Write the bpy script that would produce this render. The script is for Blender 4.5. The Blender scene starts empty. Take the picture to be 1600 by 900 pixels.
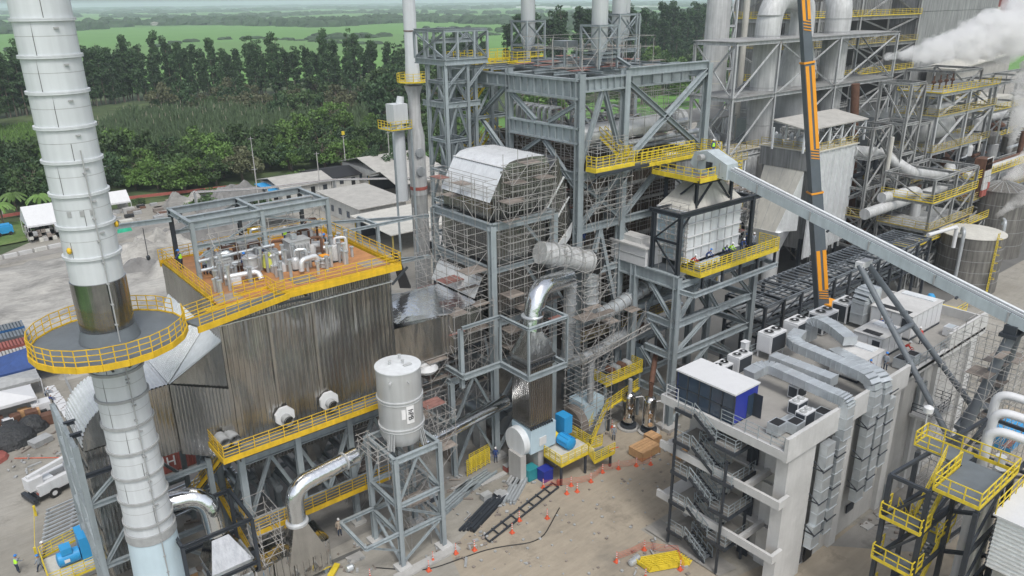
import bpy, math, random
from mathutils import Vector, Matrix, noise
random.seed(7)
R = math.radians
SC = bpy.context.scene
COL = SC.collection
# ---------------------------------------------------------------- camera
CAM_H, PITCH, ROLL, PHI = 45.0, math.atan(449/1200), math.atan(.0115), R(51)
cd = bpy.data.cameras.new('camera'); cam = bpy.data.objects.new('camera', cd); COL.objects.link(cam)
cd.sensor_width = 36; cd.lens = 27.0; cd.clip_start = .5; cd.clip_end = 60000
h_ = Vector((math.cos(PHI), math.sin(PHI), 0)); f_ = h_*math.cos(PITCH)-Vector((0, 0, 1))*math.sin(PITCH)
r_ = f_.cross(Vector((0, 0, 1))).normalized(); u_ = r_.cross(f_)
r2 = r_*math.cos(ROLL)-u_*math.sin(ROLL); u2 = u_*math.cos(ROLL)+r_*math.sin(ROLL)
mw = Matrix((r2, u2, -f_)).transposed().to_4x4(); mw.translation = (0, 0, CAM_H); cam.matrix_world = mw
SC.camera = cam
# ---------------------------------------------------------------- sky and sun (bright overcast)
w = bpy.data.worlds.new('World'); SC.world = w; w.use_nodes = True
nt = w.node_tree; bg = nt.nodes['Background']; sky = nt.nodes.new('ShaderNodeTexSky')
sky.sky_type = 'NISHITA'; sky.sun_disc = False; sky.sun_elevation = R(58); sky.sun_rotation = R(200)
sky.air_density = 1.0; sky.dust_density = 6.0; sky.ozone_density = 1.0; sky.altitude = 900
hs = nt.nodes.new('ShaderNodeHueSaturation'); hs.inputs['Saturation'].default_value = .38
nt.links.new(sky.outputs[0], hs.inputs['Color']); nt.links.new(hs.outputs[0], bg.inputs[0]); bg.inputs[1].default_value = .15
sl = bpy.data.lights.new('sun', 'SUN'); sl.energy = 1.25; sl.angle = R(14); sl.color = (1, .97, .92)
so = bpy.data.objects.new('sun', sl); COL.objects.link(so)
az, el = R(200), R(58)   # nishita: rotation measured clockwise from +Y
sd = Vector((math.sin(az)*math.cos(el), math.cos(az)*math.cos(el), math.sin(el)))
so.rotation_euler = sd.to_track_quat('Z', 'Y').to_euler()
SC.view_settings.view_transform = 'Standard'; SC.view_settings.look = 'None'
SC.view_settings.exposure = 0.38; SC.view_settings.gamma = 1.0
SC.cycles.max_bounces = 8; SC.cycles.diffuse_bounces = 2; SC.cycles.glossy_bounces = 3; SC.cycles.volume_bounces = 5
SC.cycles.transparent_max_bounces = 8; SC.cycles.volume_step_rate = 2.0; SC.cycles.volume_max_steps = 256
# ---------------------------------------------------------------- materials
MATS = {}
def mat(name, col, rough=.6, metal=0, var=.12, scale=.6, streak=0, bump=0, bscale=4, rnd=0, col2=None, spec=.5, mix2=(.5, .7), sc2=.25, bst=0, tracks=0):
    if name in MATS: return MATS[name]
    m = bpy.data.materials.new(name); m.use_nodes = True; n = m.node_tree.nodes; l = m.node_tree.links
    b = n['Principled BSDF']; b.inputs['Roughness'].default_value = rough; b.inputs['Metallic'].default_value = metal
    b.inputs['Specular IOR Level'].default_value = spec
    geo = n.new('ShaderNodeNewGeometry')
    nz = n.new('ShaderNodeTexNoise'); nz.inputs['Scale'].default_value = scale; nz.inputs['Detail'].default_value = 6; nz.inputs['Roughness'].default_value = .65
    l.new(geo.outputs['Position'], nz.inputs['Vector'])
    rp = n.new('ShaderNodeValToRGB'); c = col
    rp.color_ramp.elements[0].position = .3; rp.color_ramp.elements[1].position = .72
    rp.color_ramp.elements[0].color = (c[0]*(1-var), c[1]*(1-var), c[2]*(1-var), 1)
    rp.color_ramp.elements[1].color = (min(1, c[0]*(1+var)), min(1, c[1]*(1+var)), min(1, c[2]*(1+var)), 1)
    l.new(nz.outputs[0], rp.inputs[0]); out = rp.outputs[0]
    if col2:
        n2 = n.new('ShaderNodeTexNoise'); n2.inputs['Scale'].default_value = sc2; n2.inputs['Detail'].default_value = 8; n2.inputs['Roughness'].default_value = .7
        l.new(geo.outputs['Position'], n2.inputs['Vector'])
        r2_ = n.new('ShaderNodeValToRGB'); r2_.color_ramp.elements[0].position = mix2[0]; r2_.color_ramp.elements[1].position = mix2[1]
        l.new(n2.outputs[0], r2_.inputs[0]); mx = n.new('ShaderNodeMix'); mx.data_type = 'RGBA'
        l.new(r2_.outputs[0], mx.inputs['Factor']); l.new(out, mx.inputs[6]); mx.inputs[7].default_value = (*col2, 1); out = mx.outputs[2]
    if tracks:
        for rot_, ww in ((38, 1), (-20, .6), (70, .5)):
            m4 = n.new('ShaderNodeMapping'); m4.inputs['Rotation'].default_value = (0, 0, R(rot_)); m4.inputs['Scale'].default_value = (.10, .75, 1); l.new(geo.outputs['Position'], m4.inputs[0])
            n4 = n.new('ShaderNodeTexNoise'); n4.inputs['Scale'].default_value = 1.0; n4.inputs['Detail'].default_value = 7; n4.inputs['Roughness'].default_value = .7; n4.inputs['Distortion'].default_value = 2.2; l.new(m4.outputs[0], n4.inputs['Vector'])
            r4 = n.new('ShaderNodeMapRange'); r4.inputs[1].default_value = .42; r4.inputs[2].default_value = .62; r4.inputs[3].default_value = 1-tracks*ww; r4.inputs[4].default_value = 1+tracks*ww*.5
            l.new(n4.outputs[0], r4.inputs[0]); h4 = n.new('ShaderNodeHueSaturation'); l.new(r4.outputs[0], h4.inputs['Value']); l.new(out, h4.inputs['Color']); out = h4.outputs[0]
        n5 = n.new('ShaderNodeTexNoise'); n5.inputs['Scale'].default_value = .16; n5.inputs['Detail'].default_value = 10; n5.inputs['Roughness'].default_value = .75; l.new(geo.outputs['Position'], n5.inputs['Vector'])
        r5 = n.new('ShaderNodeMapRange'); r5.inputs[1].default_value = .55; r5.inputs[2].default_value = .66; r5.inputs[3].default_value = 1; r5.inputs[4].default_value = .66
        l.new(n5.outputs[0], r5.inputs[0]); h5 = n.new('ShaderNodeHueSaturation'); l.new(r5.outputs[0], h5.inputs['Value']); l.new(out, h5.inputs['Color']); out = h5.outputs[0]
    if streak:
        mp = n.new('ShaderNodeMapping'); mp.inputs['Scale'].default_value = (2.2, 2.2, .12); l.new(geo.outputs['Position'], mp.inputs[0])
        n3 = n.new('ShaderNodeTexNoise'); n3.inputs['Scale'].default_value = 1.3; n3.inputs['Detail'].default_value = 5; l.new(mp.outputs[0], n3.inputs['Vector'])
        r3 = n.new('ShaderNodeMapRange'); r3.inputs[1].default_value = .35; r3.inputs[2].default_value = .7; r3.inputs[3].default_value = 1-streak; r3.inputs[4].default_value = 1
        l.new(n3.outputs[0], r3.inputs[0]); hv = n.new('ShaderNodeHueSaturation'); l.new(r3.outputs[0], hv.inputs['Value']); l.new(out, hv.inputs['Color']); out = hv.outputs[0]
    if rnd:
        oi = n.new('ShaderNodeObjectInfo'); mr = n.new('ShaderNodeMapRange'); mr.inputs[3].default_value = 1-rnd; mr.inputs[4].default_value = 1+rnd
        l.new(oi.outputs['Random'], mr.inputs[0]); h2 = n.new('ShaderNodeHueSaturation'); l.new(mr.outputs[0], h2.inputs['Value']); l.new(out, h2.inputs['Color']); out = h2.outputs[0]
    l.new(out, b.inputs['Base Color'])
    if bump:
        nb = n.new('ShaderNodeTexNoise'); nb.inputs['Scale'].default_value = bscale; nb.inputs['Detail'].default_value = 4; bm = n.new('ShaderNodeMapping'); bm.inputs['Scale'].default_value = (1, 1, bst or 1); l.new(geo.outputs['Position'], bm.inputs[0]); l.new(bm.outputs[0], nb.inputs['Vector'])
        bp = n.new('ShaderNodeBump'); bp.inputs['Strength'].default_value = bump; bp.inputs['Distance'].default_value = .3
        l.new(nb.outputs[0], bp.inputs['Height']); l.new(bp.outputs[0], b.inputs['Normal'])
    MATS[name] = m; return m
def M_(k): return MATS[k]
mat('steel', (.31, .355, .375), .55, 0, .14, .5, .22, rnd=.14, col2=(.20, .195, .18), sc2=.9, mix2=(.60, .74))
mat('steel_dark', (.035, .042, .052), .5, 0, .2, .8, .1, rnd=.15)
mat('steel_old', (.37, .38, .375), .7, 0, .2, .4, .35, rnd=.15, col2=(.13, .075, .05), mix2=(.55, .75))
mat('yellow', (.74, .57, .04), .55, 0, .14, 1.5, .18)
mat('yellow_deep', (.72, .46, .02), .55, 0, .14, 1.5, .18)
mat('yellow_old', (.50, .40, .12), .7, 0, .2, 1.5, .3)
mat('white_paint', (.66, .69, .71), .45, 0, .05, .4, .12)
mat('stack_paint', (.60, .63, .65), .42, 0, .06, .35, .10)
mat('stack_low', (.52, .64, .70), .42, 0, .05, .35, .05)
mat('flange', (.36, .37, .37), .6, 0, .15, 2, .1)
mat('seam', (.10, .10, .10), .7)
mat('mirror', (.66, .65, .63), .12, 1, .10, .7, .15, bump=.22, bscale=1.6, bst=.1)
mat('chrome', (.78, .80, .82), .12, 1, .06, .7, 0, bump=.12, bscale=2)
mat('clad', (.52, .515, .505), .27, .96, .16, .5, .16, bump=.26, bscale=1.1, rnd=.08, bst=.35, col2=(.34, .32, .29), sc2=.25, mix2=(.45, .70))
mat('conveyor_paint', (.46, .52, .545), .5, 0, .1, .5, .15)
mat('clad_dark', (.22, .22, .215), .3, .9, .2, 1, .3, bump=.3, bscale=2)
mat('clad_light', (.80, .82, .83), .38, .45, .08, 1.0, .1, bump=.2, bscale=2)  # pale base colour paints in the white sky reflection of the top sheets
mat('galv', (.60, .64, .665), .36, .6, .10, 1.2, .05, bump=.12, bscale=2, rnd=.08)
mat('jacket', (.42, .42, .42), .17, 1, .15, .9, .3, bump=.2, bscale=1.8, bst=.1)
mat('lattice_white', (.50, .52, .525), .6, 0, .15, .4, .3, rnd=.1, col2=(.22, .15, .11), sc2=.8, mix2=(.60, .75))
mat('galv_dark', (.30, .33, .35), .38, .7, .15, 1, .1)
mat('pipe_grey', (.47, .50, .52), .5, .35, .15, .9, .25)
mat('old_duct', (.56, .57, .57), .6, .15, .16, .35, .25, bump=.15, bscale=1)
mat('old_clad', (.35, .36, .36), .6, .2, .12, .3, .45)
mat('cream', (.56, .55, .50), .7, 0, .1, .5, .12)
mat('tank_old', (.26, .25, .23), .55, .4, .25, .3, .5)
mat('tank_new', (.56, .575, .58), .42, .3, .06, .4, .12)
mat('concrete', (.43, .425, .41), .85, 0, .10, .35, .10, col2=(.33, .32, .30), mix2=(.5, .75))
mat('concrete_light', (.54, .54, .53), .8, 0, .08, .5, .07, col2=(.46, .46, .45), sc2=.35, mix2=(.45, .68))
mat('roof_floor', (.30, .29, .27), .8, 0, .15, .4, 0, col2=(.22, .22, .21))
mat('grey_deck', (.13, .15, .165), .6, 0, .15, .8, 0)
mat('wood_floor', (.42, .20, .08), .75, 0, .25, 1.2, 0, col2=(.22, .14, .09))
mat('plank', (.23, .20, .175), .85, 0, .25, 2, 0, rnd=.3)
mat('plank_red', (.26, .13, .11), .85, 0, .25, 2, 0, rnd=.2)
mat('scaffold', (.40, .39, .375), .6, .3, .25, 3, 0, rnd=.1)
mat('rust', (.14, .07, .045), .85, 0, .3, 1.2, .2)
mat('black', (.012, .012, .013), .6)
mat('blue', (.03, .30, .62), .4, 0, .06, 1)
mat('navy', (.02, .035, .28), .45, 0, .08, 1)
mat('blue_tarp', (.03, .07, .22), .7, 0, .2, 1)
mat('teal', (.03, .25, .28), .5)
mat('container_blue', (.03, .13, .32), .55, 0, .15, 1, .2)
mat('container_red', (.33, .10, .08), .6, 0, .15, 1, .2)
mat('orange', (.80, .33, .02), .5, 0, .05, 1)
mat('boom_grey', (.10, .12, .14), .45, 0, .1, 1)
mat('cone', (.62, .10, .04), .6); mat('cone_white', (.7, .7, .7), .6)
mat('glass', (.03, .05, .08), .08, 0, .2, .5, spec=.8)
mat('rubber', (.02, .02, .02), .8)
mat('white_plain', (.62, .63, .64), .5, 0, .04, .8, .04)
mat('lightblue', (.45, .58, .66), .5, 0, .06, .8, .08)
mat('brick_red', (.35, .10, .08), .8, 0, .15, 2)
mat('tarp_black', (.03, .032, .034), .6, 0, .4, 2, 0, bump=.8, bscale=3)
mat('crate_wood', (.50, .30, .15), .8, 0, .15, 2, 0, rnd=.1)
mat('roof_sheet', (.42, .41, .38), .75, 0, .15, .5, .1)
mat('wall_white', (.55, .55, .52), .85, 0, .1, .6, .2)
mat('skin', (.28, .16, .10), .6); mat('trouser', (.03, .045, .08), .8); mat('shirt_grey', (.25, .28, .32), .8)
mat('hiviz', (.45, .85, .05), .6); mat('shirt_blue', (.03, .06, .2), .8); mat('helmet_white', (.75, .75, .75), .4); mat('helmet_blue', (.03, .2, .6), .4); mat('boot', (.03, .02, .015), .8); mat('shirt_beige', (.5, .42, .34), .8); mat('shirt_red', (.45, .04, .03), .8)
mat('bark', (.16, .13, .10), .9)
def leafmat(name, c, var=.35, rnd=.25):
    m = mat(name, c, .6, 0, var, .35, 0, rnd=rnd, spec=.3); return m
leafmat('leaf_euc', (.055, .105, .042), .45); leafmat('leaf_mid', (.062, .108, .038), .5); leafmat('leaf_bright', (.10, .18, .042), .5); leafmat('leaf_dry', (.105, .115, .06), .4); leafmat('leaf_dark', (.042, .082, .034), .45); leafmat('reed', (.115, .175, .085), .45)
mat('reed_plume', (.30, .28, .21), .9)
# ---------------------------------------------------------------- mesh builder
class MB:
    def __init__(s): s.v = []; s.f = []
    def quadbox(s, P):  # 8 points: bottom 4 (ccw), top 4
        b = len(s.v); s.v += [tuple(p) for p in P]
        s.f += [(b+3, b+2, b+1, b), (b+4, b+5, b+6, b+7)]+[(b+i, b+(i+1) % 4, b+4+(i+1) % 4, b+4+i) for i in range(4)]; return s
    def box(s, x0, y0, z0, x1, y1, z1):
        return s.quadbox([(x0, y0, z0), (x1, y0, z0), (x1, y1, z0), (x0, y1, z0), (x0, y0, z1), (x1, y0, z1), (x1, y1, z1), (x0, y1, z1)])
    def bar(s, p, q, w=.1, h=None, up=None):
        h = h or w; p = Vector(p); q = Vector(q); d = (q-p)
        if d.length < 1e-4: return s
        d.normalize(); up = Vector(up) if up else (Vector((0, 0, 1)) if abs(d.z) < .95 else Vector((0, 1, 0)))
        a = d.cross(up).normalized()*w/2; c = a.cross(d).normalized()*h/2
        return s.quadbox([p-a-c, p+a-c, p+a+c, p-a+c, q-a-c, q+a-c, q+a+c, q-a+c])
    def rings(s, rs, cap=True, closed=False):
        b = len(s.v); n = len(rs[0]); [s.v.extend(tuple(p) for p in r) for r in rs]
        for i in range(len(rs)-(0 if closed else 1)):
            for j in range(n):
                k = (i+1) % len(rs); s.f.append((b+i*n+j, b+i*n+(j+1) % n, b+k*n+(j+1) % n, b+k*n+j))
        if cap and not closed: s.f.append(tuple(b+j for j in reversed(range(n)))); s.f.append(tuple(b+(len(rs)-1)*n+j for j in range(n)))
        return s
    def tube(s, pts, r, n=8, cap=True):
        pts = [Vector(p) for p in pts]; rs = []; prev = None
        for i, p in enumerate(pts):
            d = (pts[min(i+1, len(pts)-1)]-pts[max(i-1, 0)]).normalized()
            a = (prev - d*prev.dot(d)) if prev else d.orthogonal()
            a.normalize(); prev = a; c = d.cross(a); rr = r[i] if isinstance(r, (list, tuple)) else r
            rs.append([p+(a*math.cos(2*math.pi*j/n)+c*math.sin(2*math.pi*j/n))*rr for j in range(n)])
        return s.rings(rs, cap)
    def lathe(s, c, prof, n=24, cap=True, axis='z'):
        rs = []
        for r, z in prof:
            ring = []
            for j in range(n):
                a = 2*math.pi*j/n; x, y = r*math.cos(a), r*math.sin(a)
                ring.append((c[0]+x, c[1]+y, c[2]+z) if axis == 'z' else ((c[0]+z, c[1]+x, c[2]+y) if axis == 'x' else (c[0]+y, c[1]+z, c[2]+x)))
            rs.append(ring)
        return s.rings(rs, cap)
    def quad(s, *P):
        b = len(s.v); s.v += [tuple(p) for p in P]; s.f.append(tuple(range(b, b+len(P)))); return s
    def corr(s, p, u, v, nrm, pitch=.3, dep=.07, nv=1, wob=0, seed=0, hat=.5, thick=0):
        """corrugated sheet: origin p, edge u (ribs repeat along u), edge v (ribs run along v)"""
        p, u, v, nrm = map(Vector, (p, u, v, nrm)); L = u.length; k = max(1, round(L/pitch)); cols = []
        for i in range(k):
            for a, d in ((0, 0), (hat*.45, 0), (hat*.6, 1), (hat*.6+.28, 1)):
                cols.append(((i+a)/k, d))
        cols.append((1, 0)); b = len(s.v); m = len(cols)
        for j in range(nv+1):
            for t, d in cols:
                q = p+u*t+v*(j/nv)+nrm*(d*dep)
                if wob: q += nrm*wob*noise.noise(Vector((t*L*.7+seed, j*v.length/nv*.35, seed)))
                s.v.append(tuple(q))
        for j in range(nv):
            for i in range(m-1): s.f.append((b+j*m+i, b+j*m+i+1, b+(j+1)*m+i+1, b+(j+1)*m+i))
        return s
    def prism(s, poly, z0, z1):
        n = len(poly); b = len(s.v); s.v += [(x, y, z0) for x, y in poly]+[(x, y, z1) for x, y in poly]
        s.f += [tuple(b+i for i in reversed(range(n))), tuple(b+n+i for i in range(n))]+[(b+i, b+(i+1) % n, b+n+(i+1) % n, b+n+i) for i in range(n)]; return s
    def yprism(s, poly, y0, y1):   # poly in (x,z)
        n = len(poly); b = len(s.v); s.v += [(x, y0, z) for x, z in poly]+[(x, y1, z) for x, z in poly]
        s.f += [tuple(b+i for i in reversed(range(n))), tuple(b+n+i for i in range(n))]+[(b+i, b+(i+1) % n, b+n+(i+1) % n, b+n+i) for i in range(n)]; return s
    def ibeam(s, p, q, w, h, t=.05, up=None):
        p = Vector(p); q = Vector(q); d = (q-p).normalized(); up = Vector(up) if up else (Vector((0, 0, 1)) if abs(d.z) < .95 else Vector((0, 1, 0)))
        a = d.cross(up).normalized(); c = a.cross(d).normalized()
        s.bar(p+c*(h-t)/2, q+c*(h-t)/2, w, t, up); s.bar(p-c*(h-t)/2, q-c*(h-t)/2, w, t, up); s.bar(p, q, t, h-2*t, up); return s
def newmesh(name, mb, m, smooth=None, off=(0, 0, 0)):
    me = bpy.data.meshes.new(name); o = off
    me.from_pydata([(x-o[0], y-o[1], z-o[2]) for x, y, z in mb.v], [], mb.f); me.update()
    me.materials.append(MATS[m] if isinstance(m, str) else m)
    if smooth: me.shade_smooth(); me.set_sharp_from_angle(angle=R(smooth))
    return me
def link(name, me, parent=None):
    o = bpy.data.objects.new(name, me); COL.objects.link(o)
    if parent: o.parent = parent
    return o
def struct(name, mb, m, smooth=None, kind='structure', label=None):
    o = link(name, newmesh(name, mb, m, smooth)); o['kind'] = kind
    if label: o['label'] = label
    return o
UNIT = {}
def unit(kind, m):
    k = (kind, m)
    if k not in UNIT:
        b = MB()
        if kind == 'I': b.box(0, -.5, .38, 1, .5, .5).box(0, -.5, -.5, 1, .5, -.38).box(0, -.06, -.38, 1, .06, .38)
        elif kind == 'box': b.box(0, -.5, -.5, 1, .5, .5)
        elif kind == 'tube': b.tube([(0, 0, 0), (1, 0, 0)], .5, 10)
        elif kind == 'L': b.box(0, -.5, -.5, 1, .5, -.4).box(0, -.5, -.4, 1, -.4, .5)
        UNIT[k] = newmesh('section_'+kind, b, m, 40 if kind == 'tube' else None)
    return UNIT[k]
class T:
    """a thing: an empty at its base that parents its parts"""
    def __init__(s, name, label, cat, loc=(0, 0, 0), group=None):
        o = bpy.data.objects.new(name, None); COL.objects.link(o); o.location = loc; o.empty_display_size = .5
        o['label'] = label; o['category'] = cat; s.o = o; s.loc = Vector(loc)
        if group: o['group'] = group
    def part(s, name, mb, m, smooth=None, parent=None, kind=None, label=None):
        o = link(name, newmesh(name, mb, m, smooth, s.loc), parent or s.o)
        if kind: o['kind'] = kind
        if label: o['label'] = label
        return o
    def sect(s, name, kind, p, q, w, h, m, parent=None, up=None):
        p = Vector(p); q = Vector(q); d = (q-p); L = d.length
        if L < 1e-3: return
        d.normalize(); up = Vector(up) if up else (Vector((0, 0, 1)) if abs(d.z) < .95 else Vector((0, 1, 0)))
        a = up.cross(d).normalized(); c = d.cross(a).normalized()
        mt = Matrix((d*L, a*w, c*h)).transposed().to_4x4(); mt.translation = p-s.loc
        o = link(name, unit(kind, m), parent or s.o); o.matrix_local = mt; return o
    def beam(s, p, q, w=.3, h=.5, m='steel', name='beam', kind='I', up=None): return s.sect(name, kind, p, q, w, h, m, up=up)
    def col(s, x, y, z0, z1, w=.5, m='steel', kind='I', up=(0, 1, 0)): return s.sect('column', kind, (x, y, z0), (x, y, z1), w, w, m, up=up)
    def brace(s, p, q, w=.25, m='steel', kind='I'): return s.sect('brace', kind, p, q, w, w, m)
    def rail(s, pts, h=1.1, m='yellow', n=3, post=1.5, toe=.22, t=.06, close=False, name='guardrail'):
        pts = [Vector(p) for p in pts]; pts = pts+[pts[0]] if close else pts
        for si, (a, b) in enumerate(zip(pts[:-1], pts[1:])):
            mb = MB(); L = (b-a).length; k = max(1, round(L/post)); z = Vector((0, 0, 1)); b = b-(b-a)*(.012/L)
            for i in range(1 if (si or close) else 0, k+1): q = a+(b-a)*i/k; mb.bar(q, q+z*h, t, t)
            for j in range(n): zz = h*(j+1)/n; mb.bar(a+z*(zz-.02), b+z*(zz-.02), t*.8, t*.8)
            if toe: mb.bar(a+z*(toe/2-.12), b+z*(toe/2-.12), .05, toe)
            s.part(name, mb, m)
def solo(name, mb, m, label, cat, smooth=None, group=None, loc=None):
    if loc is None:
        xs = [v[0] for v in mb.v]; ys = [v[1] for v in mb.v]; zs = [v[2] for v in mb.v]; loc = ((min(xs)+max(xs))/2, (min(ys)+max(ys))/2, min(zs))
    o = link(name, newmesh(name, mb, m, smooth, loc)); o.location = loc; o['label'] = label; o['category'] = cat
    if group: o['group'] = group
    return o
def stairs(t, p, q, w, m='yellow', wdir=(0, 1, 0), rail=True, tread_m='grey_deck', n=None, hm=None):
    """flight from p (low) to q (high), width w along wdir"""
    p = Vector(p); q = Vector(q); wd = Vector(wdir).normalized()*w; z = Vector((0, 0, 1))
    for k in (0, 1): t.part('stringer', MB().bar(p+wd*k, q+wd*k, .06, .28), m)
    n = n or max(3, int(abs(q.z-p.z)/.24)); hd = (q-p); hd.z = 0; st = hd/n
    for i in range(1, n):
        c = p+(q-p)*i/n; a = c-st*.42; b = c+st*.42
        t.part('tread', MB().quadbox([a, b, b+wd, a+wd, a+z*.05, b+z*.05, b+wd+z*.05, a+wd+z*.05]), tread_m)
    if rail:
        for k in (0, 1):
            mb = MB(); a = p+wd*k; b = q+wd*k
            for j in (.55, 1.05): mb.bar(a+z*j, b+z*j, .055)
            for i in range(5): c = a+(b-a)*i/4; mb.bar(c, c+z*1.05, .055)
            t.part('handrail', mb, hm or m)
def scaffold(label, x0, y0, x1, y1, z0, z1, bay=2.0, lift=2.0, depth=True, red=.15, dens=.45, full=False, m='scaffold', brace=.25, seed=1, name='scaffold', t=.046):
    rg = random.Random(seed); s = T(name, label, 'scaffold', ((x0+x1)/2, (y0+y1)/2, z0)); mb = MB()
    red *= .55; dens *= .8; nx = max(1, round((x1-x0)/bay)); ny = max(1, round((y1-y0)/bay)); nz = max(1, round((z1-z0)/lift))
    X = [x0+(x1-x0)*i/nx for i in range(nx+1)]; Y = [y0+(y1-y0)*i/ny for i in range(ny+1)]
    for i, x in enumerate(X):
        for j, y in enumerate(Y):
            mb.bar((x, y, z0), (x, y, z1+rg.uniform(.3, 1.3)), t)
    for k in range(1, nz+1):
        z = z0+(z1-z0)*k/nz
        for dz in (0, .55, 1.1):
            if dz and rg.random() < .35: continue
            for y in (Y if not dz else (Y[0], Y[-1])): mb.bar((X[0]-.2, y, z+dz), (X[-1]+.2, y, z+dz), t*.85)
            for x in (X if not dz else (X[0], X[-1])): mb.bar((x, Y[0]-.2, z+dz), (x, Y[-1]+.2, z+dz), t*.85)
    for k in range(nz):
        za, zb = z0+(z1-z0)*k/nz, z0+(z1-z0)*(k+1)/nz
        for i in range(nx):
            if rg.random() < brace: mb.bar((X[i], Y[0]-.05, za), (X[i+1], Y[0]-.05, zb), t*.8)
        for j in range(ny):
            if rg.random() < brace: mb.bar((X[0]-.05, Y[j], za), (X[0]-.05, Y[j+1], zb), t*.8)
    s.part('pole_frame', mb, m, kind='stuff')
    for k in range(1, nz+1):
        z = z0+(z1-z0)*k/nz+.06
        for i in range(nx):
            for j in range(ny):
                if rg.random() < dens:
                    mm = 'plank_red' if rg.random() < red else 'plank'; yy = Y[j]; 
                    for q in range(3):
                        if rg.random() < .85:
                            b0 = Y[j]+(Y[j+1]-Y[j])*q/3; b1 = Y[j]+(Y[j+1]-Y[j])*(q+.9)/3
                            s.sect('plank', 'box', (X[i]-.1, (b0+b1)/2, z), (X[i+1]+.1, (b0+b1)/2, z+rg.uniform(-.01, .03)), b1-b0, .05, mm)
    return s
def arc(c, r, a0, a1, n, ax1, ax2):
    c = Vector(c); ax1 = Vector(ax1); ax2 = Vector(ax2)
    return [c+ax1*(r*math.cos(a0+(a1-a0)*i/n))+ax2*(r*math.sin(a0+(a1-a0)*i/n)) for i in range(n+1)]
def bend(pts, r=.8, n=5):
    """polyline with rounded corners"""
    P = [Vector(p) for p in pts]; out = [P[0]]
    for a, b, c in zip(P[:-2], P[1:-1], P[2:]):
        d1 = (a-b).normalized(); d2 = (c-b).normalized(); rr = min(r, (a-b).length*.49, (c-b).length*.49)
        for i in range(n+1):
            t = i/n; out.append((b+d1*rr)*(1-t)**2+b*2*t*(1-t)+(b+d2*rr)*t*t)
    return out+[P[-1]]
# ================================================================ SETTING
def field_mat():
    m = bpy.data.materials.new('fields'); m.use_nodes = True; n = m.node_tree.nodes; l = m.node_tree.links; b = n['Principled BSDF']; b.inputs['Roughness'].default_value = .9
    g = n.new('ShaderNodeNewGeometry'); mp = n.new('ShaderNodeMapping'); mp.inputs['Rotation'].default_value = (0, 0, R(18)); mp.inputs['Scale'].default_value = (.0011, .0026, .001); l.new(g.outputs['Position'], mp.inputs[0])
    v = n.new('ShaderNodeTexVoronoi'); v.distance = 'CHEBYCHEV'; v.inputs['Scale'].default_value = 1; v.inputs['Randomness'].default_value = .7; l.new(mp.outputs[0], v.inputs['Vector'])
    sp = n.new('ShaderNodeSeparateColor'); l.new(v.outputs['Color'], sp.inputs[0]); rp = n.new('ShaderNodeValToRGB'); e = rp.color_ramp.elements
    e[0].color = (.105, .235, .05, 1); e[1].color = (.13, .28, .06, 1); e[1].position = .55
    for p, c in ((.7, (.09, .20, .05, 1)), (.86, (.11, .22, .055, 1)), (.95, (.12, .25, .06, 1))): k = e.new(p); k.color = c
    l.new(sp.outputs[0], rp.inputs[0])
    ns = n.new('ShaderNodeTexNoise'); ns.inputs['Scale'].default_value = .02; ns.inputs['Detail'].default_value = 8; l.new(g.outputs['Position'], ns.inputs['Vector'])
    mr = n.new('ShaderNodeMapRange'); mr.inputs[3].default_value = .8; mr.inputs[4].default_value = 1.15; l.new(ns.outputs[0], mr.inputs[0])
    hv = n.new('ShaderNodeHueSaturation'); l.new(mr.outputs[0], hv.inputs['Value']); l.new(rp.outputs[0], hv.inputs['Color']); l.new(hv.outputs[0], b.inputs['Base Color']); return m
MATS['fields'] = field_mat()
mat('undergrowth', (.055, .085, .03), .9, 0, .35, .12, 0, col2=(.12, .16, .05), sc2=.05)
mat('yard', (.27, .255, .22), .95, 0, .14, .10, 0, bump=.25, bscale=1.5, col2=(.36, .345, .31), sc2=.06, mix2=(.42, .66), tracks=.06)
mat('dirt', (.345, .30, .235), .95, 0, .14, .16, 0, bump=.3, bscale=1.2, col2=(.20, .185, .155), sc2=.09, mix2=(.55, .74), tracks=.06)
mat('dirt_red', (.25, .17, .12), .95, 0, .2, .4, 0, col2=(.2, .17, .14))
mat('sand', (.42, .41, .38), .95, 0, .22, .15, 0, bump=.5, bscale=.8, col2=(.24, .235, .22), sc2=.07, mix2=(.46, .60), tracks=.14)
mat('sand_grey', (.20, .197, .19), .95, 0, .25, .3, 0, bump=.6, bscale=1.2)
mat('asphalt', (.17, .165, .155), .9, 0, .15, .2, 0)
mat('slab', (.27, .26, .24), .85, 0, .12, .3, 0, col2=(.19, .18, .165), tracks=.04)
mat('slab_dark', (.13, .13, .125), .85, 0, .15, .3, 0)
mat('water', (.16, .15, .13), .12, 0, .2, .05)
mat('grass', (.10, .17, .04), .95, 0, .3, .3, 0, col2=(.19, .19, .09), sc2=.15)
def disk(r0, r1, z, n=96, cz=(0, 0)):
    b = MB(); rs = [[(cz[0]+r*math.cos(2*math.pi*j/n), cz[1]+r*math.sin(2*math.pi*j/n), z) for j in range(n)] for r in (r0, r1)]
    b.rings([rs[0], rs[1]], cap=False); b.f.append(tuple(range(n))); return b
struct('ground', disk(300, 20000, -.5), 'fields')
def sheet(name, pts, z, m, kind='structure', rough=0, div=1, label=None):
    b = MB(); b.quad(*[(x, y, z) for x, y in pts]); return struct(name, b, m, kind=kind, label=label)
sheet('field_margin', [(-120, 40), (20, 178), (100, 205), (190, 250), (420, 290), (620, 470), (120, 470), (-150, 430)], -.3, 'undergrowth')
sheet('yard', [(-60, -60), (-60, 150), (12, 172), (36, 196), (98, 196), (140, 150), (420, 260), (560, 300), (560, -60)], -.02, 'yard')
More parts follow.
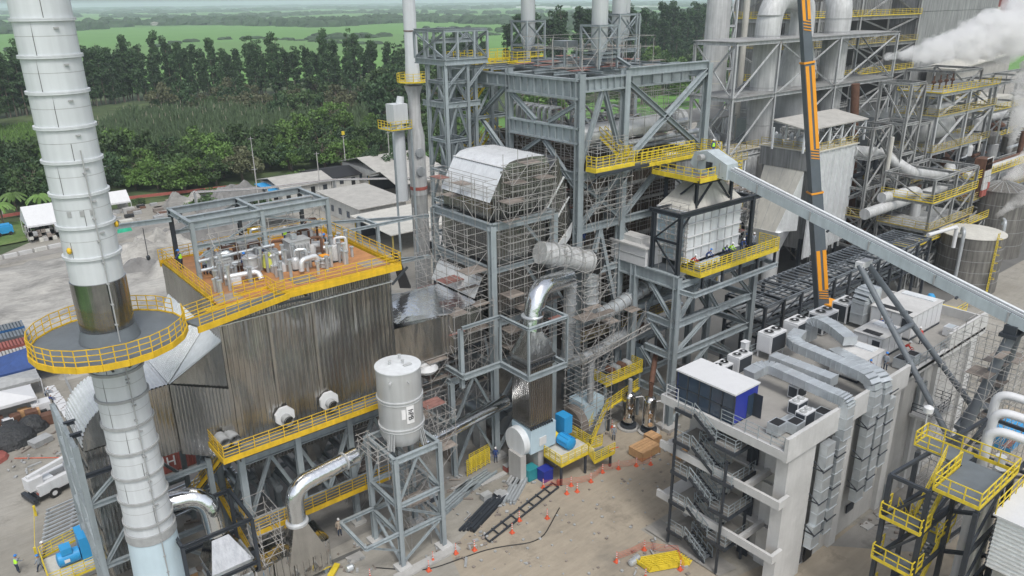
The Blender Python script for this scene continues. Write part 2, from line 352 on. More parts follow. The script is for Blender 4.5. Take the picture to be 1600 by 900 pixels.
sheet('dirt_track', [(26, 34), (30, 46.2), (45.5, 52.4), (62, 52), (60, 40), (56, 37.2), (45, 37.5), (45.6, 28.5), (62, 25.2), (95, 25.2), (95, 5), (20, 5)], -.012, 'dirt')
sheet('access_road', [(-10, 160), (12, 165.5), (34.5, 167.5), (62, 182), (60, 187), (34, 174.5), (12, 172.5), (-12, 168)], .0, 'slab')
sheet('grass_verge', [(-6, 178), (16, 180), (34, 182), (36, 196), (12, 200), (-8, 200)], .0, 'grass')
sheet('plant_slab', [(14, 53), (47, 53.5), (47, 56.8), (60, 57.5), (60, 110), (14, 110)], .004, 'slab')
sheet('concrete_pad', [(45.3, 37.2), (45.35, 29.2), (47.4, 28.8), (47.4, 37.2)], .10, 'slab')
sheet('concrete_pad', [(56, 25.4), (80, 25.4), (80, 18), (62, 19)], .0, 'slab')
sheet('grass_patch', [(18, 118), (23, 112), (29, 116), (27, 134), (21, 136)], .012, 'grass')
b = MB(); b.prism([(12.6+2.9*math.cos(a*.52)*(1+.2*math.sin(a*3)), 134+5*math.sin(a*.52)*(1+.15*math.cos(a*2))) for a in range(12)], -.01, .015); struct('puddle', b, 'water')
b = MB(); b.prism([(84, 237), (92, 235), (96, 238), (95, 243), (88, 245), (84, 243)], -.3, -.2); struct('river', b, mat('mud_water', (.25, .20, .13), .3, 0, .1, .05))
sheet('river_bank', [(82, 234), (97, 234), (97, 246), (84, 247)], -.26, mat('bank', (.22, .18, .12), .9, 0, .2, .2, 0, col2=(.09, .12, .04)))
def terrain(name, x0, y0, x1, y1, n, hf, m, z0=-.05):
    b = MB(); 
    for j in range(n+1):
        for i in range(n+1):
            x = x0+(x1-x0)*i/n; y = y0+(y1-y0)*j/n; e = min(i, j, n-i, n-j)/n*6; b.v.append((x, y, z0+max(0, min(1, e))*hf(x, y)))
    for j in range(n):
        for i in range(n): k = j*(n+1)+i; b.f.append((k, k+1, k+n+2, k+n+1))
    return struct(name, b, m, 60)
def fb(x, y, s, o=0): return noise.fractal(Vector((x*s, y*s, o)), 1, 2, 4)
terrain('sand_ground', -2, 104, 52, 166, 80, lambda x, y: .10+max(0, fb(x, y, .09, 3))*1.1, 'sand')
for i, (x, y, rx, ry, h) in enumerate([(36, 153, 9, 5, 4.2), (43, 158, 7, 5, 4.5), (50, 163, 8, 6, 4), (37, 140, 7, 5, 3.2), (45, 146, 8, 5, 3.6), (31, 146, 4, 3.5, 2.2), (40, 130, 6, 4, 2.4), (56, 172, 8, 7, 4), (64, 184, 9, 6, 4.5), (52, 188, 6, 4, 3)]):
    terrain('gravel_mound', x-rx, y-ry, x+rx, y+ry, 26, lambda X, Y, x=x, y=y, rx=rx, ry=ry, h=h: max(0, 1-((X-x)/rx)**2-((Y-y)/ry)**2)*h*.85*(1+.8*fb(X, Y, .35, 7)), 'sand_grey' if i % 3 else 'sand', -.02)
# ---- far land: woods in bands, seen as masses
def clump(b, x, y, z, rx, ry, h, rg, n=7, k=3):
    rs = []
    for i in range(k+1):
        t = i/k; rr = math.cos(t*1.35)**.6
        rs.append([(x+rx*rr*math.cos(2*math.pi*j/n)*rg.uniform(.75, 1.15), y+ry*rr*math.sin(2*math.pi*j/n)*rg.uniform(.75, 1.15), z+h*math.sin(t*1.5)*rg.uniform(.85, 1.1)) for j in range(n)])
    b.rings(rs)
def polar(pxdeg, d): a = PHI-R(pxdeg); return d*math.cos(a), d*math.sin(a)
def band(name, a0, a1, d0, d1, n, h0, h1, m, seed, w=18):
    rg = random.Random(seed); b = MB()
    for i in range(n):
        a = rg.uniform(a0, a1); d = rg.uniform(d0, d1)*(1+.10*math.sin(a*.35+seed)); x, y = polar(a, d); s = w*rg.uniform(.5, 1.4)*max(1, d/2600)
        clump(b, x, y, -1, s, s, rg.uniform(h0, h1), rg)
    return struct(name, b, m, kind='stuff', label='hazy mass of far trees between the fields')
mat('far_leaf', (.035, .065, .028), .9, 0, .45, .05)
band('far_wood', -38, -8, 1850, 2150, 300, 7, 20, 'far_leaf', 3)
band('far_wood', -8, 38, 1700, 2150, 420, 7, 19, 'far_leaf', 4)
band('far_wood', -42, 38, 3200, 3700, 300, 6, 16, 'far_leaf', 5, 22)
band('far_wood', -42, 38, 5200, 8000, 600, 6, 22, 'far_leaf', 6, 26)
band('far_wood', -42, 38, 9000, 14500, 500, 10, 30, 'far_leaf', 7, 40)
band('field_hedge', -38, 10, 1040, 1070, 70, 2, 5, 'far_leaf', 8, 9)
band('field_hedge', -14, 10, 1180, 1260, 60, 4, 9, 'far_leaf', 9, 12)
band('field_hedge', 4, 22, 1300, 1480, 130, 6, 12, 'far_leaf', 10, 15)
rg = random.Random(12)
for i in range(14):
    a = rg.uniform(1, 19); d = rg.uniform(3900, 5600); x, y = polar(a, d); L = rg.uniform(60, 190); W = rg.uniform(30, 60); h = rg.uniform(7, 13)
    t = Vector((math.sin(PHI-R(a)), -math.cos(PHI-R(a)), 0)); q = Vector((-t.y, t.x, 0)); c = Vector((x, y, 0)); b = MB()
    p = [c-t*L/2-q*W/2, c+t*L/2-q*W/2, c+t*L/2+q*W/2, c-t*L/2+q*W/2]; b.quadbox([*p, *[v+Vector((0, 0, h)) for v in p]])
    solo('warehouse', b, 'white_plain' if i % 4 else 'roof_sheet', 'long pale warehouse far off in the haze near the horizon', 'warehouse', group='pale warehouses near the horizon')
for i, (a, d) in enumerate([(-11.2, 1960), (-9.6, 1950), (-8.4, 2000), (-12.8, 1990), (-5.5, 2050), (-23.5, 2060)]):
    x, y = polar(a, d); b = MB(); b.box(x-9, y-7, 0, x+9, y+7, 5); b.yprism([(x-10, 5), (x+10, 5), (x, 8)], y-8, y+8)
    solo('farm_house', b, 'roof_sheet', ['pale roofed farm shed amid the far dark trees', 'farm shed beside the twin roofed farm shed, far off', 'farm shed rightmost of the farm roofs in the far trees', 'farm shed leftmost of the roofs beyond the green field', 'lone pale farm roof right of the slim stack trees', 'white farm roof far off right of the big white stack'][i], 'shed')
# ---------------------------------------------------------------- trees
def leafquad(b, p, s, rg, droop=0):
    n = Vector((rg.gauss(0, 1), rg.gauss(0, 1), rg.gauss(0, 1)+.4)).normalized(); a = n.orthogonal().normalized(); c = n.cross(a); th = rg.uniform(0, 6.28); u = (a*math.cos(th)+c*math.sin(th))*s*rg.uniform(.6, 1.2); v = n.cross(u)*rg.uniform(.45, .8); v.z -= droop*s
    b.quad(p-u-v*.3, p+v, p+u-v*.2, p-v*.9)
def crown(centers, per, s, rg, droop=0):
    b = MB()
    for c, r in centers:
        for _ in range(int(per*r*r)):
            d = Vector((rg.gauss(0, 1), rg.gauss(0, 1), rg.gauss(0, 1))).normalized()*r*rg.uniform(.55, 1.05); d.z *= .75; leafquad(b, Vector(c)+d, s, rg, droop)
    return b
def tree_proto(kind, seed):
    rg = random.Random(seed); tb = MB(); cs = []
    if kind == 'euc':
        H = 30; tb.tube([(0, 0, 0), (rg.uniform(-.4, .4), .2, H*.4), (rg.uniform(-.6, .6), 0, H*.93)], [.32, .22, .06], 6)
        for i in range(40):
            t = rg.random()**.9; z = H*(.12+.86*t); r = (1-abs(t-.3)*.95)*3.1+.3; a = rg.uniform(0, 6.28); q = (math.cos(a)*r*rg.uniform(.2, .9), math.sin(a)*r*rg.uniform(.2, .9), z); cs.append((q, rg.uniform(1.1, 2.1)))
            if i % 3 == 0: tb.tube([(0, 0, z-2.5), q], [.10, .03], 4)
        return tb, crown(cs, 26, .5, rg, .25)
    if kind == 'broad':
        H = 11; top = (rg.uniform(-.5, .5), rg.uniform(-.5, .5), H*.45); tb.tube([(0, 0, 0), top], [.38, .25], 6)
        for i in range(34):
            a = rg.uniform(0, 6.28); rr = 5.4*math.sqrt(rg.random()); z = H*.16+(1-(rr/6.4)**2)*H*.66*rg.uniform(.15, 1.05); q = (rr*math.cos(a), rr*math.sin(a), z+.6); cs.append((q, rg.uniform(.8, 1.9)))
            if i % 2 == 0: tb.tube([top, q], [.16, .04], 4)
        return tb, crown(cs, 38, .42, rg)
    if kind == 'bush':
        tb.tube([(0, 0, 0), (0, 0, 1.5)], [.12, .05], 5)
        for i in range(12):
            a = rg.uniform(0, 6.28); rr = 2.4*math.sqrt(rg.random()); q = (rr*math.cos(a), rr*math.sin(a), .8+rg.random()*1.8*(1-rr/3)); cs.append((q, rg.uniform(.7, 1.2)))
        return tb, crown(cs, 60, .30, rg)
    if kind == 'bamboo':
        b = MB()
        for i in range(34):
            a = rg.uniform(0, 6.28); L = rg.uniform(8, 13); pr = rg.uniform(2.5, 5.5); P = [Vector((math.cos(a)*pr*(t**2.2), math.sin(a)*pr*(t**2.2), L*(t-.25*t**3.2))) for t in [k/7 for k in range(8)]]
            tb.tube(P, [.07, .06, .06, .05, .05, .04, .03, .02], 3)
            for k in range(2, 8):
                for _ in range(20): leafquad(b, P[k]+Vector((rg.gauss(0, .55), rg.gauss(0, .55), rg.gauss(0, .5))), .42, rg, .5)
        return tb, b
    if kind == 'palm':
        b = MB(); H = 5; tb.tube([(0, 0, 0), (.2, 0, H)], [.2, .14], 6)
        for i in range(16):
            a = i*2.4; up = rg.uniform(.1, .9); P = [Vector((.2+math.cos(a)*2.6*t, math.sin(a)*2.6*t, H+up*t*1.2-1.9*t*t)) for t in [k/6 for k in range(7)]]; sd = Vector((-math.sin(a), math.cos(a), 0))
            for k in range(6):
                wv = .55*(1-abs(k-2)/6)
                for sg in (-1, 1): b.quad(P[k], P[k+1], P[k+1]+sd*sg*wv*.8-Vector((0, 0, .35)), P[k]+sd*sg*wv-Vector((0, 0, .35)))
        return tb, b
PROTO = {}
for kind, n in (('euc', 5), ('broad', 5), ('bush', 3), ('bamboo', 2), ('palm', 1)):
    PROTO[kind] = []
    for i in range(n):
        tb, cb = tree_proto(kind, 50+i*7+len(kind)); PROTO[kind].append((tb, cb, {}))
def plant_tree(name, kind, x, y, s, leaf, label, cat, group=None, z=-.3, sz=None, var=None):
    tb, cb, cache = PROTO[kind][(var if var is not None else random.randrange(len(PROTO[kind]))) % len(PROTO[kind])]
    if leaf not in cache: cache[leaf] = (newmesh('trunk', tb, 'bark'), newmesh('crown', cb, leaf))
    e = bpy.data.objects.new(name, None); COL.objects.link(e); e.location = (x, y, z); e.rotation_euler = (0, 0, random.uniform(0, 6.28)); e.scale = (s, s, sz or s)
    e['label'] = label; e['category'] = cat
    if group: e['group'] = group
    link('trunk', cache[leaf][0], e); link('crown', cache[leaf][1], e)
# eucalyptus wind break: ranks behind the reed field
def lerp(P, t):
    n = len(P)-1; i = min(n-1, int(t*n)); f = t*n-i; return P[i][0]*(1-f)+P[i+1][0]*f, P[i][1]*(1-f)+P[i+1][1]*f
for rank, (off, n) in enumerate(((0, 62), (14, 58), (7, 50))):
    row = [(26, 392), (60, 408), (100, 425), (139, 412), (175, 375), (230, 372), (300, 395)]
    for i in range(n):
        x, y = lerp(row, (i+random.uniform(-.4, .4)+.5)/n); s = random.uniform(.86, 1.22)
        plant_tree('eucalyptus_tree', 'euc', x+off*.7+random.uniform(-2, 2), y+off*.75+random.uniform(-2, 2), s*.80, 'leaf_euc', 'tall slender eucalyptus in the long dark windbreak row behind the reeds', 'tree', 'eucalyptus trees of the windbreak row', sz=s*random.uniform(.70, .92))
for i in range(9):
    plant_tree('eucalyptus_tree', 'euc', random.uniform(24, 40), random.uniform(352, 382), random.uniform(.9, 1.1), 'leaf_mid', 'eucalyptus standing forward of the row left of the white stack', 'tree', 'eucalyptus trees at the left edge')
for i in range(90):
    t = i/90; x, y = lerp([(270, 330), (400, 365), (540, 430), (700, 520)], t); s = random.uniform(1.0, 1.45)
    plant_tree('eucalyptus_tree', 'euc', x+random.uniform(-10, 10), y+random.uniform(-14, 22), s*1.1, 'leaf_dark', 'tall dark eucalyptus in the dense wood behind the boiler frame', 'tree', 'eucalyptus trees of the wood behind the boiler', sz=s)
# mixed woodland between windbreak and plant
MIX = [('big spreading', 'leaf_mid'), ('dull olive', 'leaf_dry'), ('dark', 'leaf_dark'), ('fresh green', 'leaf_bright')]
def scatter(n, poly, kind, leafs, lab, grp, s0, s1, name='broadleaf_tree', cat='tree', excl=None):
    xs = [p[0] for p in poly]; ys = [p[1] for p in poly]; k = 0; tr = 0
    while k < n and tr < 5000:
        tr += 1; x = random.uniform(min(xs), max(xs)); y = random.uniform(min(ys), max(ys)); ins = False; j = len(poly)-1
        for i in range(len(poly)):
            if (poly[i][1] > y) != (poly[j][1] > y) and x < (poly[j][0]-poly[i][0])*(y-poly[i][1])/(poly[j][1]-poly[i][1])+poly[i][0]: ins = not ins
            j = i
        if not ins: continue
        k += 1; s = random.uniform(s0, s1); plant_tree(name, kind, x, y, s, random.choice(leafs), lab, cat, grp, sz=s*random.uniform(.85, 1.2))
scatter(46, [(80, 352), (120, 365), (150, 352), (160, 320), (170, 290), (140, 280), (125, 300), (110, 330)], 'broad', ['leaf_dry', 'leaf_mid', 'leaf_dark'], 'rounded tree at the foot of the windbreak behind the reeds', 'rounded trees behind the reed field', .8, 1.35)
scatter(20, [(150, 330), (210, 330), (200, 260), (165, 245)], 'broad', ['leaf_dark', 'leaf_mid', 'leaf_dark'], 'tall rounded dark tree left of the slim stack', 'dark rounded trees left of the slim stack', 1.3, 2.1)
scatter(58, [(96, 246), (110, 262), (170, 255), (165, 225), (140, 196), (98, 200), (66, 204), (64, 226)], 'broad', ['leaf_mid', 'leaf_bright', 'leaf_mid', 'leaf_dark'], 'leafy green tree between the reeds and the small houses', 'green trees near the houses', .75, 1.15)
scatter(34, [(40, 250), (72, 250), (80, 215), (58, 203), (36, 212)], 'broad', ['leaf_bright', 'leaf_mid', 'leaf_dark'], 'green tree beyond the sand yard right of the white stack', 'green trees behind the sand yard', .6, 1.05)
scatter(20, [(10, 250), (36, 245), (36, 205), (14, 204)], 'broad', ['leaf_dark', 'leaf_mid'], 'dark green tree left of the white stack', 'dark trees left of the white stack', .7, 1.1)
scatter(9, [(22, 262), (60, 262), (56, 222), (24, 222)], 'bamboo', ['leaf_bright', 'leaf_mid'], 'arching clump of feathery bamboo behind the white stack', 'bamboo clumps behind the white stack', .9, 1.3, 'bamboo_clump', 'bamboo')
scatter(30, [(36, 206), (60, 198), (98, 200), (95, 185), (66, 176), (54, 182), (38, 198)], 'bush', ['leaf_mid', 'leaf_bright', 'leaf_dry'], 'low bush at the edge of the sand yard', 'low bushes at the edge of the sand yard', .6, 1.3, 'bush', 'bush')
scatter(34, [(230, 290), (420, 340), (420, 250), (330, 215), (200, 225)], 'broad', ['leaf_mid', 'leaf_bright', 'leaf_dark'], 'green tree in the thicket behind the boiler frame', 'green trees behind the boiler frame', 1.2, 1.9)
scatter(8, [(100, 180), (120, 168), (128, 180), (106, 196)], 'broad', ['leaf_mid', 'leaf_dark'], 'tree behind the small houses by the slim stack', 'trees behind the small houses', .6, .9)
for i, (x, y) in enumerate([(16, 196), (20, 205), (12, 206), (24, 199)]): plant_tree('palm_tree', 'palm', x, y, 1.1, 'leaf_bright', 'small palm tree by the road left of the white stack', 'palm tree', 'small palms by the road')
for i, (x, y, s, l) in enumerate([(75.2, 243, 1.15, 'leaf_bright'), (73.8, 208, .95, 'leaf_dry'), (66, 206, .9, 'leaf_mid'), (128, 262, 1.4, 'leaf_bright')]):
    plant_tree('broadleaf_tree', 'broad', x, y, s, l, ['bright green spreading tree left of the brown river', 'dull olive tree beside the sand heaps behind the roof frame', 'green tree next to the dull olive tree near the sand heaps', 'bright fern-like flat crowned tree right of the reed field'][i], 'tree')
# reed field: nobody could count the stems
b = MB(); pl = MB(); rg = random.Random(5); RP = [(56, 268), (118, 262), (140, 300), (150, 335), (120, 352), (82, 350), (62, 320)]
for _ in range(26000):
    x = rg.uniform(54, 165); y = rg.uniform(252, 350)
    if y < 254+max(0, (x-118)*.7) or y > 352-max(0, (x-120)*.5) or x < 56+max(0, (y-300)*.45): continue
    h = rg.uniform(4.0, 6.6)*(1+.5*noise.noise(Vector((x*.16, y*.16, 1)))+.3*noise.noise(Vector((x*.6, y*.6, 2)))); a = rg.uniform(0, 6.28); wx, wy = math.cos(a)*.42, math.sin(a)*.42; lx, ly = rg.gauss(0, .7), rg.gauss(0, .7)
    b.quad((x-wx, y-wy, -.3), (x+wx, y+wy, -.3), (x+lx*.6+wx*.8, y+ly*.6+wy*.8, h*.65), (x+lx*1.5, y+ly*1.5, h), (x+lx*.6-wx*.8, y+ly*.6-wy*.8, h*.65))
    if rg.random() < (.016 if y > 300 else .004): pl.quad((x-.12, y, h-.3), (x+.12, y, h-.3), (x+.07, y, h+1.2), (x-.07, y, h+1.2))
o = struct('reed_field', b, 'reed', kind='stuff', label='dense bed of tall green reeds'); struct('reed_plume', pl, 'reed_plume', kind='stuff', label='pale plumes standing over the reeds')
b = MB()
for _ in range(5000):
    x = rg.uniform(20, 60); y = rg.uniform(265, 372); h = rg.uniform(.6, 1.6); a = rg.uniform(0, 6.28); b.quad((x-.4*math.cos(a), y-.4*math.sin(a), -.3), (x+.4*math.cos(a), y+.4*math.sin(a), -.3), (x+rg.gauss(0, .3), y, h))
struct('tall_grass', b, 'leaf_bright', kind='stuff', label='bright tall grass left of the reeds')
# ================================================================ WHITE STACK (chimney)
CX, CY, CR = 8.63, 53.0, 1.58
t = T('chimney', 'tall white flanged steel stack with round yellow railed platform in the left foreground', 'chimney', (CX, CY, 0))
t.part('shell', MB().lathe((CX, CY, 0), [(CR, 9.2), (CR, 24.45)], 48, False), 'stack_paint', 50)
SH = t.part('shell', MB().lathe((CX, CY, 0), [(CR, 28.6), (CR, 56)], 48, True), 'stack_paint', 50)
t.part('base_shell', MB().lathe((CX, CY, 0), [(1.95, 0), (1.9, 1.0), (1.66, 9.2)], 48, False), 'stack_low', 50, label='plain bluish bottom section')
t.part('mirror_jacket', MB().lathe((CX, CY, 0), [(CR+.02, 25.3), (CR+.06, 25.32), (CR+.06, 27.0), (CR+.07, 27.0), (CR+.07, 28.6), (CR, 28.62)], 64, False), 'jacket', 50, label='polished metal jacket above the platform')
t.part('skirt', MB().lathe((CX, CY, 0), [(CR+.28, 24.45), (CR+.05, 25.3)], 48, False), 'grey_deck', 50)
z = 10.3; fl = []
t.part('flange_ring', MB().lathe((CX, CY, 0), [(CR+.05, 8.7), (CR+.16, 8.8), (CR+.16, 9.5), (CR, 9.5)], 48, False), 'flange', 30)
while z < 55:
    if not (23.6 < z < 28.7):
        t.part('flange_ring', MB().lathe((CX, CY, 0), [(CR, z-.09), (CR+.13, z-.09), (CR+.13, z-.005), (CR+.06, z), (CR+.13, z+.005), (CR+.13, z+.09), (CR, z+.09)], 48, False), 'stack_paint' if z > 28 else 'flange', 30)
        rg = random.Random(int(z*10)); 
        t.part('weld_seam', MB().lathe((CX, CY, 0), [(CR+.004, z+1.1), (CR+.004, z+1.13)], 48, False), 'flange', 30)
        a = -1.75+rg.uniform(-.75, .3); r = CR+.01
        mb = MB(); mb.quad(*[(CX+r*math.cos(a+d), CY+r*math.sin(a+d), zz) for d, zz in ((-.012, z+.1), (.012, z+.1), (.012, z+rg.choice([1.1, 1.95])), (-.012, z+rg.choice([1.1, 1.95])))]); t.part('joint_strip', mb, 'seam', parent=SH)
        a = -1.35+rg.uniform(-.1, .1); c = Vector((CX+(r+.05)*math.cos(a), CY+(r+.05)*math.sin(a), z+1.55)); t.part('lifting_lug', MB().bar(c-Vector((.13, 0, 0)), c+Vector((.13, 0, 0)), .12, .09), 'flange', parent=SH)
    z += 2.0
a0 = -1.45
mb = MB().bar((CX+(CR+.2)*math.cos(a0), CY+(CR+.2)*math.sin(a0), 1), (CX+(CR+.2)*math.cos(a0), CY+(CR+.2)*math.sin(a0), 37), .07)
for k in range(25): zz = 2+k*1.4; mb.bar((CX+(CR)*math.cos(a0), CY+(CR)*math.sin(a0), zz), (CX+(CR+.25)*math.cos(a0), CY+(CR+.25)*math.sin(a0), zz), .16, .08)
t.part('conduit', mb, 'flange')
for a, zz in ((-2.55, 30.9), (-.35, 32.0)):
    t.part('lifting_trunnion', MB().lathe((CX+CR*math.cos(a)*1.06, CY+CR*math.sin(a)*1.06, zz), [(.12, -.12), (.2, -.05), (.2, .05), (.12, .12)], 10, True, 'x'), 'yellow_deep', 30)
for k, a in enumerate((-2.25, -1.8, -1.45)):
    c = Vector((CX+(CR+.01)*math.cos(a), CY+(CR+.01)*math.sin(a), 33.2-.0*k)); tt = Vector((-math.sin(a), math.cos(a), 0)); t.part('sampling_port', MB().bar(c-tt*.12, c+tt*.12, .06, .34), 'flange')
c = Vector((CX, CY, 0)); 
def onr(a, r, z): return (CX+r*math.cos(a), CY+r*math.sin(a), z)
PR, NP = 4.7, 20; gap = R(18)
t.part('platform_deck', MB().lathe((CX, CY, 0), [(CR+.02, 24.30), (PR, 24.30), (PR, 24.42), (CR+.02, 24.42)], NP, False), 'grey_deck')
for k in range(NP):
    a = 2*math.pi*k/NP; b_ = 2*math.pi*(k+.997)/NP
    t.part('toe_beam', MB().bar(onr(a, PR+.05, 24.30), onr(b_, PR+.05, 24.30), .10, .42), 'yellow_deep')
    if k % 2 == 0: t.part('bracket', MB().bar(onr(a, CR, 24.08), onr(a, PR-.15, 24.08), .14, .22).bar(onr(a, CR, 22.6), onr(a, PR-1.4, 23.9), .12), 'steel_dark')
t.rail([onr(2*math.pi*k/NP, PR, 24.45) for k in range(1, NP+1)], 1.15, 'yellow_deep', 3, .8, 0, .06)
# ================================================================ PRECIPITATOR
X0, X1, Y0, Y1 = 16.2, 30.8, 54.5, 68.0
t = T('electrostatic_precipitator', 'huge box clad in streaky ribbed silver metal on a grey frame with yellow walkways', 'precipitator', (23.5, 61, 0))
for i in range(4):
    xa = X0+(X1-X0)*i/4; xb = X0+(X1-X0)*(i+1)/4-.04
    t.part('cladding_panel', MB().corr((xa, Y0, 12.4), (xb-xa, 0, 0), (0, 0, 10.3), (0, -1, 0), .38, .085, 14, .18, i), 'clad', 30)
    t.part('cladding_panel', MB().corr((xa, Y0-.05, 22.75), (xb-xa, 0, 0), (0, 0, 1.35), (0, -1, 0), .38, .12, 1), 'clad', 30)
    ya = Y0+(Y1-Y0)*i/4; yb = Y0+(Y1-Y0)*(i+1)/4
    t.part('cladding_panel', MB().corr((X0, yb, 10.8), (0, ya-yb, 0), (0, 0, 13.3), (-1, 0, 0), .38, .085, 8, .08, i+9), 'clad', 30)
    t.part('cladding_panel', MB().corr((X1, ya, 12.4), (0, yb-ya, 0), (0, 0, 11.7), (1, 0, 0), .35, .07, 2), 'clad', 40)
for i in (1, 2, 3): t.part('joint_strip', MB().box(X0+(X1-X0)*i/4-.12, Y0-.17, 12.4, X0+(X1-X0)*i/4+.08, Y0-.02, 22.6), 'clad')
t.part('drip_flashing', MB().bar((X0-.1, Y0-.12, 22.68), (X1+.1, Y0-.12, 22.68), .28, .07), 'clad_light')
t.part('rear_wall', MB().box(X0+.15, Y0+.3, 11, X1-.15, Y1, 24), 'clad')
t.part('corner_post_cladding', MB().box(X0-.14, Y0-.14, 12.4, X0+.05, Y0+.05, 24), 'clad')
# inlet face hoppers below (corrugated, seen between beams)
for i in range(3):
    xa = X0+.6+i*4.7; xb = xa+4.2
    for j in range(2):
        ya = Y0+.8+j*6.2; yb = ya+5.6; cx, cy = (xa+xb)/2, (ya+yb)/2
        t.part('hopper', MB().quadbox([(cx-.5, cy-.5, 6.3), (cx+.5, cy-.5, 6.3), (cx+.5, cy+.5, 6.3), (cx-.5, cy+.5, 6.3), (xa, ya, 12.3), (xb, ya, 12.3), (xb, yb, 12.3), (xa, yb, 12.3)]), 'clad')
t.part('hopper_cladding', MB().corr((X0+.2, Y0+1.6, 9.0), (X1-X0-.4, 0, 0), (0, -1.3, 3.2), (0, -1, -.4), .30, .08, 3, .1, 4), 'clad', 40)
# roof
t.part('roof_floor', MB().box(X0+.1, Y0+.0, 24.12, X1+.1, Y1, 24.22), 'wood_floor')
t.part('roof_edge', MB().box(X0-.9, Y0-.9, 23.98, X1+.4, Y0+.2, 24.16), 'yellow_deep')
for k in range(7): t.part('floor_sheet', MB().box(X0+.2+k*2.05, Y0+.25, 24.22, X0+2.1+k*2.05, Y0+1.9+.3*(k % 3), 24.25), 'wood_floor' if k % 3 else 'plank')
for p, q in (((X0+4.2, Y0-.9), (X1+.6, Y0-.9)), ((X1+.6, Y0-.9), (X1+.6, Y1)), ((X0+.1, Y0+1.2), (X0+.1, Y1)), ((X0-.2, Y1), (X1+.6, Y1))):
    t.rail([(p[0], p[1], 24.2), (q[0], q[1], 24.2)], 1.15, 'yellow_deep', 4, 1.3, .3, .055)
    t.part('edge_beam', MB().bar((p[0], p[1], 24.0), (q[0], q[1], 24.0), .12, .4), 'yellow_deep')
t.rail([(X0+1.6, Y0+.9, 24.2), (X0+4.2, Y0+.9, 24.2), (X0+4.2, Y0-.9, 24.2)], 1.15, 'yellow_deep', 4, 1.0, .3, .055)
t.part('walkway_bracket', MB().bar((20.2, 54.4, 23.3), (22.8, 52.9, 23.6), .14).bar((22.8, 52.9, 23.6), (22.8, 54.4, 23.6), .14).bar((20.2, 52.9, 23.75), (22.8, 52.9, 23.75), .14), 'steel_dark')
t.part('walkway_bracket', MB().bar((X1, 54.3, 22.4), (X1+1.2, 53.6, 23.9), .18), 'steel_dark')
# link walkway to stack platform
t.part('link_walkway', MB().quadbox([(13.9, 51.2, 24.1), (21.0, 53.3, 24.1), (21.0, 54.6, 24.1), (13.4, 52.9, 24.1), (13.9, 51.2, 24.25), (21.0, 53.3, 24.25), (21.0, 54.6, 24.25), (13.4, 52.9, 24.25)]), 'grey_deck')
t.part('link_beam', MB().bar((13.7, 51.15, 24.08), (21.2, 53.25, 24.08), .12, .45), 'yellow_deep'); t.part('link_beam', MB().bar((13.2, 52.95, 24.08), (16.5, 53.9, 24.08), .12, .45), 'yellow_deep')
t.rail([(13.9, 51.2, 24.25), (21.0, 53.3, 24.25)], 1.15, 'yellow_deep', 4, 1.0, 0, .055); t.rail([(13.4, 52.9, 24.25), (16.6, 53.9, 24.25)], 1.15, 'yellow_deep', 4, 1.0, 0, .055)
# upper and lower walkways on the front
t.part('walkway_deck', MB().box(14.6, 53.0, 12.35, 31.5, 54.3, 12.45), 'grey_deck'); t.part('walkway_beam', MB().box(14.5, 52.9, 12.1, 31.5, 53.0, 12.55), 'yellow_deep'); t.part('walkway_beam', MB().box(14.4, 52.9, 12.1, 14.5, 56.3, 12.55), 'yellow_deep')
t.part('walkway_deck', MB().box(14.5, 54.3, 12.35, 16.1, 56.3, 12.45), 'grey_deck')
t.rail([(14.5, 56.3, 12.5), (14.5, 52.95, 12.5), (31.5, 52.95, 12.5)], 1.15, 'yellow_deep', 4, 1.2, 0, .055)
t.part('walkway_deck', MB().box(16.0, 53.0, 4.85, 28.5, 54.6, 4.95), 'grey_deck'); t.part('walkway_beam', MB().box(15.9, 52.9, 4.6, 28.5, 53.0, 5.05), 'yellow_deep')
t.rail([(16.0, 56.5, 5.0), (16.0, 52.95, 5.0), (28.5, 52.95, 5.0)], 1.15, 'yellow_deep', 4, 1.2, 0, .055)
for y in (55.0, 61.5, 67.6):
    for i, x in enumerate((16.3, 21.1, 25.9, 30.7)):
        t.col(x, y, 0, 11.6, .5); t.part('footing', MB().box(x-.6, y-.6, 0, x+.6, y+.6, .25), 'concrete')
    t.beam((16.3, y, 10.5), (30.7, y, 10.5), .4, .7); t.beam((16.3, y, 4.5), (30.7, y, 4.5), .3, .45)
    for a, b_, za, zb in ((16.3, 18.7, 4.7, 10.2), (21.1, 18.7, 4.7, 10.2), (21.1, 23.5, 10.2, 4.7), (25.9, 23.5, 10.2, 4.7), (25.9, 28.3, 4.7, 10.2), (30.7, 28.3, 4.7, 10.2), (16.3, 18.7, .2, 4.4), (21.1, 18.7, .2, 4.4), (30.7, 27.5, .2, 4.4)):
        t.brace((a, y, za), (b_, y, zb), .28)
for x in (16.3, 21.1, 25.9, 30.7): t.beam((x, 55, 10.5), (x, 67.6, 10.5), .3, .6); t.beam((x, 55, 4.5), (x, 67.6, 4.5), .3, .4)
t.brace((16.3, 55, 10.2), (16.3, 61.5, .3), .3); t.brace((16.3, 61.5, 10.2), (16.3, 67.6, 4.5), .3)
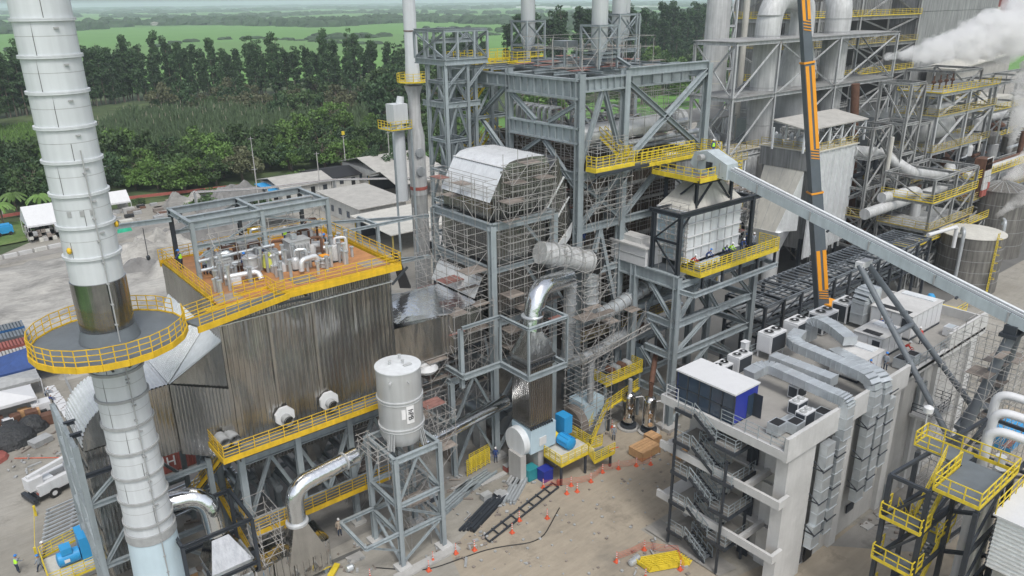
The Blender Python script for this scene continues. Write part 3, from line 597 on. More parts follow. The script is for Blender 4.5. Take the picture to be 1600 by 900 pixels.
# round openings with white octagonal collars, on brackets by the walkway
for x in (20.0, 23.9):
    oc = [(x+.85*math.cos(R(22.5+45*k)), 13.75+.85*math.sin(R(22.5+45*k))) for k in range(8)]
    t.part('rapper_collar', MB().yprism(oc, 53.95, 54.25), 'white_plain'); t.part('rapper_barrel', MB().lathe((x, 53.3, 13.6), [(.42, 0), (.42, .75), (.3, .75), (.3, .02)], 16, False, 'y'), 'flange', 30)
    t.part('rapper_bore', MB().lathe((x, 53.4, 13.6), [(.33, 0), (.33, .04)], 16, True, 'y'), 'black')
for x in (15.0, 15.8): t.part('rapper_barrel', MB().lathe((x, 53.8, 13.3), [(.42, 0), (.45, 1.3), (.3, 1.3), (.33, 0)], 16, False, 'y'), 'flange', 30)
# outlet nozzle and breeching duct
A = [(16.2, 54.6, 10.9), (16.2, 67.6, 10.9), (16.2, 67.6, 21.3), (16.2, 54.6, 21.3)]; B = [(12.9, 58.2, 11.2), (12.9, 64.6, 11.2), (12.9, 64.6, 17.4), (12.9, 58.2, 17.4)]
t.part('nozzle_body', MB().rings([A, B]), 'clad')
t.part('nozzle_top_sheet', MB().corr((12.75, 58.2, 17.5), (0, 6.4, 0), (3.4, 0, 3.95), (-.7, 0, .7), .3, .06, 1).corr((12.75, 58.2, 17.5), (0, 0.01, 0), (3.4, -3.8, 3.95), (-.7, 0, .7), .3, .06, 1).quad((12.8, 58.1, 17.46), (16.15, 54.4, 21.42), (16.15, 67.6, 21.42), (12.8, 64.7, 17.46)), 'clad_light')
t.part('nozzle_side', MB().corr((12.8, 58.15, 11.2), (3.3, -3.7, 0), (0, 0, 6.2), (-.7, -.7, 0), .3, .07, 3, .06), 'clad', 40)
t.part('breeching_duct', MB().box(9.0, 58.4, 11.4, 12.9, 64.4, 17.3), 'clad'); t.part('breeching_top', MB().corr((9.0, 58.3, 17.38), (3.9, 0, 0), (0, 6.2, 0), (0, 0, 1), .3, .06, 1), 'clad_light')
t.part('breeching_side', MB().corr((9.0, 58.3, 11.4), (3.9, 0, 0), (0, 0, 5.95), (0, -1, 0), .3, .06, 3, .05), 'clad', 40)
# elbow down: rounded outer shell with ribs
P = []
for k in range(9): a = R(90+90*k/8); P.append((9.4+3.2*math.cos(a), 14.1+3.2*math.sin(a)))
mb = MB()
for k in range(8):
    for d in range(2):
        pass
    (xa, za), (xb, zb) = P[k], P[k+1]; mb.corr((xa, 58.4, za), (xb-xa, 0, zb-za), (0, 6, 0), ((xa-9.4)/3.2, 0, (za-14.1)/3.2), .3, .07, 1)
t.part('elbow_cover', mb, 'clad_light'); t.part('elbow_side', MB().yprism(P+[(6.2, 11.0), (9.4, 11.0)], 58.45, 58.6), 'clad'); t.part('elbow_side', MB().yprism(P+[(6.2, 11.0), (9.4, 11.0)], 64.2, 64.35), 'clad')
t.part('downcomer', MB().box(6.3, 58.5, 2.5, 9.7, 64.3, 13.9), 'clad'); t.part('downcomer_cladding', MB().corr((6.22, 58.4, 2.5), (3.5, 0, 0), (0, 0, 11.4), (0, -1, 0), .3, .07, 3, .06), 'clad', 40); t.part('downcomer_cladding', MB().corr((6.2, 64.3, 2.5), (0, -5.9, 0), (0, 0, 11.5), (-1, 0, 0), .3, .07, 3, .06), 'clad', 40)
# ---- frame under the breeching
t = T('duct_support_steelwork', 'grey steel frame with cross bracing behind the lower white stack', 'steel frame', (6, 62, 0))
for x in (5.6, 14.4):
    for y in (57.2, 65.4): t.col(x, y, 0, 15.2 if x < 14 else 10.6, .4)
t.col(5.6, 61.3, 0, 15.2, .38)
for y in (57.2, 65.4):
    for z in (4.5, 10.0): t.beam((5.6, y, z), (14.4, y, z), .3, .4)
    t.brace((5.8, y, 4.7), (9.6, y, 9.8)); t.brace((14.2, y, 4.7), (10.2, y, 9.8)); t.brace((5.6, y, 10.2), (9.0, y, 13.0)); t.brace((14.4, y, .3), (10.2, y, 4.3)); t.brace((5.8, y, .3), (9.8, y, 4.3))
for z in (3.8, 6.6, 9.4, 12.2, 15.0):
    t.beam((5.6, 57.2, z), (5.6, 65.4, z), .28, .34)
for z, y in ((15.2, 61.3), (15.2, 59.0), (12.6, 57.2)): t.beam((5.6, y, z), (8.6, y, z), .3, .3, 'steel_dark')
for k in range(4): t.brace((5.6, 57.3, 3.9+2.8*k), (5.6, 61.2, 6.5+2.8*k), .16); t.brace((5.6, 61.4, 3.9+2.8*k), (5.6, 65.3, 6.5+2.8*k), .16)
# ================================================================ ROOF FRAME over precipitator
t = T('roof_canopy_steelwork', 'open grey steel beam frame standing over the roof machinery of the clad box', 'steel frame', (23, 64, 24.2))
FX = (17.2, 22.9, 28.8); FY0, FY1 = 61.2, 66.8
for x in FX:
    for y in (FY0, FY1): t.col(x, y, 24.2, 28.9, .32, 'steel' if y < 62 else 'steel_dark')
    t.beam((x, FY0, 28.75), (x, FY1, 28.75), .3, .45)
for y in (FY0, 64.0, FY1): t.beam((17.0, y, 28.75 if y != 64 else 28.6), (29.0, y, 28.75 if y != 64 else 28.6), .3, .6 if y != 64 else .4)
t.beam((17.2, FY0, 26.9), (28.8, FY0, 26.9), .25, .35); t.beam((17.2, FY1, 26.9), (28.8, FY1, 26.9), .25, .35)
t.beam((10.5, 68.5, 27.9), (17.2, 66.6, 28.1), .25, .4); t.brace((17.4, FY0, 26.0), (22.8, FY0, 28.4), .13); t.brace((28.6, FY0, 26.9), (23.0, FY0, 28.4), .13); t.brace((17.4, FY1, 26.9), (22.8, FY1, 28.4), .13)
for z0_, y in ((25.1, 60.6), (25.8, 60.9)): t.sect('pipe', 'tube', (17.2, y, z0_), (23.5, y, z0_+.1), .28, .28, 'galv')
solo('tackle_hook', MB().bar((15.0, 67.2, 27.6), (15.0, 67.2, 25.2), .05).lathe((15, 67.2, 25.0), [(.05, -.2), (.16, -.1), (.16, .15), (.05, .25)], 8), 'steel_dark', 'chain hook hanging below the left beam of the roof frame', 'hook')
# roof machinery
def rectifier(x, y, s, lab, tone='tank_new'):
    t = T('transformer_rectifier', lab, 'transformer', (x, y, 24.22))
    t.part('tank', MB().box(x-.8*s, y-.6*s, 24.25, x+.8*s, y+.6*s, 24.25+1.7*s), tone)
    for k in range(6): t.part('cooling_fin', MB().box(x-.7*s+k*.26*s, y-.85*s, 24.4, x-.66*s+k*.26*s, y-.6*s, 24.2+1.5*s), tone)
    t.part('bushing', MB().tube([(x+.8*s, y, 24.2+1.1*s), (x+1.9*s, y-.2, 24.2+1.0*s)], .3*s, 10), tone, 40); t.part('lid', MB().box(x-.86*s, y-.66*s, 24.25+1.7*s, x+.86*s, y+.66*s, 24.32+1.7*s), 'flange'); t.part('tap_box', MB().box(x-.4*s, y-.2*s, 24.3+1.75*s, x, y+.2*s, 24.3+2.1*s), 'pipe_grey')
rectifier(25.2, 60.2, 1.15, 'large pale grey finned transformer on the orange roof floor'); rectifier(22.0, 63.3, 1.0, 'grey finned transformer standing left under the roof frame'); rectifier(19.0, 60.9, .8, 'small grey transformer at the left end of the orange roof')
rectifier(27.6, 63.8, .8, 'grey transformer behind the large pale one, under the right post')
for i, (x, y, r, h, l) in enumerate([(20.6, 58.9, .55, 1.7, 'upright grey drum vessel with dark rim on the orange roof'), (22.6, 59.6, .5, 1.3, 'grey drum vessel draped with yellow cloth on the roof'), (26.3, 57.4, .45, .8, 'low grey box shaped vessel with orange lid on the roof')]):
    t = T('roof_vessel', l, 'vessel', (x, y, 24.22)); t.part('drum', MB().lathe((x, y, 24.25), [(r, 0), (r, h*.45), (r+.05, h*.47), (r+.05, h*.52), (r, h*.54), (r, h), (r*.8, h+.12)], 18), 'tank_new', 30); t.part('rim', MB().lathe((x, y, 24.25), [(r+.08, h-.12), (r+.08, h)], 18, True), 'flange', 30)
    if i == 1: t.part('cloth', MB().lathe((x-.3, y-.1, 24.3), [(.5, .3), (.42, .9), (.3, h+.15)], 9), mat('cloth_yellow', (.6, .62, .12), .9), 30)
    if i == 2: t.part('hatch', MB().box(x-.35, y-.35, 25.2, x+.35, y+.35, 25.26), 'orange')
rg = random.Random(18)
for i in range(16):
    x = 17.6+rg.random()*12; y = 57.6+rg.random()*8; r = rg.uniform(.3, .75); h = rg.uniform(.8, 2.1); t = T('roof_machine', 'grey vessel with pipe connections crowded among the machinery on the orange roof', 'vessel', (x, y, 24.22), 'vessels crowded on the orange roof')
    t.part('drum', MB().lathe((x, y, 24.25), [(r, 0), (r, h*.8), (r*.75, h), (.1, h+.1)], 14), rg.choice(['tank_new', 'white_plain', 'pipe_grey', 'concrete_light']), 40); t.part('connection', MB().tube(bend([(x, y, 24.4+h), (x, y, 24.9+h), (x+.9, y-.3, 24.9+h), (x+.9, y-.3, 24.3)], .25, 3), .12, 8), rg.choice(['galv', 'white_plain', 'rust']), 40); t.part('base', MB().box(x-r, y-r, 24.22, x+r, y+r, 24.34), 'steel_dark')
rg = random.Random(8)
for i in range(60):
    x = 17.0+rg.random()*13; y = Y0+1.2+rg.random()*5.2; h = rg.uniform(.6, 2.0); c = 'galv' if rg.random() < .7 else 'pipe_grey'
    solo('roof_pipe_stub', MB().lathe((x, y, 24.23), [(.13, 0), (.13, h), (.2, h), (.2, h+.08)], 8), c, 'short upright grey pipe stub on the orange roof floor', 'pipe stub', 30, 'pipe stubs on the orange roof floor')
for i, P in enumerate([[(24.0, 56.9, 24.5), (24.0, 56.9, 25.4), (25.6, 57.3, 25.4), (25.6, 57.3, 24.6)], [(18.2, 58.3, 24.9), (20.8, 58.0, 24.9), (20.8, 57.4, 24.4)], [(26.8, 60.4, 24.9), (28.9, 60.0, 24.9), (28.9, 59.2, 24.5)], [(21.5, 61.5, 25.0), (24.5, 61.0, 25.0), (24.5, 60.4, 24.4)]]):
    solo('roof_bent_pipe', MB().tube(bend(P, .5, 6), .22, 10), 'clad_light', ['white bent pipe near the front edge of the roof', 'grey pipe running along the left roof front', 'grey elbow pipe right of the large transformer', 'grey pipe between the drums and the large transformer'][i], 'pipe', 40)
for i in range(9):
    x = 17.6+rg.random()*12; y = 58+rg.random()*5; s = rg.uniform(.3, .6)
    solo('equipment_crate', MB().box(x-s, y-s*.7, 24.23, x+s, y+s*.7, 24.23+s*1.1), rg.choice(['rust', 'white_plain', 'plank', 'flange']), 'small box of fittings lying on the roof floor', 'box', None, 'boxes of fittings on the orange roof')
solo('valve_block', MB().box(23.0, 65.0, 24.4, 24.6, 66.2, 24.9).box(23.2, 65.2, 25.1, 24.4, 66.0, 26.3).tube([(23.2, 65.3, 25.5), (24.7, 65.3, 25.5)], .35, 8), 'yellow_deep', 'yellow machinery block at the back of the roof', 'machinery')
scaffold('light scaffold standing among the machinery on the orange roof', 18.2, 58.2, 22.2, 60.4, 24.25, 28.0, 2, 1.9, dens=.12, seed=3)
scaffold('scaffold in the bay behind the middle roof frame post', 23.3, 61.6, 28.2, 63.0, 24.25, 28.4, 2.4, 2.1, dens=.1, seed=4)
# ================================================================ BLOWDOWN TANK on its stand
t = T('tank_stand', 'grey four legged steel stand carrying the upright cylindrical tank', 'steel frame', (27.9, 49.2, 0))
SX, SY = (25.8, 30.0), (47.0, 51.6)
for x in SX:
    for y in SY: t.col(x, y, .3, 10.7, .42); t.part('footing', MB().box(x-.6, y-.6, 0, x+.6, y+.6, .3), 'concrete_light')
    for z in (10.5, 6.2, 3.3): t.beam((x, 47, z), (x, 51.6, z), .3, .5 if z > 10 else .35)
    t.brace((x, 47, 3.3), (x, 49.3, 6.1), .16); t.brace((x, 51.6, 3.3), (x, 49.3, 6.1), .16); t.brace((x, 47, .4), (x, 51.6, 3.2), .2)
for y in SY:
    for z in (10.5, 6.2, 3.3): t.beam((25.8, y, z), (30, y, z), .3, .55 if z > 10 else .35)
    t.brace((25.8, y, 6.3), (27.9, y, 10.2), .16); t.brace((30, y, 6.3), (27.9, y, 10.2), .16); t.brace((30, y, 3.4), (25.8, y, 6.1), .18); t.brace((25.8, y, .5), (30, y, 3.2), .18)
t.beam((22.6, 47.0, 3.6), (25.8, 47.0, 3.6), .25, .3); t.beam((22.6, 51.4, 3.6), (25.8, 51.4, 3.6), .25, .3); t.beam((22.6, 47.0, 3.6), (22.6, 51.4, 3.6), .25, .3); t.brace((23.0, 47, 3.5), (25.8, 47, 1.8), .14)
t = T('vertical_tank', 'upright pale grey steel tank with two ring seams marked hPB', 'tank', (27.9, 49.2, 10.8))
TC = (27.9, 49.2, 0); TR = 1.82
t.part('shell', MB().lathe(TC, [(TR*.8, 10.9), (TR, 11.7), (TR, 17.6)], 48, False), 'tank_new', 40)
t.part('roof', MB().lathe(TC, [(TR+.06, 17.55), (TR+.06, 17.65), (0.01, 17.82)], 48, False), 'white_paint', 40)
for z in (12.5, 15.0): t.part('stiffener_ring', MB().lathe(TC, [(TR, z), (TR+.1, z+.02), (TR+.1, z+.1), (TR, z+.12)], 48, False).lathe(TC, [(TR, z-.25), (TR+.07, z-.23), (TR+.07, z-.18), (TR, z-.16)], 48, False), 'tank_new', 30)
for a in (-2.6, -1.1, .3, 1.8):
    for k in (-.12, .12, .0): c = a+k; t.part('leg_gusset', MB().bar((27.9+2.1*math.cos(c), 49.2+2.1*math.sin(c), 10.8), (27.9+1.82*math.cos(c), 49.2+1.82*math.sin(c), 12.2), .05, .3), 'tank_new')
for x, y in ((27.3, 49.4), (28.2, 48.9), (28.5, 49.9)): t.part('nozzle', MB().lathe((x, y, 17.7), [(.09, 0), (.09, .35), (.15, .35), (.15, .42)], 10), 'tank_new', 30)
t.part('roof_hatch', MB().box(28.0, 48.3, 17.78, 28.7, 48.6, 17.86), 'tank_new'); 
def on_cyl(c, r, ang, z): return Vector((c[0]+r*math.cos(ang), c[1]+r*math.sin(ang), z))
aa = math.atan2(-49.2, -27.9)+.32
for a, z, r in ((-2.45, 16.9, .11), (-1.7, 16.9, .05)): q = on_cyl(TC, TR, a, z); t.part('nozzle', MB().tube([q, q+(q-Vector((27.9, 49.2, z))).normalized()*.3], r, 10), 'tank_new', 30)
fc = bpy.data.curves.new('lettering', 'FONT'); fc.body = 'hPB'; fc.size = .62; fc.extrude = .008; fc.align_x = 'CENTER'; fc.align_y = 'CENTER'
tmp = bpy.data.objects.new('tmp', fc); COL.objects.link(tmp); dg = bpy.context.evaluated_depsgraph_get(); tme = bpy.data.meshes.new_from_object(tmp.evaluated_get(dg)); bpy.data.objects.remove(tmp)
lb = MB()
for v in tme.vertices:   # rotate the text a quarter turn and wrap it round the shell
    a = aa+.10+(v.co.y)/TR; lb.v.append(tuple(on_cyl(TC, TR+.06+v.co.z, a, 13.95-v.co.x)))
lb.f = [tuple(p.vertices) for p in tme.polygons]; t.part('lettering', lb, 'black')
mb = MB()
for k in range(4): a = aa-.08+.09*k; mb.quad(on_cyl(TC, TR+.03, a, 13.15), on_cyl(TC, TR+.03, a+.09, 13.15), on_cyl(TC, TR+.03, a+.09, 14.75), on_cyl(TC, TR+.03, a, 14.75))
for k in range(2): a = aa-.30+.09*k; mb.quad(on_cyl(TC, TR+.03, a, 13.6), on_cyl(TC, TR+.03, a+.09, 13.6), on_cyl(TC, TR+.03, a+.09, 14.5), on_cyl(TC, TR+.03, a, 14.5))
t.part('label_patch', mb, 'cone_white')
scaffold('slim scaffold with red edged planks inside the tank stand', 27.4, 48.0, 29.4, 50.6, 0, 9.4, 2, 2.3, seed=5, dens=.2, brace=.8)
scaffold('small scaffold by the left side of the tank stand top', 24.6, 47.6, 25.5, 50.8, 8.6, 10.6, 1.6, 2, seed=6, dens=.7, red=.9)
scaffold('scaffold around the pipe end right of the tank', 31.2, 48.8, 33.0, 51.8, 6.5, 11.8, 1.6, 1.8, seed=7, dens=.12, brace=.6)
solo('polished_duct', MB().tube([(30.5, 50.4, 8.6), (42.8, 54.2, 6.9)], .62, 24), 'chrome', 'long straight polished metal duct running from the tank stand to the ribbed stack duct', 'duct', 40)
t = T('polished_elbow_duct', 'polished metal duct bending down in front of the lower yellow walkway', 'duct', (19, 50.5, 4))
t.part('pipe', MB().tube(bend([(24.5, 51.2, 9.6), (18.6, 50.6, 9.4), (18.6, 50.6, 6.2)], 1.9, 8), .72, 24), 'chrome', 40); t.part('end_cone', MB().tube([(24.5, 51.2, 9.6), (25.6, 51.3, 9.75)], [.72, .02], 20), 'chrome', 40); t.part('collar', MB().tube([(23.2, 51.05, 9.57), (23.35, 51.07, 9.57)], .8, 20), 'flange', 40); t.part('collar', MB().lathe((18.6, 50.6, 6.2), [(.9, -.1), (.9, .1)], 20), 'tank_new', 40)
t.part('transition', MB().quadbox([(17.3, 49.9, 2.8), (20.6, 49.9, 2.8), (20.6, 53.2, 2.8), (17.3, 53.2, 2.8), (18.0, 50.0, 6.1), (19.2, 50.0, 6.1), (19.2, 51.2, 6.1), (18.0, 51.2, 6.1)]), 'mirror')
t = T('air_preheater', 'crumpled shiny clad casing on the ground under the walkways', 'casing', (18, 52, 0))
b = MB(); 
for k in range(4): b.corr((14.6+k*1.6, 50.2, 1.0), (1.5, 0, 0), (0, 0, 2.6), (0, -1, 0), .5, .06, 6, .30, k*3)
t.part('casing_sheet', b, 'mirror', 30); t.part('casing', MB().box(14.6, 50.4, .6, 21.0, 53.2, 3.4), 'mirror'); t.part('casing_lid', MB().corr((14.6, 50.3, 3.45), (6.4, 0, 0), (0, 2.9, .2), (0, 0, 1), .5, .06, 5, .25, 8), 'mirror', 30)
for x in (15, 20.6): t.part('support', MB().box(x-.2, 50.6, 0, x+.2, 51.0, .8), 'steel')
t = T('left_elbow_duct', 'polished duct from behind the white stack bending down onto a stepped hopper', 'duct', (13, 54, 0))
t.part('pipe', MB().tube(bend([(9.2, 54.9, 9.6), (13.0, 54.0, 9.6), (13.1, 53.2, 6.2)], 1.8, 8), .78, 24), 'chrome', 40)
t.part('hopper_top', MB().quadbox([(11.8, 51.4, 4.0), (15.0, 51.4, 4.0), (15.0, 54.2, 4.0), (11.8, 54.2, 4.0), (12.5, 52.6, 6.2), (13.8, 52.6, 6.2), (13.8, 53.9, 6.2), (12.5, 53.9, 6.2)]), 'mirror')
for k in range(4): t.part('hopper_course', MB().box(11.9-.0*k, 51.5, 1.4+k*.66, 15.0, 54.2, 1.95+k*.66).box(11.8, 51.4, 1.93+k*.66, 15.1, 54.3, 2.05+k*.66), 'galv' if k % 2 else 'mirror')
t.part('fan_scroll', MB().lathe((13.2, 50.2, 1.3), [(1.2, 0), (1.25, .5), (1.2, 1.4)], 20, True, 'y'), 'clad_light', 40); t.part('motor', MB().lathe((13.2, 49.0, 1.0), [(.5, 0), (.5, 1.1), (.3, 1.2)], 14, True, 'y'), 'blue', 40)
for x, y in ((11.8, 52.0), (15.3, 52.0)): t.part('leg', MB().box(x-.15, y, 0, x+.15, y+.3, 4), 'steel_dark')
t = T('pipe_support_steelwork', 'dark low steel frame under the left elbow duct', 'steel frame', (12, 55, 0))
for x in (10.0, 15.2):
    for y in (50.8, 55.6): t.col(x, y, 0, 8.0, .25, 'steel_dark')
for y in (50.8, 55.6): t.beam((10.0, y, 8.0), (15.2, y, 8.0), .22, .28, 'steel_dark'); t.beam((10.0, y, 4.0), (15.2, y, 4.0), .22, .28, 'steel_dark')
for x in (10.0, 15.2): t.beam((x, 50.8, 8.0), (x, 55.6, 8.0), .22, .28, 'steel_dark')
scaffold('small scaffold beside the stepped hopper', 15.6, 50.6, 17.2, 53.6, 0, 7.0, 1.5, 1.8, seed=8, dens=.15, brace=.5)
t = T('ground_stair', 'steep yellow stair at the left end of the clad box', 'stair', (15, 58, 0)); stairs(t, (12.6, 60.5, 4.8), (16.0, 55.2, 12.3), .9, 'yellow_deep', (.8, .5, 0), n=18); stairs(t, (16.4, 56.5, .2), (15.6, 60.8, 4.8), .9, 'yellow_deep', (1, 0, 0), n=12)
# ================================================================ ECONOMISER TOWER
EX0, EX1, EY0, EY1 = 42.4, 50.3, 55.3, 65.0
t = T('economiser_tower', 'tower of ribbed silver casing in a grey frame under a white sloping hood', 'tower', (46, 60, 0))
for x in (EX0, 50.3):
    for y in (EY0, EY1): t.col(x, y, 0, 25.1, .6); t.part('footing', MB().box(x-.8, y-.8, 0, x+.8, y+.8, .4), 'concrete')
t.col(37.0, 55.2, 0, 10.6, .5); t.col(37.0, 64.8, 0, 10.6, .5)
for z in (25.0, 10.6): 
    for y in (EY0-.05, EY1): t.beam((EX0, y, z), (50.3, y, z), .4, .75)
    for x in (EX0-.05, 50.35): t.beam((x, EY0, z), (x, EY1, z), .4, .75)
for z in (20.6, 15.0, 5.4):
    t.beam((EX0, EY0, z), (50.3, EY0, z), .3, .45); t.beam((EX0, EY0, z), (EX0, EY1, z), .35, .8 if z > 20 else .5)
for z in (10.6, 5.4):
    t.beam((37.0, 55.2, z), (EX0, 55.2, z), .35, .6); t.beam((37.0, 55.2, z), (37.0, 64.8, z), .35, .6); t.beam((37, 64.8, z), (EX0, 64.8, z), .35, .6)
for za, zb in ((10.9, 15), (15, 20.6), (20.6, 24.7), (.4, 5.4), (5.4, 10.4)):
    t.brace((50.0, EY0, za), (46.4, EY0, zb), .28); 
    if za < 10: t.brace((EX0, EY0, za), (46.4, EY0, zb), .28); t.brace((37.0, 55.2, za), (39.7, 55.2, zb), .24); t.brace((42.2, 55.2, za), (39.7, 55.2, zb), .24)
for k in range(3): t.brace((EX0, 56+2.8*k, 10.9), (EX0, 57.4+2.8*k, 14.8), .2)
t.part('casing', MB().box(43.1, 56.1, 10.9, 49.8, 64.4, 24.4), 'clad')
for z in (11.0, 15.6, 21.2):
    h = {11.0: 4.2, 15.6: 4.6, 21.2: 3.2}[z]
    t.part('casing_panel', MB().corr((43.0, 56.0, z), (6.8, 0, 0), (0, 0, h), (0, -1, 0), .34, .08, 4, .06, z), 'clad', 40)
    t.part('casing_panel', MB().corr((43.0, 64.5, z), (0, -8.5, 0), (0, 0, h), (-1, 0, 0), .34, .08, 4, .06, z+1), 'clad', 40)
# hood
HX, HY0, HY1 = 43.3, 56.4, 64.4
t.part('hood_base', MB().box(HX, HY0, 25.3, 50.4, HY1, 27.2), 'clad'); t.part('hood_base_panel', MB().corr((HX-.05, HY1, 25.3), (0, HY0-HY1, 0), (0, 0, 1.9), (-1, 0, 0), .34, .08, 1), 'clad', 40)
prof = [(HX-.2, 27.2), (44.9, 30.2), (45.5, 30.6), (46.3, 30.75), (48.2, 30.8), (49.9, 30.7), (50.4, 30.3), (50.5, 29.0), (50.4, 27.2)]
t.part('hood_end', MB().yprism(prof, HY0+.05, HY0+.2), 'clad'); t.part('hood_core', MB().yprism([(x, z-.06) for x, z in prof], HY0+.1, HY1-.1), 'clad')
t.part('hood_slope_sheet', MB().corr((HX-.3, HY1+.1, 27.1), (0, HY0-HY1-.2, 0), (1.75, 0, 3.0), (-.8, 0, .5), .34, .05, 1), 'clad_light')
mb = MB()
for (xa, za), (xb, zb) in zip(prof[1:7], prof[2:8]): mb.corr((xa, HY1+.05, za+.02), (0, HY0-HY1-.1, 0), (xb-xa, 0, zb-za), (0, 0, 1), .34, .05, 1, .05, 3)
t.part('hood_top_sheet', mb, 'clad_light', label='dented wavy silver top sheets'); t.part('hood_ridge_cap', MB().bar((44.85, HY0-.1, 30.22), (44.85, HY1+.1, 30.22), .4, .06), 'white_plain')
t.part('hood_end_panel', MB().corr((HX, HY0, 25.3), (7.1, 0, 0), (0, 0, 2.0), (0, -1, 0), .34, .08, 1).corr((44.4, HY0, 27.3), (6.2, 0, 0), (0, 0, 2.6), (0, -1, 0), .34, .08, 1), 'clad', 40)
# duct sloping down to the right
A = [(49.5, 56.6, 27.0), (49.5, 63.6, 27.0), (51.9, 63.6, 30.3), (51.9, 56.6, 30.3)]; B = [(51.2, 56.7, 20.2), (51.2, 63.0, 20.2), (54.2, 63.0, 23.4), (54.2, 56.7, 23.4)]
t.part('crossover_duct', MB().rings([A, B]), 'clad_dark'); t.part('crossover_panel', MB().corr((49.5, 56.5, 27.0), (2.4, 0, 3.3), (1.9, .05, -6.85), (0, -1, 0), .30, .12, 3, .05), 'clad', 40)
for k in (.3, .62): t.part('panel_joint', MB().bar((49.5+1.8*k, 56.33, 27-6.8*k), (51.9+2.3*k, 56.33, 30.3-6.9*k), .12, .12), 'clad_light')
t.part('end_cover', MB().quadbox([(51.0, 56.35, 19.2), (53.6, 56.35, 21.6), (53.6, 56.5, 21.6), (51.0, 56.5, 19.2), (51.3, 56.35, 20.6), (54.1, 56.35, 23.3), (54.1, 56.5, 23.3), (51.3, 56.5, 20.6)]), 'clad_light')
# sloping white awning sheet on the left face and bulge transition to the precipitator
t.part('sloping_sheet', MB().corr((41.4, 64.6, 17.6), (0, -7.6, 0), (1.1, 0, 2.1), (-.8, 0, .4), .34, .05, 1), 'clad_light'); t.part('duct_shoulder', MB().box(42.4, 57.0, 17.4, 43.1, 64.6, 19.7), 'clad')
bp = [(33.6, 57.8), (34.2, 61.4), (38.4, 63.2), (42.2, 63.0), (42.2, 56.6), (37.6, 55.6)]
t2 = T('inlet_transition', 'ribbed silver transition duct with shiny faceted top between the clad box and the tower', 'duct', (36, 59, 14))
t2.part('top_sheet', MB().prism(bp, 17.2, 17.5), 'chrome'); t2.part('top_slope', MB().quad((31.9, 55.9, 17.9), (33.9, 56.6, 17.6), (34.3, 62.0, 17.6), (31.9, 63.6, 17.9)).quad((31.9, 55.9, 17.9), (37.6, 55.5, 17.5), (33.6, 57.8, 17.6)), 'chrome')
for (xa, ya), (xb, yb) in ((bp[0], bp[1]), (bp[1], bp[2]), (bp[5], bp[0]), (bp[4], bp[5])):
    nx, ny = (yb-ya), -(xb-xa); L = math.hypot(nx, ny); s_ = 1 if (nx*(-1)+ny*(-1)) > 0 else -1
    t2.part('side_panel', MB().corr((xa, ya, 13.4), (xb-xa, yb-ya, 0), (0, 0, 3.9), (s_*nx/L, s_*ny/L, 0), .34, .09, 3, .08), 'clad', 40)
t2.part('body', MB().prism([(31, 56.5), (31, 64), (42, 64), (42, 56.8), (37.5, 56)], 13.0, 17.2), 'clad'); t2.part('soffit', MB().prism([(31, 56.5), (31, 64), (42, 64), (42, 56.8)], 12.6, 12.99), 'steel_dark')
# column bracket and goods left of tower
t = T('side_platform_steelwork', 'grey beam frame with four posts between the clad box and the tower', 'steel frame', (35, 66, 12))
for x in (33.2, 36.5):
    for y in (66.5, 70.5): t.col(x, y, 0, 24.0, .3)
for z in (24.0, 19.5, 15.5):
    for y in (66.5, 70.5): t.beam((33.2, y, z), (42.4, y if y < 68 else 66, z), .22, .3)
    for x in (33.2, 36.5): t.beam((x, 66.5, z), (x, 70.5, z), .22, .3)
scaffold('dense scaffold wrapping the left face of the silver tower', 39.9, 55.8, 42.2, 65.0, 10.9, 24.6, 1.7, 1.95, seed=11, dens=.42, red=.2, brace=.45)
scaffold('dense scaffold on the front face of the silver tower', 43.0, 53.3, 50.0, 55.0, 10.9, 27.5, 1.7, 1.95, seed=12, dens=.42, red=.3, brace=.35)
scaffold('scaffold with planks in front of the white hood', 42.0, 55.4, 43.0, 64.8, 25.4, 28.4, 1.9, 1.6, seed=13, dens=.6, red=.35, brace=.2)
scaffold('scaffold on the right side of the white hood', 44.6, 54.8, 50.0, 56.2, 25.4, 30.5, 1.8, 1.9, seed=14, dens=.4, red=.3, brace=.4)
scaffold('scaffold below the transition duct beside the tank', 33.0, 55.6, 37.0, 62.0, 5.5, 13.0, 1.7, 1.9, seed=15, dens=.4, red=.15, brace=.5)
scaffold('scaffold on the ground deck under the silver tower', 37.6, 56.2, 42.2, 64.4, 5.6, 10.4, 1.6, 1.6, seed=16, dens=.3, red=.1, brace=.6)
scaffold('scaffold between the transition duct and the tower', 37.4, 54.8, 42.0, 56.6, 11.0, 17.4, 1.6, 1.9, seed=17, dens=.5, red=.4, brace=.6)
solo('fabric_bag', MB().lathe((35.0, 56.3, 12.0), [(.9, 0), (1.15, .35), (.9, .8), (.3, .95)], 14), 'white_plain', 'white rounded cover lying on the scaffold below the transition duct', 'cover', 40)
solo('black_sheet', MB().quadbox([(37.4, 64.4, 17.6), (38.2, 63.6, 17.6), (38.5, 64.0, 17.6), (37.8, 64.8, 17.6), (37.3, 65.6, 21.2), (37.7, 65.0, 21.2), (37.9, 65.2, 21.0), (37.5, 65.8, 21.0)]), 'black', 'black sheet hanging on the scaffold above the transition duct', 'sheet')
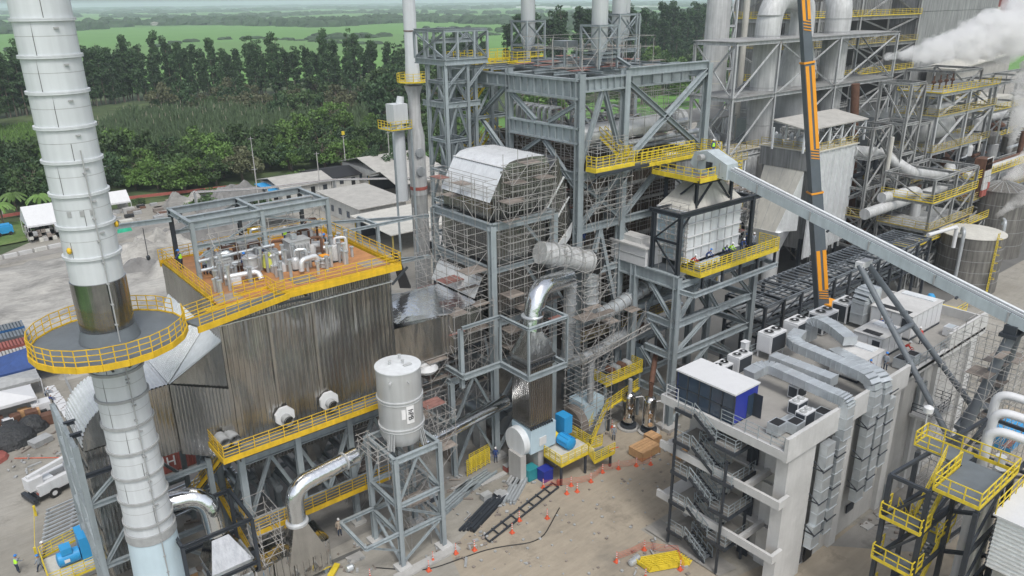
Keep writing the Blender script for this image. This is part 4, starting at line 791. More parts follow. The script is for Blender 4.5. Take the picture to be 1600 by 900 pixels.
# frame with bent polished duct: ribbed vertical duct to the FD fan
t = T('fan_intake_duct', 'polished elbow on a ribbed square duct standing on the blue fan', 'duct', (43.7, 51, 6))
t.part('elbow', MB().tube(bend([(50.6, 53.4, 18.6), (44.6, 51.3, 19.6), (43.7, 51.0, 15.6)], 3.0, 10), .95, 24), 'chrome', 40); t.part('collar', MB().lathe((43.7, 51.0, 17.0), [(1.05, 0), (1.05, .12)], 24), 'galv', 40)
t.part('transition', MB().quadbox([(42.2, 49.6, 13.2), (45.3, 49.6, 13.2), (45.3, 52.5, 13.2), (42.2, 52.5, 13.2), (43.1, 50.4, 15.7), (44.3, 50.4, 15.7), (44.3, 51.6, 15.7), (43.1, 51.6, 15.7)]), 'mirror')
t.part('bolted_flange', MB().box(42.1, 49.5, 12.95, 45.4, 52.6, 13.2).box(42.15, 49.55, 12.2, 45.35, 52.55, 12.35), 'clad'); 
for k in range(11): t.part('bolt', MB().box(42.2+k*.3, 49.42, 12.6, 42.32+k*.3, 49.52, 12.9), 'steel_dark')
t.part('duct', MB().box(42.35, 49.75, 6.0, 45.15, 52.35, 12.95), 'clad'); t.part('duct_panel', MB().corr((42.3, 49.7, 6.0), (2.9, 0, 0), (0, 0, 6.9), (0, -1, 0), .26, .06, 1), 'clad', 40); t.part('duct_panel', MB().corr((42.3, 52.4, 6.0), (0, -2.7, 0), (0, 0, 6.9), (-1, 0, 0), .26, .06, 1), 'clad', 40)
for k in range(10): t.part('bolt', MB().box(42.3+k*.3, 49.5, 5.75, 42.45+k*.3, 49.7, 5.95), 'steel_dark')
t = T('duct_guide_steelwork', 'light grey frame of beams wrapped round the ribbed intake duct', 'steel frame', (44, 51, 12))
for z in (12.0, 17.0):
    w_ = .3; hh = .55 if z < 14 else .25
    t.beam((41.4, 48.8, z), (46.2, 48.8, z), w_, hh, 'white_paint' if 0 else 'steel'); t.beam((41.4, 48.8, z), (41.4, 53.0, z), w_, hh); t.beam((46.2, 48.8, z), (46.2, 55, z), w_, hh); t.beam((37.0, 53.0, z), (41.4, 53.0, z), w_, hh)
for x, y in ((41.4, 48.8), (46.2, 48.8), (41.4, 53.0)): t.col(x, y, 12.0, 17.0, .2)
t.beam((37.0, 53.0, 12.0), (37, 56, 12.0), .3, .5); t.col(37.2, 53.6, 10.6, 16.6, .4)
t = T('forced_draught_fan', 'pale blue fan casing with bright blue motor on concrete piers', 'fan', (44, 50, 0))
t.part('outlet_box', MB().box(42.3, 49.6, 3.0, 45.6, 52.5, 5.7), 'lightblue'); t.part('scroll', MB().lathe((41.6, 51.2, 4.0), [(1.5, 0), (1.55, .2), (1.55, .9), (1.3, 1.0)], 24, True, 'x'), 'white_paint', 40); t.part('access_door', MB().box(43.4, 49.52, 3.6, 44.3, 49.6, 4.5), 'white_plain')
for x in (41.6, 43.9, 46.2): t.part('pier', MB().box(x-.35, 49.9, 0, x+.35, 51.8, 3.0), 'concrete')
t.part('motor', MB().lathe((46.3, 48.9, 3.4), [(.3, -1.0), (.62, -.9), (.64, .7), (.45, .85), (.4, 1.0)], 20, True, 'y'), 'blue', 40)
for k in range(9): a = k*.7; t.part('motor_fin', MB().bar((46.3+.66*math.cos(a), 48.1, 3.4+.66*math.sin(a)), (46.3+.66*math.cos(a), 49.5, 3.4+.66*math.sin(a)), .05, .09), 'blue')
t.part('motor_box', MB().box(46.8, 49.6, 3.4, 47.9, 51.0, 5.4), 'blue'); t.part('coupling_guard', MB().lathe((45.7, 50.2, 3.5), [(.45, 0), (.5, .25), (.45, .5)], 16, True, 'x'), 'yellow', 40); t.part('motor_base', MB().box(44.6, 47.9, 2.4, 48.0, 50.0, 2.7), 'cream')
t = T('fan_platform', 'yellow railed service platform round the blue fan motor', 'platform', (46, 48.6, 0))
t.part('deck', MB().box(44.0, 47.0, 2.28, 48.6, 49.6, 2.38), 'cream'); t.part('deck', MB().box(48.6, 46.2, 1.6, 50.4, 47.6, 1.7), 'grey_deck')
t.rail([(43.9, 49.4, 2.4), (43.9, 46.9, 2.4), (47.6, 46.9, 2.4)], 1.15, n=5, post=.9, t=.07); t.rail([(47.6, 46.9, 2.4), (47.6, 46.0, 1.7), (50.5, 46.0, 1.7)], 1.15, n=5, post=.9, t=.07); t.rail([(48.7, 47.8, 2.4), (48.7, 51.6, 2.4)], 1.15, n=5, post=.9, t=.07); t.rail([(48.7, 47.8, 2.0), (50.5, 47.8, 1.8)], 1.15, n=5, post=.9, t=.07)
for x, y in ((44.1, 47.1), (47.4, 47.1), (50.2, 46.3)): t.part('post', MB().box(x-.1, y-.1, 0, x+.1, y+.1, 2.3 if x < 50 else 1.6), 'steel_dark')
t.part('edge_beam', MB().box(43.9, 46.9, 2.2, 47.6, 47.0, 2.45).box(47.6, 46.0, 1.5, 50.5, 46.1, 1.75), 'yellow')
# ================================================================ BOILER FRAME
t = T('boiler_steelwork', 'towering grey steel frame with heavy girders and X braces around the boiler', 'steel frame', (64, 67, 0))
BX = (54.2, 60.7, 74.3); BY = (55.9, 67.0, 78.0)
for x in BX:
    for y in BY: t.col(x, y, 0, 38.2, .75 if y < 60 else .65); t.part('footing', MB().box(x-.9, y-.9, 0, x+.9, y+.9, .4), 'concrete')
def girder(p, q, w, z0, z1, n=8, m='steel'):
    t.beam((*p, (z0+z1)/2), (*q, (z0+z1)/2), w, z1-z0, m)
    p = Vector((*p, 0)); q = Vector((*q, 0)); s = Vector((-(q-p).y, (q-p).x, 0)).normalized()
    for k in range(1, n):
        c = p+(q-p)*k/n
        for sg in (-1, 1): t.part('stiffener', MB().bar(c+s*sg*w*.25+Vector((0, 0, z0+.1)), c+s*sg*w*.25+Vector((0, 0, z1-.1)), .05, w*.45, up=s), m)
girder((54.2, 55.9), (54.2, 67), .7, 35.7, 37.7, 10); girder((54.2, 67), (54.2, 78), .6, 36.2, 37.6, 6)
girder((54.2, 55.9), (54.2, 67), .6, 31.3, 33.0, 10); girder((54.2, 55.9), (60.7, 55.9), .6, 36.4, 37.8, 7); girder((60.7, 55.9), (60.7, 78), .6, 36.0, 37.6, 8)
t.beam((60.7, 55.9, 38.0), (74.3, 55.9, 38.0), .5, .9); girder((61, 58.5), (74.3, 58.5), .6, 36.0, 37.6, 8); girder((74.3, 55.9), (74.3, 78), .5, 36.6, 37.8, 5)
for y in (67.0, 78.0): t.beam((54.2, y, 37.2), (74.3, y, 37.2), .5, 1.1)
for z, h in ((28.0, .9), (22.3, .8), (11.5, .8)):
    for y in BY: t.beam((54.2, y, z), (60.7, y, z), .4, h); t.beam((60.7, y, z), (74.3, y, z), .4, h)
    for x in BX: t.beam((x, 55.9, z), (x, 67, z), .4, h); t.beam((x, 67, z), (x, 78, z), .4, h)
t.beam((54.2, 55.9, 17.2), (54.2, 67, 17.2), .4, .7); t.beam((54.2, 55.9, 17.2), (60.7, 55.9, 17.2), .4, .7)
B_ = lambda a, b, w=.42: t.brace(a, b, w)
B_((54.2, 66.6, 35.6), (54.2, 62.6, 33.1)); B_((54.2, 56.3, 35.3), (54.2, 60.6, 33.1)); B_((54.2, 61.2, 31.2), (54.2, 56.3, 26.8)); B_((54.2, 61.8, 31.2), (54.2, 66.6, 28.4)); B_((54.2, 56.3, 24.4), (54.2, 61.4, 22.7)); B_((54.2, 61.4, 27.5), (54.2, 56.2, 22.6))
B_((54.2, 55.9, 28.5), (57.3, 55.9, 36.3)); B_((60.7, 55.9, 28.5), (57.6, 55.9, 36.3))
B_((60.9, 55.9, 37.0), (74.0, 55.9, 28.6), .55); B_((60.9, 55.9, 28.5), (74.0, 55.9, 37.4), .55)
for za, zb in ((22.7, 27.5), ): B_((54.4, 55.9, za), (60.5, 55.9, zb)); B_((54.4, 55.9, zb), (60.5, 55.9, za))
B_((60.9, 55.9, 22.7), (67.0, 55.9, 27.5), .5); B_((74.1, 55.9, 22.7), (67.4, 55.9, 27.5), .5); B_((54.4, 55.9, 11.9), (57.5, 55.9, 21.8)); B_((60.5, 55.9, 11.9), (57.5, 55.9, 21.8)); B_((60.9, 55.9, 21.8), (67.4, 55.9, 12)); B_((74, 55.9, 21.8), (67.6, 55.9, 12))
B_((54.2, 67, 22.5), (54.2, 56.2, 11.9)); B_((54.2, 67, 11.0), (54.2, 61.4, .4)); B_((54.2, 56, 11.0), (54.2, 61.4, .4)); B_((60.7, 55.9, 11), (57.4, 55.9, .4)); B_((74.3, 67, 28.5), (74.3, 56, 36.5)); B_((54.2, 78, 28.5), (54.2, 67.2, 36.5)); B_((54.2, 67.2, 28.5), (54.2, 77.8, 36.5)); B_((60.7, 56, 28.5), (60.7, 66.8, 36))
t.beam((60.6, 55.3, 38.6), (61.1, 57.6, 39.3), .3, .3, 'steel')
for y in (60, 63, 70, 74): t.beam((54.4, y, 37.95), (74.2, y, 37.95), .25, .3)
for x in (57.5, 64, 67.5, 71): t.beam((x, 56.2, 38.12), (x, 78, 38.12), .22, .2)
rg = random.Random(21)
for i in range(26):
    x = rg.uniform(55, 72); y = rg.uniform(57, 76); t.sect('plank', 'box', (x, y, 38.3), (x+rg.uniform(1.5, 3), y, 38.3), .9, .06, rg.choice(['plank', 'plank_red', 'plank_red', 'plank']))
# boiler body
t = T('boiler', 'brown streaked boiler body with buckstay bands inside the tall grey frame', 'boiler', (66, 68, 8))
t.part('furnace_casing', MB().box(56.0, 58.6, 9, 73.0, 76, 27.2), mat('boiler_brown', (.13, .105, .085), .7, .3, .3, .4, .5, col2=(.22, .21, .20)))
for k in range(8):
    z = 10.5+k*2.1; t.part('buckstay', MB().box(55.85, 58.3, z, 73.2, 58.5, z+.35), 'steel_old'); t.part('buckstay', MB().box(55.7, 58.6, z, 55.9, 76, z+.35), 'steel_old')
t.part('furnace_panel', MB().corr((56, 58.55, 9.2), (17, 0, 0), (0, 0, 17.8), (0, -1, 0), .45, .1, 2), 'boiler_brown'); t.part('furnace_panel', MB().corr((55.95, 76, 9.2), (0, -17.4, 0), (0, 0, 17.8), (-1, 0, 0), .45, .1, 2), 'boiler_brown')
t.part('penthouse', MB().box(58, 60, 27.6, 72, 74, 30.5), 'boiler_brown'); t.part('lower_hopper', MB().quadbox([(61, 63, 3), (68, 63, 3), (68, 72, 3), (61, 72, 3), (56, 58.6, 9), (73, 58.6, 9), (73, 76, 9), (56, 76, 9)]), 'boiler_brown')
t = T('steam_drum', 'pale horizontal steam drum showing its rounded end behind the small yellow balcony', 'drum', (58, 59, 31.5))
t.part('shell', MB().lathe((57.0, 58.6, 31.6), [(.15, -.75), (.7, -.55), (1.1, 0), (1.1, 13.5), (.6, 14.2)], 24, True, 'x'), 'tank_new', 50); t.part('saddle', MB().box(59, 57.8, 30, 59.4, 59.4, 30.9), 'steel')
for i in range(9):
    x0 = 56.0+i*1.7; y0 = 60.5+(i % 3)*1.2
    P = bend([(55.6+.0*i, 62.0+i*.9, 30.6), (55.6, 62.0+i*.9, 34.2), (57.4, 62.0+i*.9, 34.2), (57.4, 62.0+i*.9, 31)], .5, 4)
    solo('riser_pipe', MB().tube(P, .17, 8), 'pipe_grey', 'inverted U shaped riser pipe above the drum level', 'pipe', 40, 'inverted U riser pipes')
for i in range(34):
    x = rg.uniform(61.5, 73.5); y = rg.uniform(59.5, 70); z = rg.uniform(28.4, 30); 
    solo('roof_header_pipe', MB().tube(bend([(x, y, z), (x, y, z+rg.uniform(1.5, 3.4)), (x+rg.uniform(.8, 2.5), y, z+rg.uniform(1.6, 3.0)), (x+2.2, y, z-.2)], .4, 3), rg.uniform(.10, .2), 7), rg.choice(['pipe_grey', 'galv_dark', 'rust', 'pipe_grey', 'steel_dark']), 'bent pipe among the crowded pipework on top of the boiler', 'pipe', 40, 'crowded pipes on top of the boiler')
for i, (y, z, r) in enumerate([(57.4, 30.2, .3), (58.2, 29.4, .22), (59.3, 31.2, .35)]): solo('header', MB().tube([(63.0, y, z), (76.0, y+.4, z)], r, 12), 'pipe_grey', ['long grey header pipe behind the yellow walkway', 'thin long grey header pipe low behind the yellow walkway', 'thick long grey header pipe highest behind the yellow walkway'][i], 'pipe', 40)
solo('coupling', MB().lathe((74.8, 62.0, 31.0), [(1.2, 0), (1.3, .2), (1.3, .8), (1.0, 1.0), (1.0, 2.0), (1.25, 2.1), (1.25, 2.8)], 20, True, 'x'), 'flange', 'grey ribbed drum shaped expansion joint left of the right frame post', 'pipe joint', 40)
scaffold('scaffold inside the frame between the top girder and the drum', 55.2, 57.5, 60.0, 66.0, 28.6, 35.4, 2.0, 1.9, seed=31, dens=.18, red=.4, brace=.2)
scaffold('scaffold with red edged decks on the left side of the boiler', 54.7, 57.0, 55.6, 66.5, 22.6, 31.0, 1.5, 1.7, seed=32, dens=.5, red=.8, brace=.2)
scaffold('scaffold on the front of the boiler below the yellow walkway', 55.0, 56.6, 73.5, 57.8, 12.0, 27.2, 1.9, 1.95, seed=33, dens=.20, red=.2, brace=.15)
scaffold('scaffold among the top pipes of the boiler', 61.6, 57.2, 73.0, 63.0, 28.4, 35.0, 1.9, 2.0, seed=34, dens=.12, red=.2, brace=.15)
scaffold('scaffold under the middle balcony column', 54.9, 54.0, 60.2, 55.3, 22.4, 30.6, 1.7, 2.0, seed=35, dens=.25, red=.6, brace=.4)
scaffold('scaffold on the left wall of the boiler beside the hood', 54.6, 67.4, 55.6, 77.0, 12.0, 30.0, 2.0, 2.0, seed=36, dens=.2, red=.3)
scaffold('scaffold on the high frame roof around the silencers', 55.5, 57.0, 66.0, 66.0, 38.3, 40.3, 2.2, 1.8, seed=37, dens=.14, red=.5, brace=.1)
# balcony and walkway in yellow
t = T('drum_balcony', 'small yellow railed balcony beside the drum end on dark brackets', 'balcony', (57, 54.8, 29))
t.part('deck', MB().box(54.8, 54.0, 28.9, 60.4, 55.4, 29.0), 'grey_deck'); t.part('edge_beam', MB().box(54.7, 53.9, 28.6, 60.4, 54.0, 29.0).box(54.7, 54, 28.6, 54.8, 55.4, 29.0), 'yellow'); t.rail([(54.8, 55.4, 29.0), (54.8, 54.0, 29.0), (60.4, 54.0, 29.0), (60.4, 55.4, 29.0)], 1.2, n=4, post=.9, t=.07); t.rail([(59.2, 55.2, 29.0), (59.2, 54.3, 29.0), (60.3, 54.3, 29.0)], 1.8, n=6, post=.5, t=.07)
t.part('bracket', MB().bar((54.6, 53.8, 28.5), (62.5, 53.8, 28.5), .2, .3).bar((55.4, 53.9, 28.4), (55.0, 55.6, 26.6), .16).bar((60.6, 53.9, 28.4), (60.6, 55.6, 26.8), .16), 'steel_dark')
t = T('yellow_walkway', 'yellow railed walkway with steps curving down to the conveyor head', 'walkway', (68, 55, 28.4))
t.part('deck', MB().box(61.5, 54.0, 28.4, 70.5, 55.4, 28.5), 'grey_deck'); t.part('edge_beam', MB().box(61.5, 53.9, 28.2, 70.5, 54.0, 28.55), 'yellow'); t.rail([(61.5, 54.0, 28.5), (70.5, 54.0, 28.5)], 1.3, n=5, post=.85, t=.07); t.rail([(61.5, 55.4, 28.5), (72.0, 55.4, 28.5)], 1.3, n=4, post=.85, t=.07)
t.part('deck', MB().box(70.5, 52.6, 28.4, 73.4, 55.4, 28.5), 'grey_deck'); t.rail([(70.5, 54.0, 28.5), (70.6, 52.6, 28.5)], 1.3, n=5, post=.7, t=.07); t.rail([(73.4, 55.4, 28.5), (73.4, 52.6, 28.5)], 1.3, n=5, post=.8, t=.07)
stairs(t, (72.2, 49.6, 26.4), (71.6, 52.8, 28.5), .9, 'yellow', (1, 0, 0), n=9); stairs(t, (60.9, 54.4, 28.6), (59.6, 57.6, 31.4), .8, 'yellow', (-1, 0, 0), n=9)
# silencers on the roof
def silencer(x, y, z0, zc, r, lab, w=1.4, top=52):
    t = T('vent_silencer', lab, 'silencer', (x, y, z0))
    for dx in (-w, w):
        for dy in (-w, w): t.col(x+dx, y+dy, z0, zc+1.2, .2)
    for z in (zc+1.1, zc-1.6, z0+1.2):
        for s in (-1, 1): t.beam((x-w, y+s*w, z), (x+w, y+s*w, z), .12, .18); t.beam((x+s*w, y-w, z), (x+s*w, y+w, z), .12, .18)
    for s in (-1, 1):
        t.brace((x-w, y+s*w, zc-1.5), (x+w, y+s*w, zc+1), .12); t.brace((x+w, y+s*w, zc-1.5), (x-w, y+s*w, zc+1), .12); t.brace((x+s*w, y-w, zc-1.5), (x+s*w, y+w, zc+1), .12); t.brace((x+s*w, y+w, zc-1.5), (x+s*w, y-w, zc+1), .12)
    t.part('shell', MB().lathe((x, y, 0), [(.25, z0+.3), (.28, zc-2.2), (r, zc-1.2), (r, top)], 24), 'stack_paint', 40); t.part('ring', MB().lathe((x, y, 0), [(r+.06, zc+.9), (r+.06, zc+1.1)], 24), 'flange', 30)
silencer(62.7, 73.8, 38.2, 41.6, .85, 'pale vent silencer in an open cage, leftmost on the high roof'); silencer(60.4, 59.6, 38.2, 41.4, .85, 'pale vent silencer in an open cage, middle one on the high roof', 1.35)
silencer(68.5, 64.5, 38.2, 42.3, .85, 'pale vent silencer in an open cage, right of the middle one'); silencer(72.0, 67.2, 38.2, 42.2, .85, 'pale vent silencer close behind the right one')
t = T('vent_box', 'low grey box on legs on the roof between the silencers', 'vent', (59.5, 64, 38.2)); t.part('box', MB().box(58.6, 63, 40.2, 60.6, 65, 40.9), 'galv_dark'); 
for dx in (58.7, 60.5):
    for dy in (63.1, 64.9): t.part('leg', MB().box(dx-.08, dy-.08, 38.2, dx+.08, dy+.08, 40.2), 'steel')
# lift / stair towers
t = T('lattice_tower', 'free standing grey lattice tower with a wider open box frame on top', 'tower', (50, 72.5, 0))
xs, ys = (48.0, 50.9), (70.2, 73.6); lv = [0.3, 6, 11, 15, 19.5, 23.5, 27, 30.5, 34.4, 36.8]
for x in xs:
    for y in ys: t.col(x, y, .3, 38.7, .38)
for z in lv[1:]:
    hh = .6 if z == 34.4 else .3
    for y in ys: t.beam((xs[0]-.0, y, z), (xs[1]+(1.7 if z == 34.4 else 0), y, z), .25, hh)
    for x in xs: t.beam((x, ys[0], z), (x, ys[1]+(1.2 if z == 34.4 else 0), z), .25, hh)
for za, zb in zip(lv[:-1], lv[1:]):
    for y in ys: xm = sum(xs)/2; t.brace((xs[0], y, za), (xm, y, zb), .16); t.brace((xs[1], y, za), (xm, y, zb), .16)
    for x in xs: ym = sum(ys)/2; t.brace((x, ys[0], za), (x, ym, zb), .16); t.brace((x, ys[1], za), (x, ym, zb), .16)
UX, UY = (47.9, 53.6), (70.0, 75.8)
for y in UY: t.beam((UX[0], y, 38.9), (UX[1], y, 38.9), .35, .6); t.beam((UX[0], y, 42.1), (UX[1], y, 42.1), .22, .28); t.beam((UX[0], y, 39.3), (UX[1], y, 39.3), .15, .15)
for x in UX+(50.8,): t.beam((x, UY[0], 38.9), (x, UY[1], 38.9), .35, .6); t.beam((x, UY[0], 42.1), (x, UY[1], 42.1), .22, .28)
for x in UX: 
    for y in (70.0, 71.9, 73.8, 75.8): t.col(x, y, 39.2, 42.0, .22)
    t.brace((x, 70.1, 39.3), (x, 75.6, 41.9), .18); t.brace((x, 75.6, 39.3), (x, 70.1, 41.9), .18)
for x in (49.6, 51.8): t.col(x, 70.0, 39.2, 42.0, .22); t.col(x, 75.8, 39.2, 42.0, .22)
t.brace((48, 70, 39.3), (50.8, 70, 41.9), .18); t.brace((53.5, 70, 39.3), (50.8, 70, 41.9), .18); t.beam((48, 72.6, 41.0), (53.6, 72.6, 41.0), .3, .5); t.brace((53.4, 70.1, 38.6), (51, 70.2, 36.2), .25); t.brace((50.8, 70.1, 38.6), (48.1, 70.2, 36.2), .22)
t = T('stair_tower', 'grey braced frame holding zigzag yellow stairs left of the big girders', 'stair tower', (54, 76, 0))
for x, y in ((52.9, 71.5), (52.9, 78.5), (57.5, 78.5), (57.5, 71.5), (55.2, 71.5)): t.col(x, y, 0, 38.0, .4)
for z in (7, 13, 19, 24, 28.5, 32.5, 36.0, 38):
    for y in (71.5, 78.5): t.beam((52.9, y, z), (57.5, y, z), .25, .35)
    for x in (52.9, 57.5): t.beam((x, 71.5, z), (x, 78.5, z), .25, .35)
for za, zb in ((24, 28.5), (28.5, 32.5), (32.5, 36)): t.brace((52.9, 71.5, za), (55.2, 71.5, zb), .2); t.brace((57.5, 71.5, za), (55.2, 71.5, zb), .2)
zz = [13, 16, 19, 22, 25, 28, 31, 34, 37.5]
for k, (za, zb) in enumerate(zip(zz[:-1], zz[1:])):
    if k % 2: stairs(t, (53.4, 72.6, za), (56.8, 72.8, zb), .8, n=10)
    else: stairs(t, (56.8, 73.8, za), (53.4, 73.9, zb), .8, n=10)
    t.part('landing', MB().box(53.0 if k % 2 == 0 else 56.6, 72.4, zb-.1, 53.6 if k % 2 == 0 else 57.4, 74.9, zb), 'yellow')
t = T('roof_walkway', 'yellow railed gangway at roof level behind the lattice tower', 'walkway', (58, 74, 38.3))
t.part('deck', MB().box(52.9, 71.5, 38.25, 66, 73.0, 38.35), 'grey_deck'); t.rail([(53, 71.6, 38.35), (58, 71.6, 38.35), (58, 70.2, 38.35), (60, 70.2, 38.35)], 1.2, n=4, post=1); t.rail([(53, 77.0, 38.35), (68, 77.0, 38.35)], 1.2, n=4, post=1.3); t.rail([(53, 71.6, 38.35), (53, 77, 38.35)], 1.2, n=4); t.part('gate_panel', MB().box(57.6, 71.5, 38.0, 59.2, 71.58, 38.5), 'yellow')
# slim stack
t = T('slim_stack', 'slim pale stack rising from a wider mottled duct with a yellow ring platform', 'chimney', (63, 100, 8))
SXx, SYy = 62.6, 100.0
t.part('upper_shell', MB().lathe((SXx, SYy, 0), [(1.15, 33.6), (.95, 38), (.85, 58)], 24), 'stack_paint', 40)
t.part('lower_shell', MB().lathe((SXx, SYy, 0), [(1.3, 17.0), (1.3, 26.0), (.9, 28), (.9, 32.0), (1.4, 33.4)], 24), 'old_duct', 40, label='mottled grey lower duct'); t.part('band', MB().lathe((SXx, SYy, 0), [(1.34, 17.8), (1.34, 18.3)], 24), 'brick_red', 40)
for z in (41, 46, 51): t.part('ring', MB().lathe((SXx, SYy, 0), [(1.0, z), (1.0, z+.15)], 24), 'rust', 40)
for z in (20.8, 23.6): t.part('manhole', MB().lathe((SXx-.3, SYy-1.35, z), [(.7, -.1), (.7, .2)], 16, True, 'y'), 'pipe_grey', 40)
t.part('side_duct', MB().tube([(59.6, 100, 16.5), (59.6, 100, 28.2), (60.3, 100, 32)], [.9, .9, .5], 14), 'stack_paint', 40); t.part('side_box', MB().box(58.4, 99, 28.2, 60.8, 101.2, 31.0), 'stack_paint')
for z, r in ((34.0, 2.3), ): 
    t.part('platform', MB().lathe((SXx, SYy, z), [(r, -.12), (r, 0)], 12), 'yellow_old'); t.rail([(SXx+r*math.cos(a*.5236), SYy+r*math.sin(a*.5236), z) for a in range(12)], 1.2, 'yellow', 3, 1, .2, .08, True)
t.part('platform', MB().box(57.4, 98.4, 27.3, 61.2, 102, 27.5), 'steel'); t.rail([(57.4, 102, 27.5), (57.4, 98.4, 27.5), (61, 98.4, 27.5)], 1.2, 'yellow', 3, 1, .2, .08)
for x in (57.8, 60.9): t.part('leg', MB().box(x-.12, 98.4, 8, x+.12, 98.65, 28), 'steel'); 
t.part('base', MB().lathe((SXx, SYy, 0), [(1.3, 0), (1.3, 17.0)], 16), 'steel_old', 40)
# ================================================================ FEEDER BAY
t = T('feeder_support_steelwork', 'heavy grey steel bay with deep beams and K braces under the white feed bin', 'steel frame', (67.5, 52, 0))
for x in (60.7, 74.6):
    for y in (47.5, 53.5): t.col(x, y, 0, 17.8, .7); t.part('footing', MB().box(x-1, y-1, 0, x+1, y+1, .4), 'concrete')
t.beam((60.7, 47.5, 17.2), (60.7, 55.7, 17.2), .5, 1.5); t.beam((60.7, 47.4, 16.9), (76.4, 47.4, 16.9), .4, .7); t.beam((60.7, 53.5, 17.0), (74.6, 53.5, 17.0), .4, .7); t.beam((74.6, 47.5, 17.2), (74.6, 55.7, 17.2), .4, .8)
t.beam((61.2, 45.7, 16.2), (76.6, 45.9, 16.2), .35, .5); t.beam((61.2, 45.7, 16.2), (60.7, 47.5, 16.4), .3, .5); t.beam((76.4, 45.8, 16.2), (76.4, 47.6, 16.4), .3, .5)
for z in (12.4, 8.7, 3.9):
    t.beam((60.7, 47.5, z), (74.6, 47.5, z), .4, .8); t.beam((60.7, 47.5, z), (60.7, 51.4 if z > 5 else 55.7, z), .4, .8); t.beam((60.7, 53.5, z), (74.6, 53.5, z), .35, .6); t.beam((74.6, 47.5, z), (74.6, 53.5, z), .35, .6)
for a, b in (((60.9, 47.5, 12.6), (64.6, 47.5, 16.6)), ((68.0, 47.5, 12.6), (64.8, 47.5, 16.6)), ((60.9, 47.5, 8.9), (66.5, 47.5, 12.1)), ((74.4, 47.5, 12.6), (70.0, 47.5, 16.6)), ((74.4, 47.5, 8.9), (70, 47.5, 12.1)), ((60.7, 47.7, 12.7), (60.7, 51.2, 16.4)), ((60.7, 47.7, 9.0), (60.7, 51.2, 12.1)), ((60.7, 47.7, 4.2), (60.7, 52.0, 8.4)), ((60.9, 47.5, 4.1), (67, 47.5, 8.4)), ((74.4, 47.5, 4.1), (68, 47.5, 8.4)), ((60.7, 53.5, 8.9), (67, 53.5, 16.6)), ((74.6, 53.5, 8.9), (68, 53.5, 16.6)), ((61, 47.5, .5), (67, 47.5, 3.6)), ((74.4, 47.5, .5), (68, 47.5, 3.6))): t.brace(a, b, .36)
t.part('deck', MB().box(60.9, 47.7, 17.75, 74.6, 55.5, 17.85), 'grey_deck')
t = T('feed_bin_steelwork', 'dark steel posts and top beams standing around the white feed bin', 'steel frame', (66, 50, 18))
for x, y in ((60.9, 47.8), (60.9, 51.3), (73.4, 47.8), (73.4, 52.6)): t.col(x, y, 17.9, 24.3, .4, 'steel_dark')
t.beam((60.7, 47.8, 24.3), (75.6, 47.8, 24.3), .4, .5, 'steel_dark'); t.beam((60.9, 47.8, 24.3), (60.9, 52.0, 24.3), .35, .45, 'steel_dark'); t.beam((60.9, 51.3, 24.3), (66, 51.3, 24.3), .35, .4, 'steel_dark'); t.beam((73.4, 47.8, 24.3), (73.4, 54, 24.3), .35, .4, 'steel_dark'); t.beam((73.4, 49.8, 21.4), (73.4, 54, 21.4), .3, .4, 'steel_dark')
for a, b in (((60.9, 48, 18.2), (60.9, 51, 21.2)), ((60.9, 51, 21.4), (60.9, 48, 24)), ((61.0, 47.8, 22.8), (62.4, 47.8, 24.1))): t.brace(a, b, .16, 'steel_dark')
t.beam((60.9, 47.8, 21.3), (60.9, 51.3, 21.3), .2, .25, 'steel_dark')
for x, y in ((64.6, 48.9), (70.6, 48.9), (64.6, 53), (70.6, 53)): t.col(x, y, 24.3, 27.5, .3, 'steel_dark')
for z in (27.3,): t.beam((63.4, 47.9, z), (70.9, 47.9, z), .3, .4, 'steel_dark'); t.beam((64.6, 47.9, z), (64.6, 54, z), .3, .4, 'steel_dark'); t.beam((70.6, 47.9, z), (70.6, 54, z), .3, .4, 'steel_dark')
for a, b in (((64.7, 48.9, 24.5), (67.4, 48.9, 27.1)), ((70.4, 48.9, 24.5), (67.8, 48.9, 27.1)), ((64.6, 49, 27.1), (64.6, 51, 25.4))): t.brace(a, b, .18, 'steel_dark')
t = T('feed_bin', 'white panelled bin with sloping tiled hood on the feeder deck', 'bin', (67, 50, 18))
WX0, WX1, WY0, WY1 = 63.2, 72.6, 48.8, 52.8
t.part('wall_core', MB().box(WX0, WY0, 18.6, WX1, WY1, 24.2), 'lightblue')
for i in range(7):
    x = WX0+(WX1-WX0)*i/7
    for j in range(4): z = 18.7+j*1.38; t.part('panel', MB().box(x+.1, WY0-.08, z, x+(WX1-WX0)/7-.1, WY0, z+1.22), 'white_paint')
    t.part('stiffener', MB().box(x-.06, WY0-.22, 18.6, x+.06, WY0, 24.2), 'white_plain')
for j in range(5): z = 18.62+j*1.38; t.part('ledge', MB().box(WX0-.2, WY0-.26, z-.05, WX1+.1, WY0, z+.05), 'white_plain'); t.part('ledge', MB().box(WX0-.22, WY0-.2, z-.05, WX0, WY1, z+.05), 'white_plain')
for k in range(4): y = WY0+k*1.3; t.part('stiffener', MB().box(WX0-.2, y-.06, 18.6, WX0, y+.06, 24.2), 'white_plain')
A = [(WX0, WY0, 24.2), (WX1, WY0, 24.2), (WX1, WY1, 24.2), (WX0, WY1, 24.2)]; B = [(66.3, 49.9, 26.8), (69.7, 49.9, 26.8), (69.7, 51.7, 26.8), (66.3, 51.7, 26.8)]
t.part('hood', MB().rings([A, B]), 'cream')
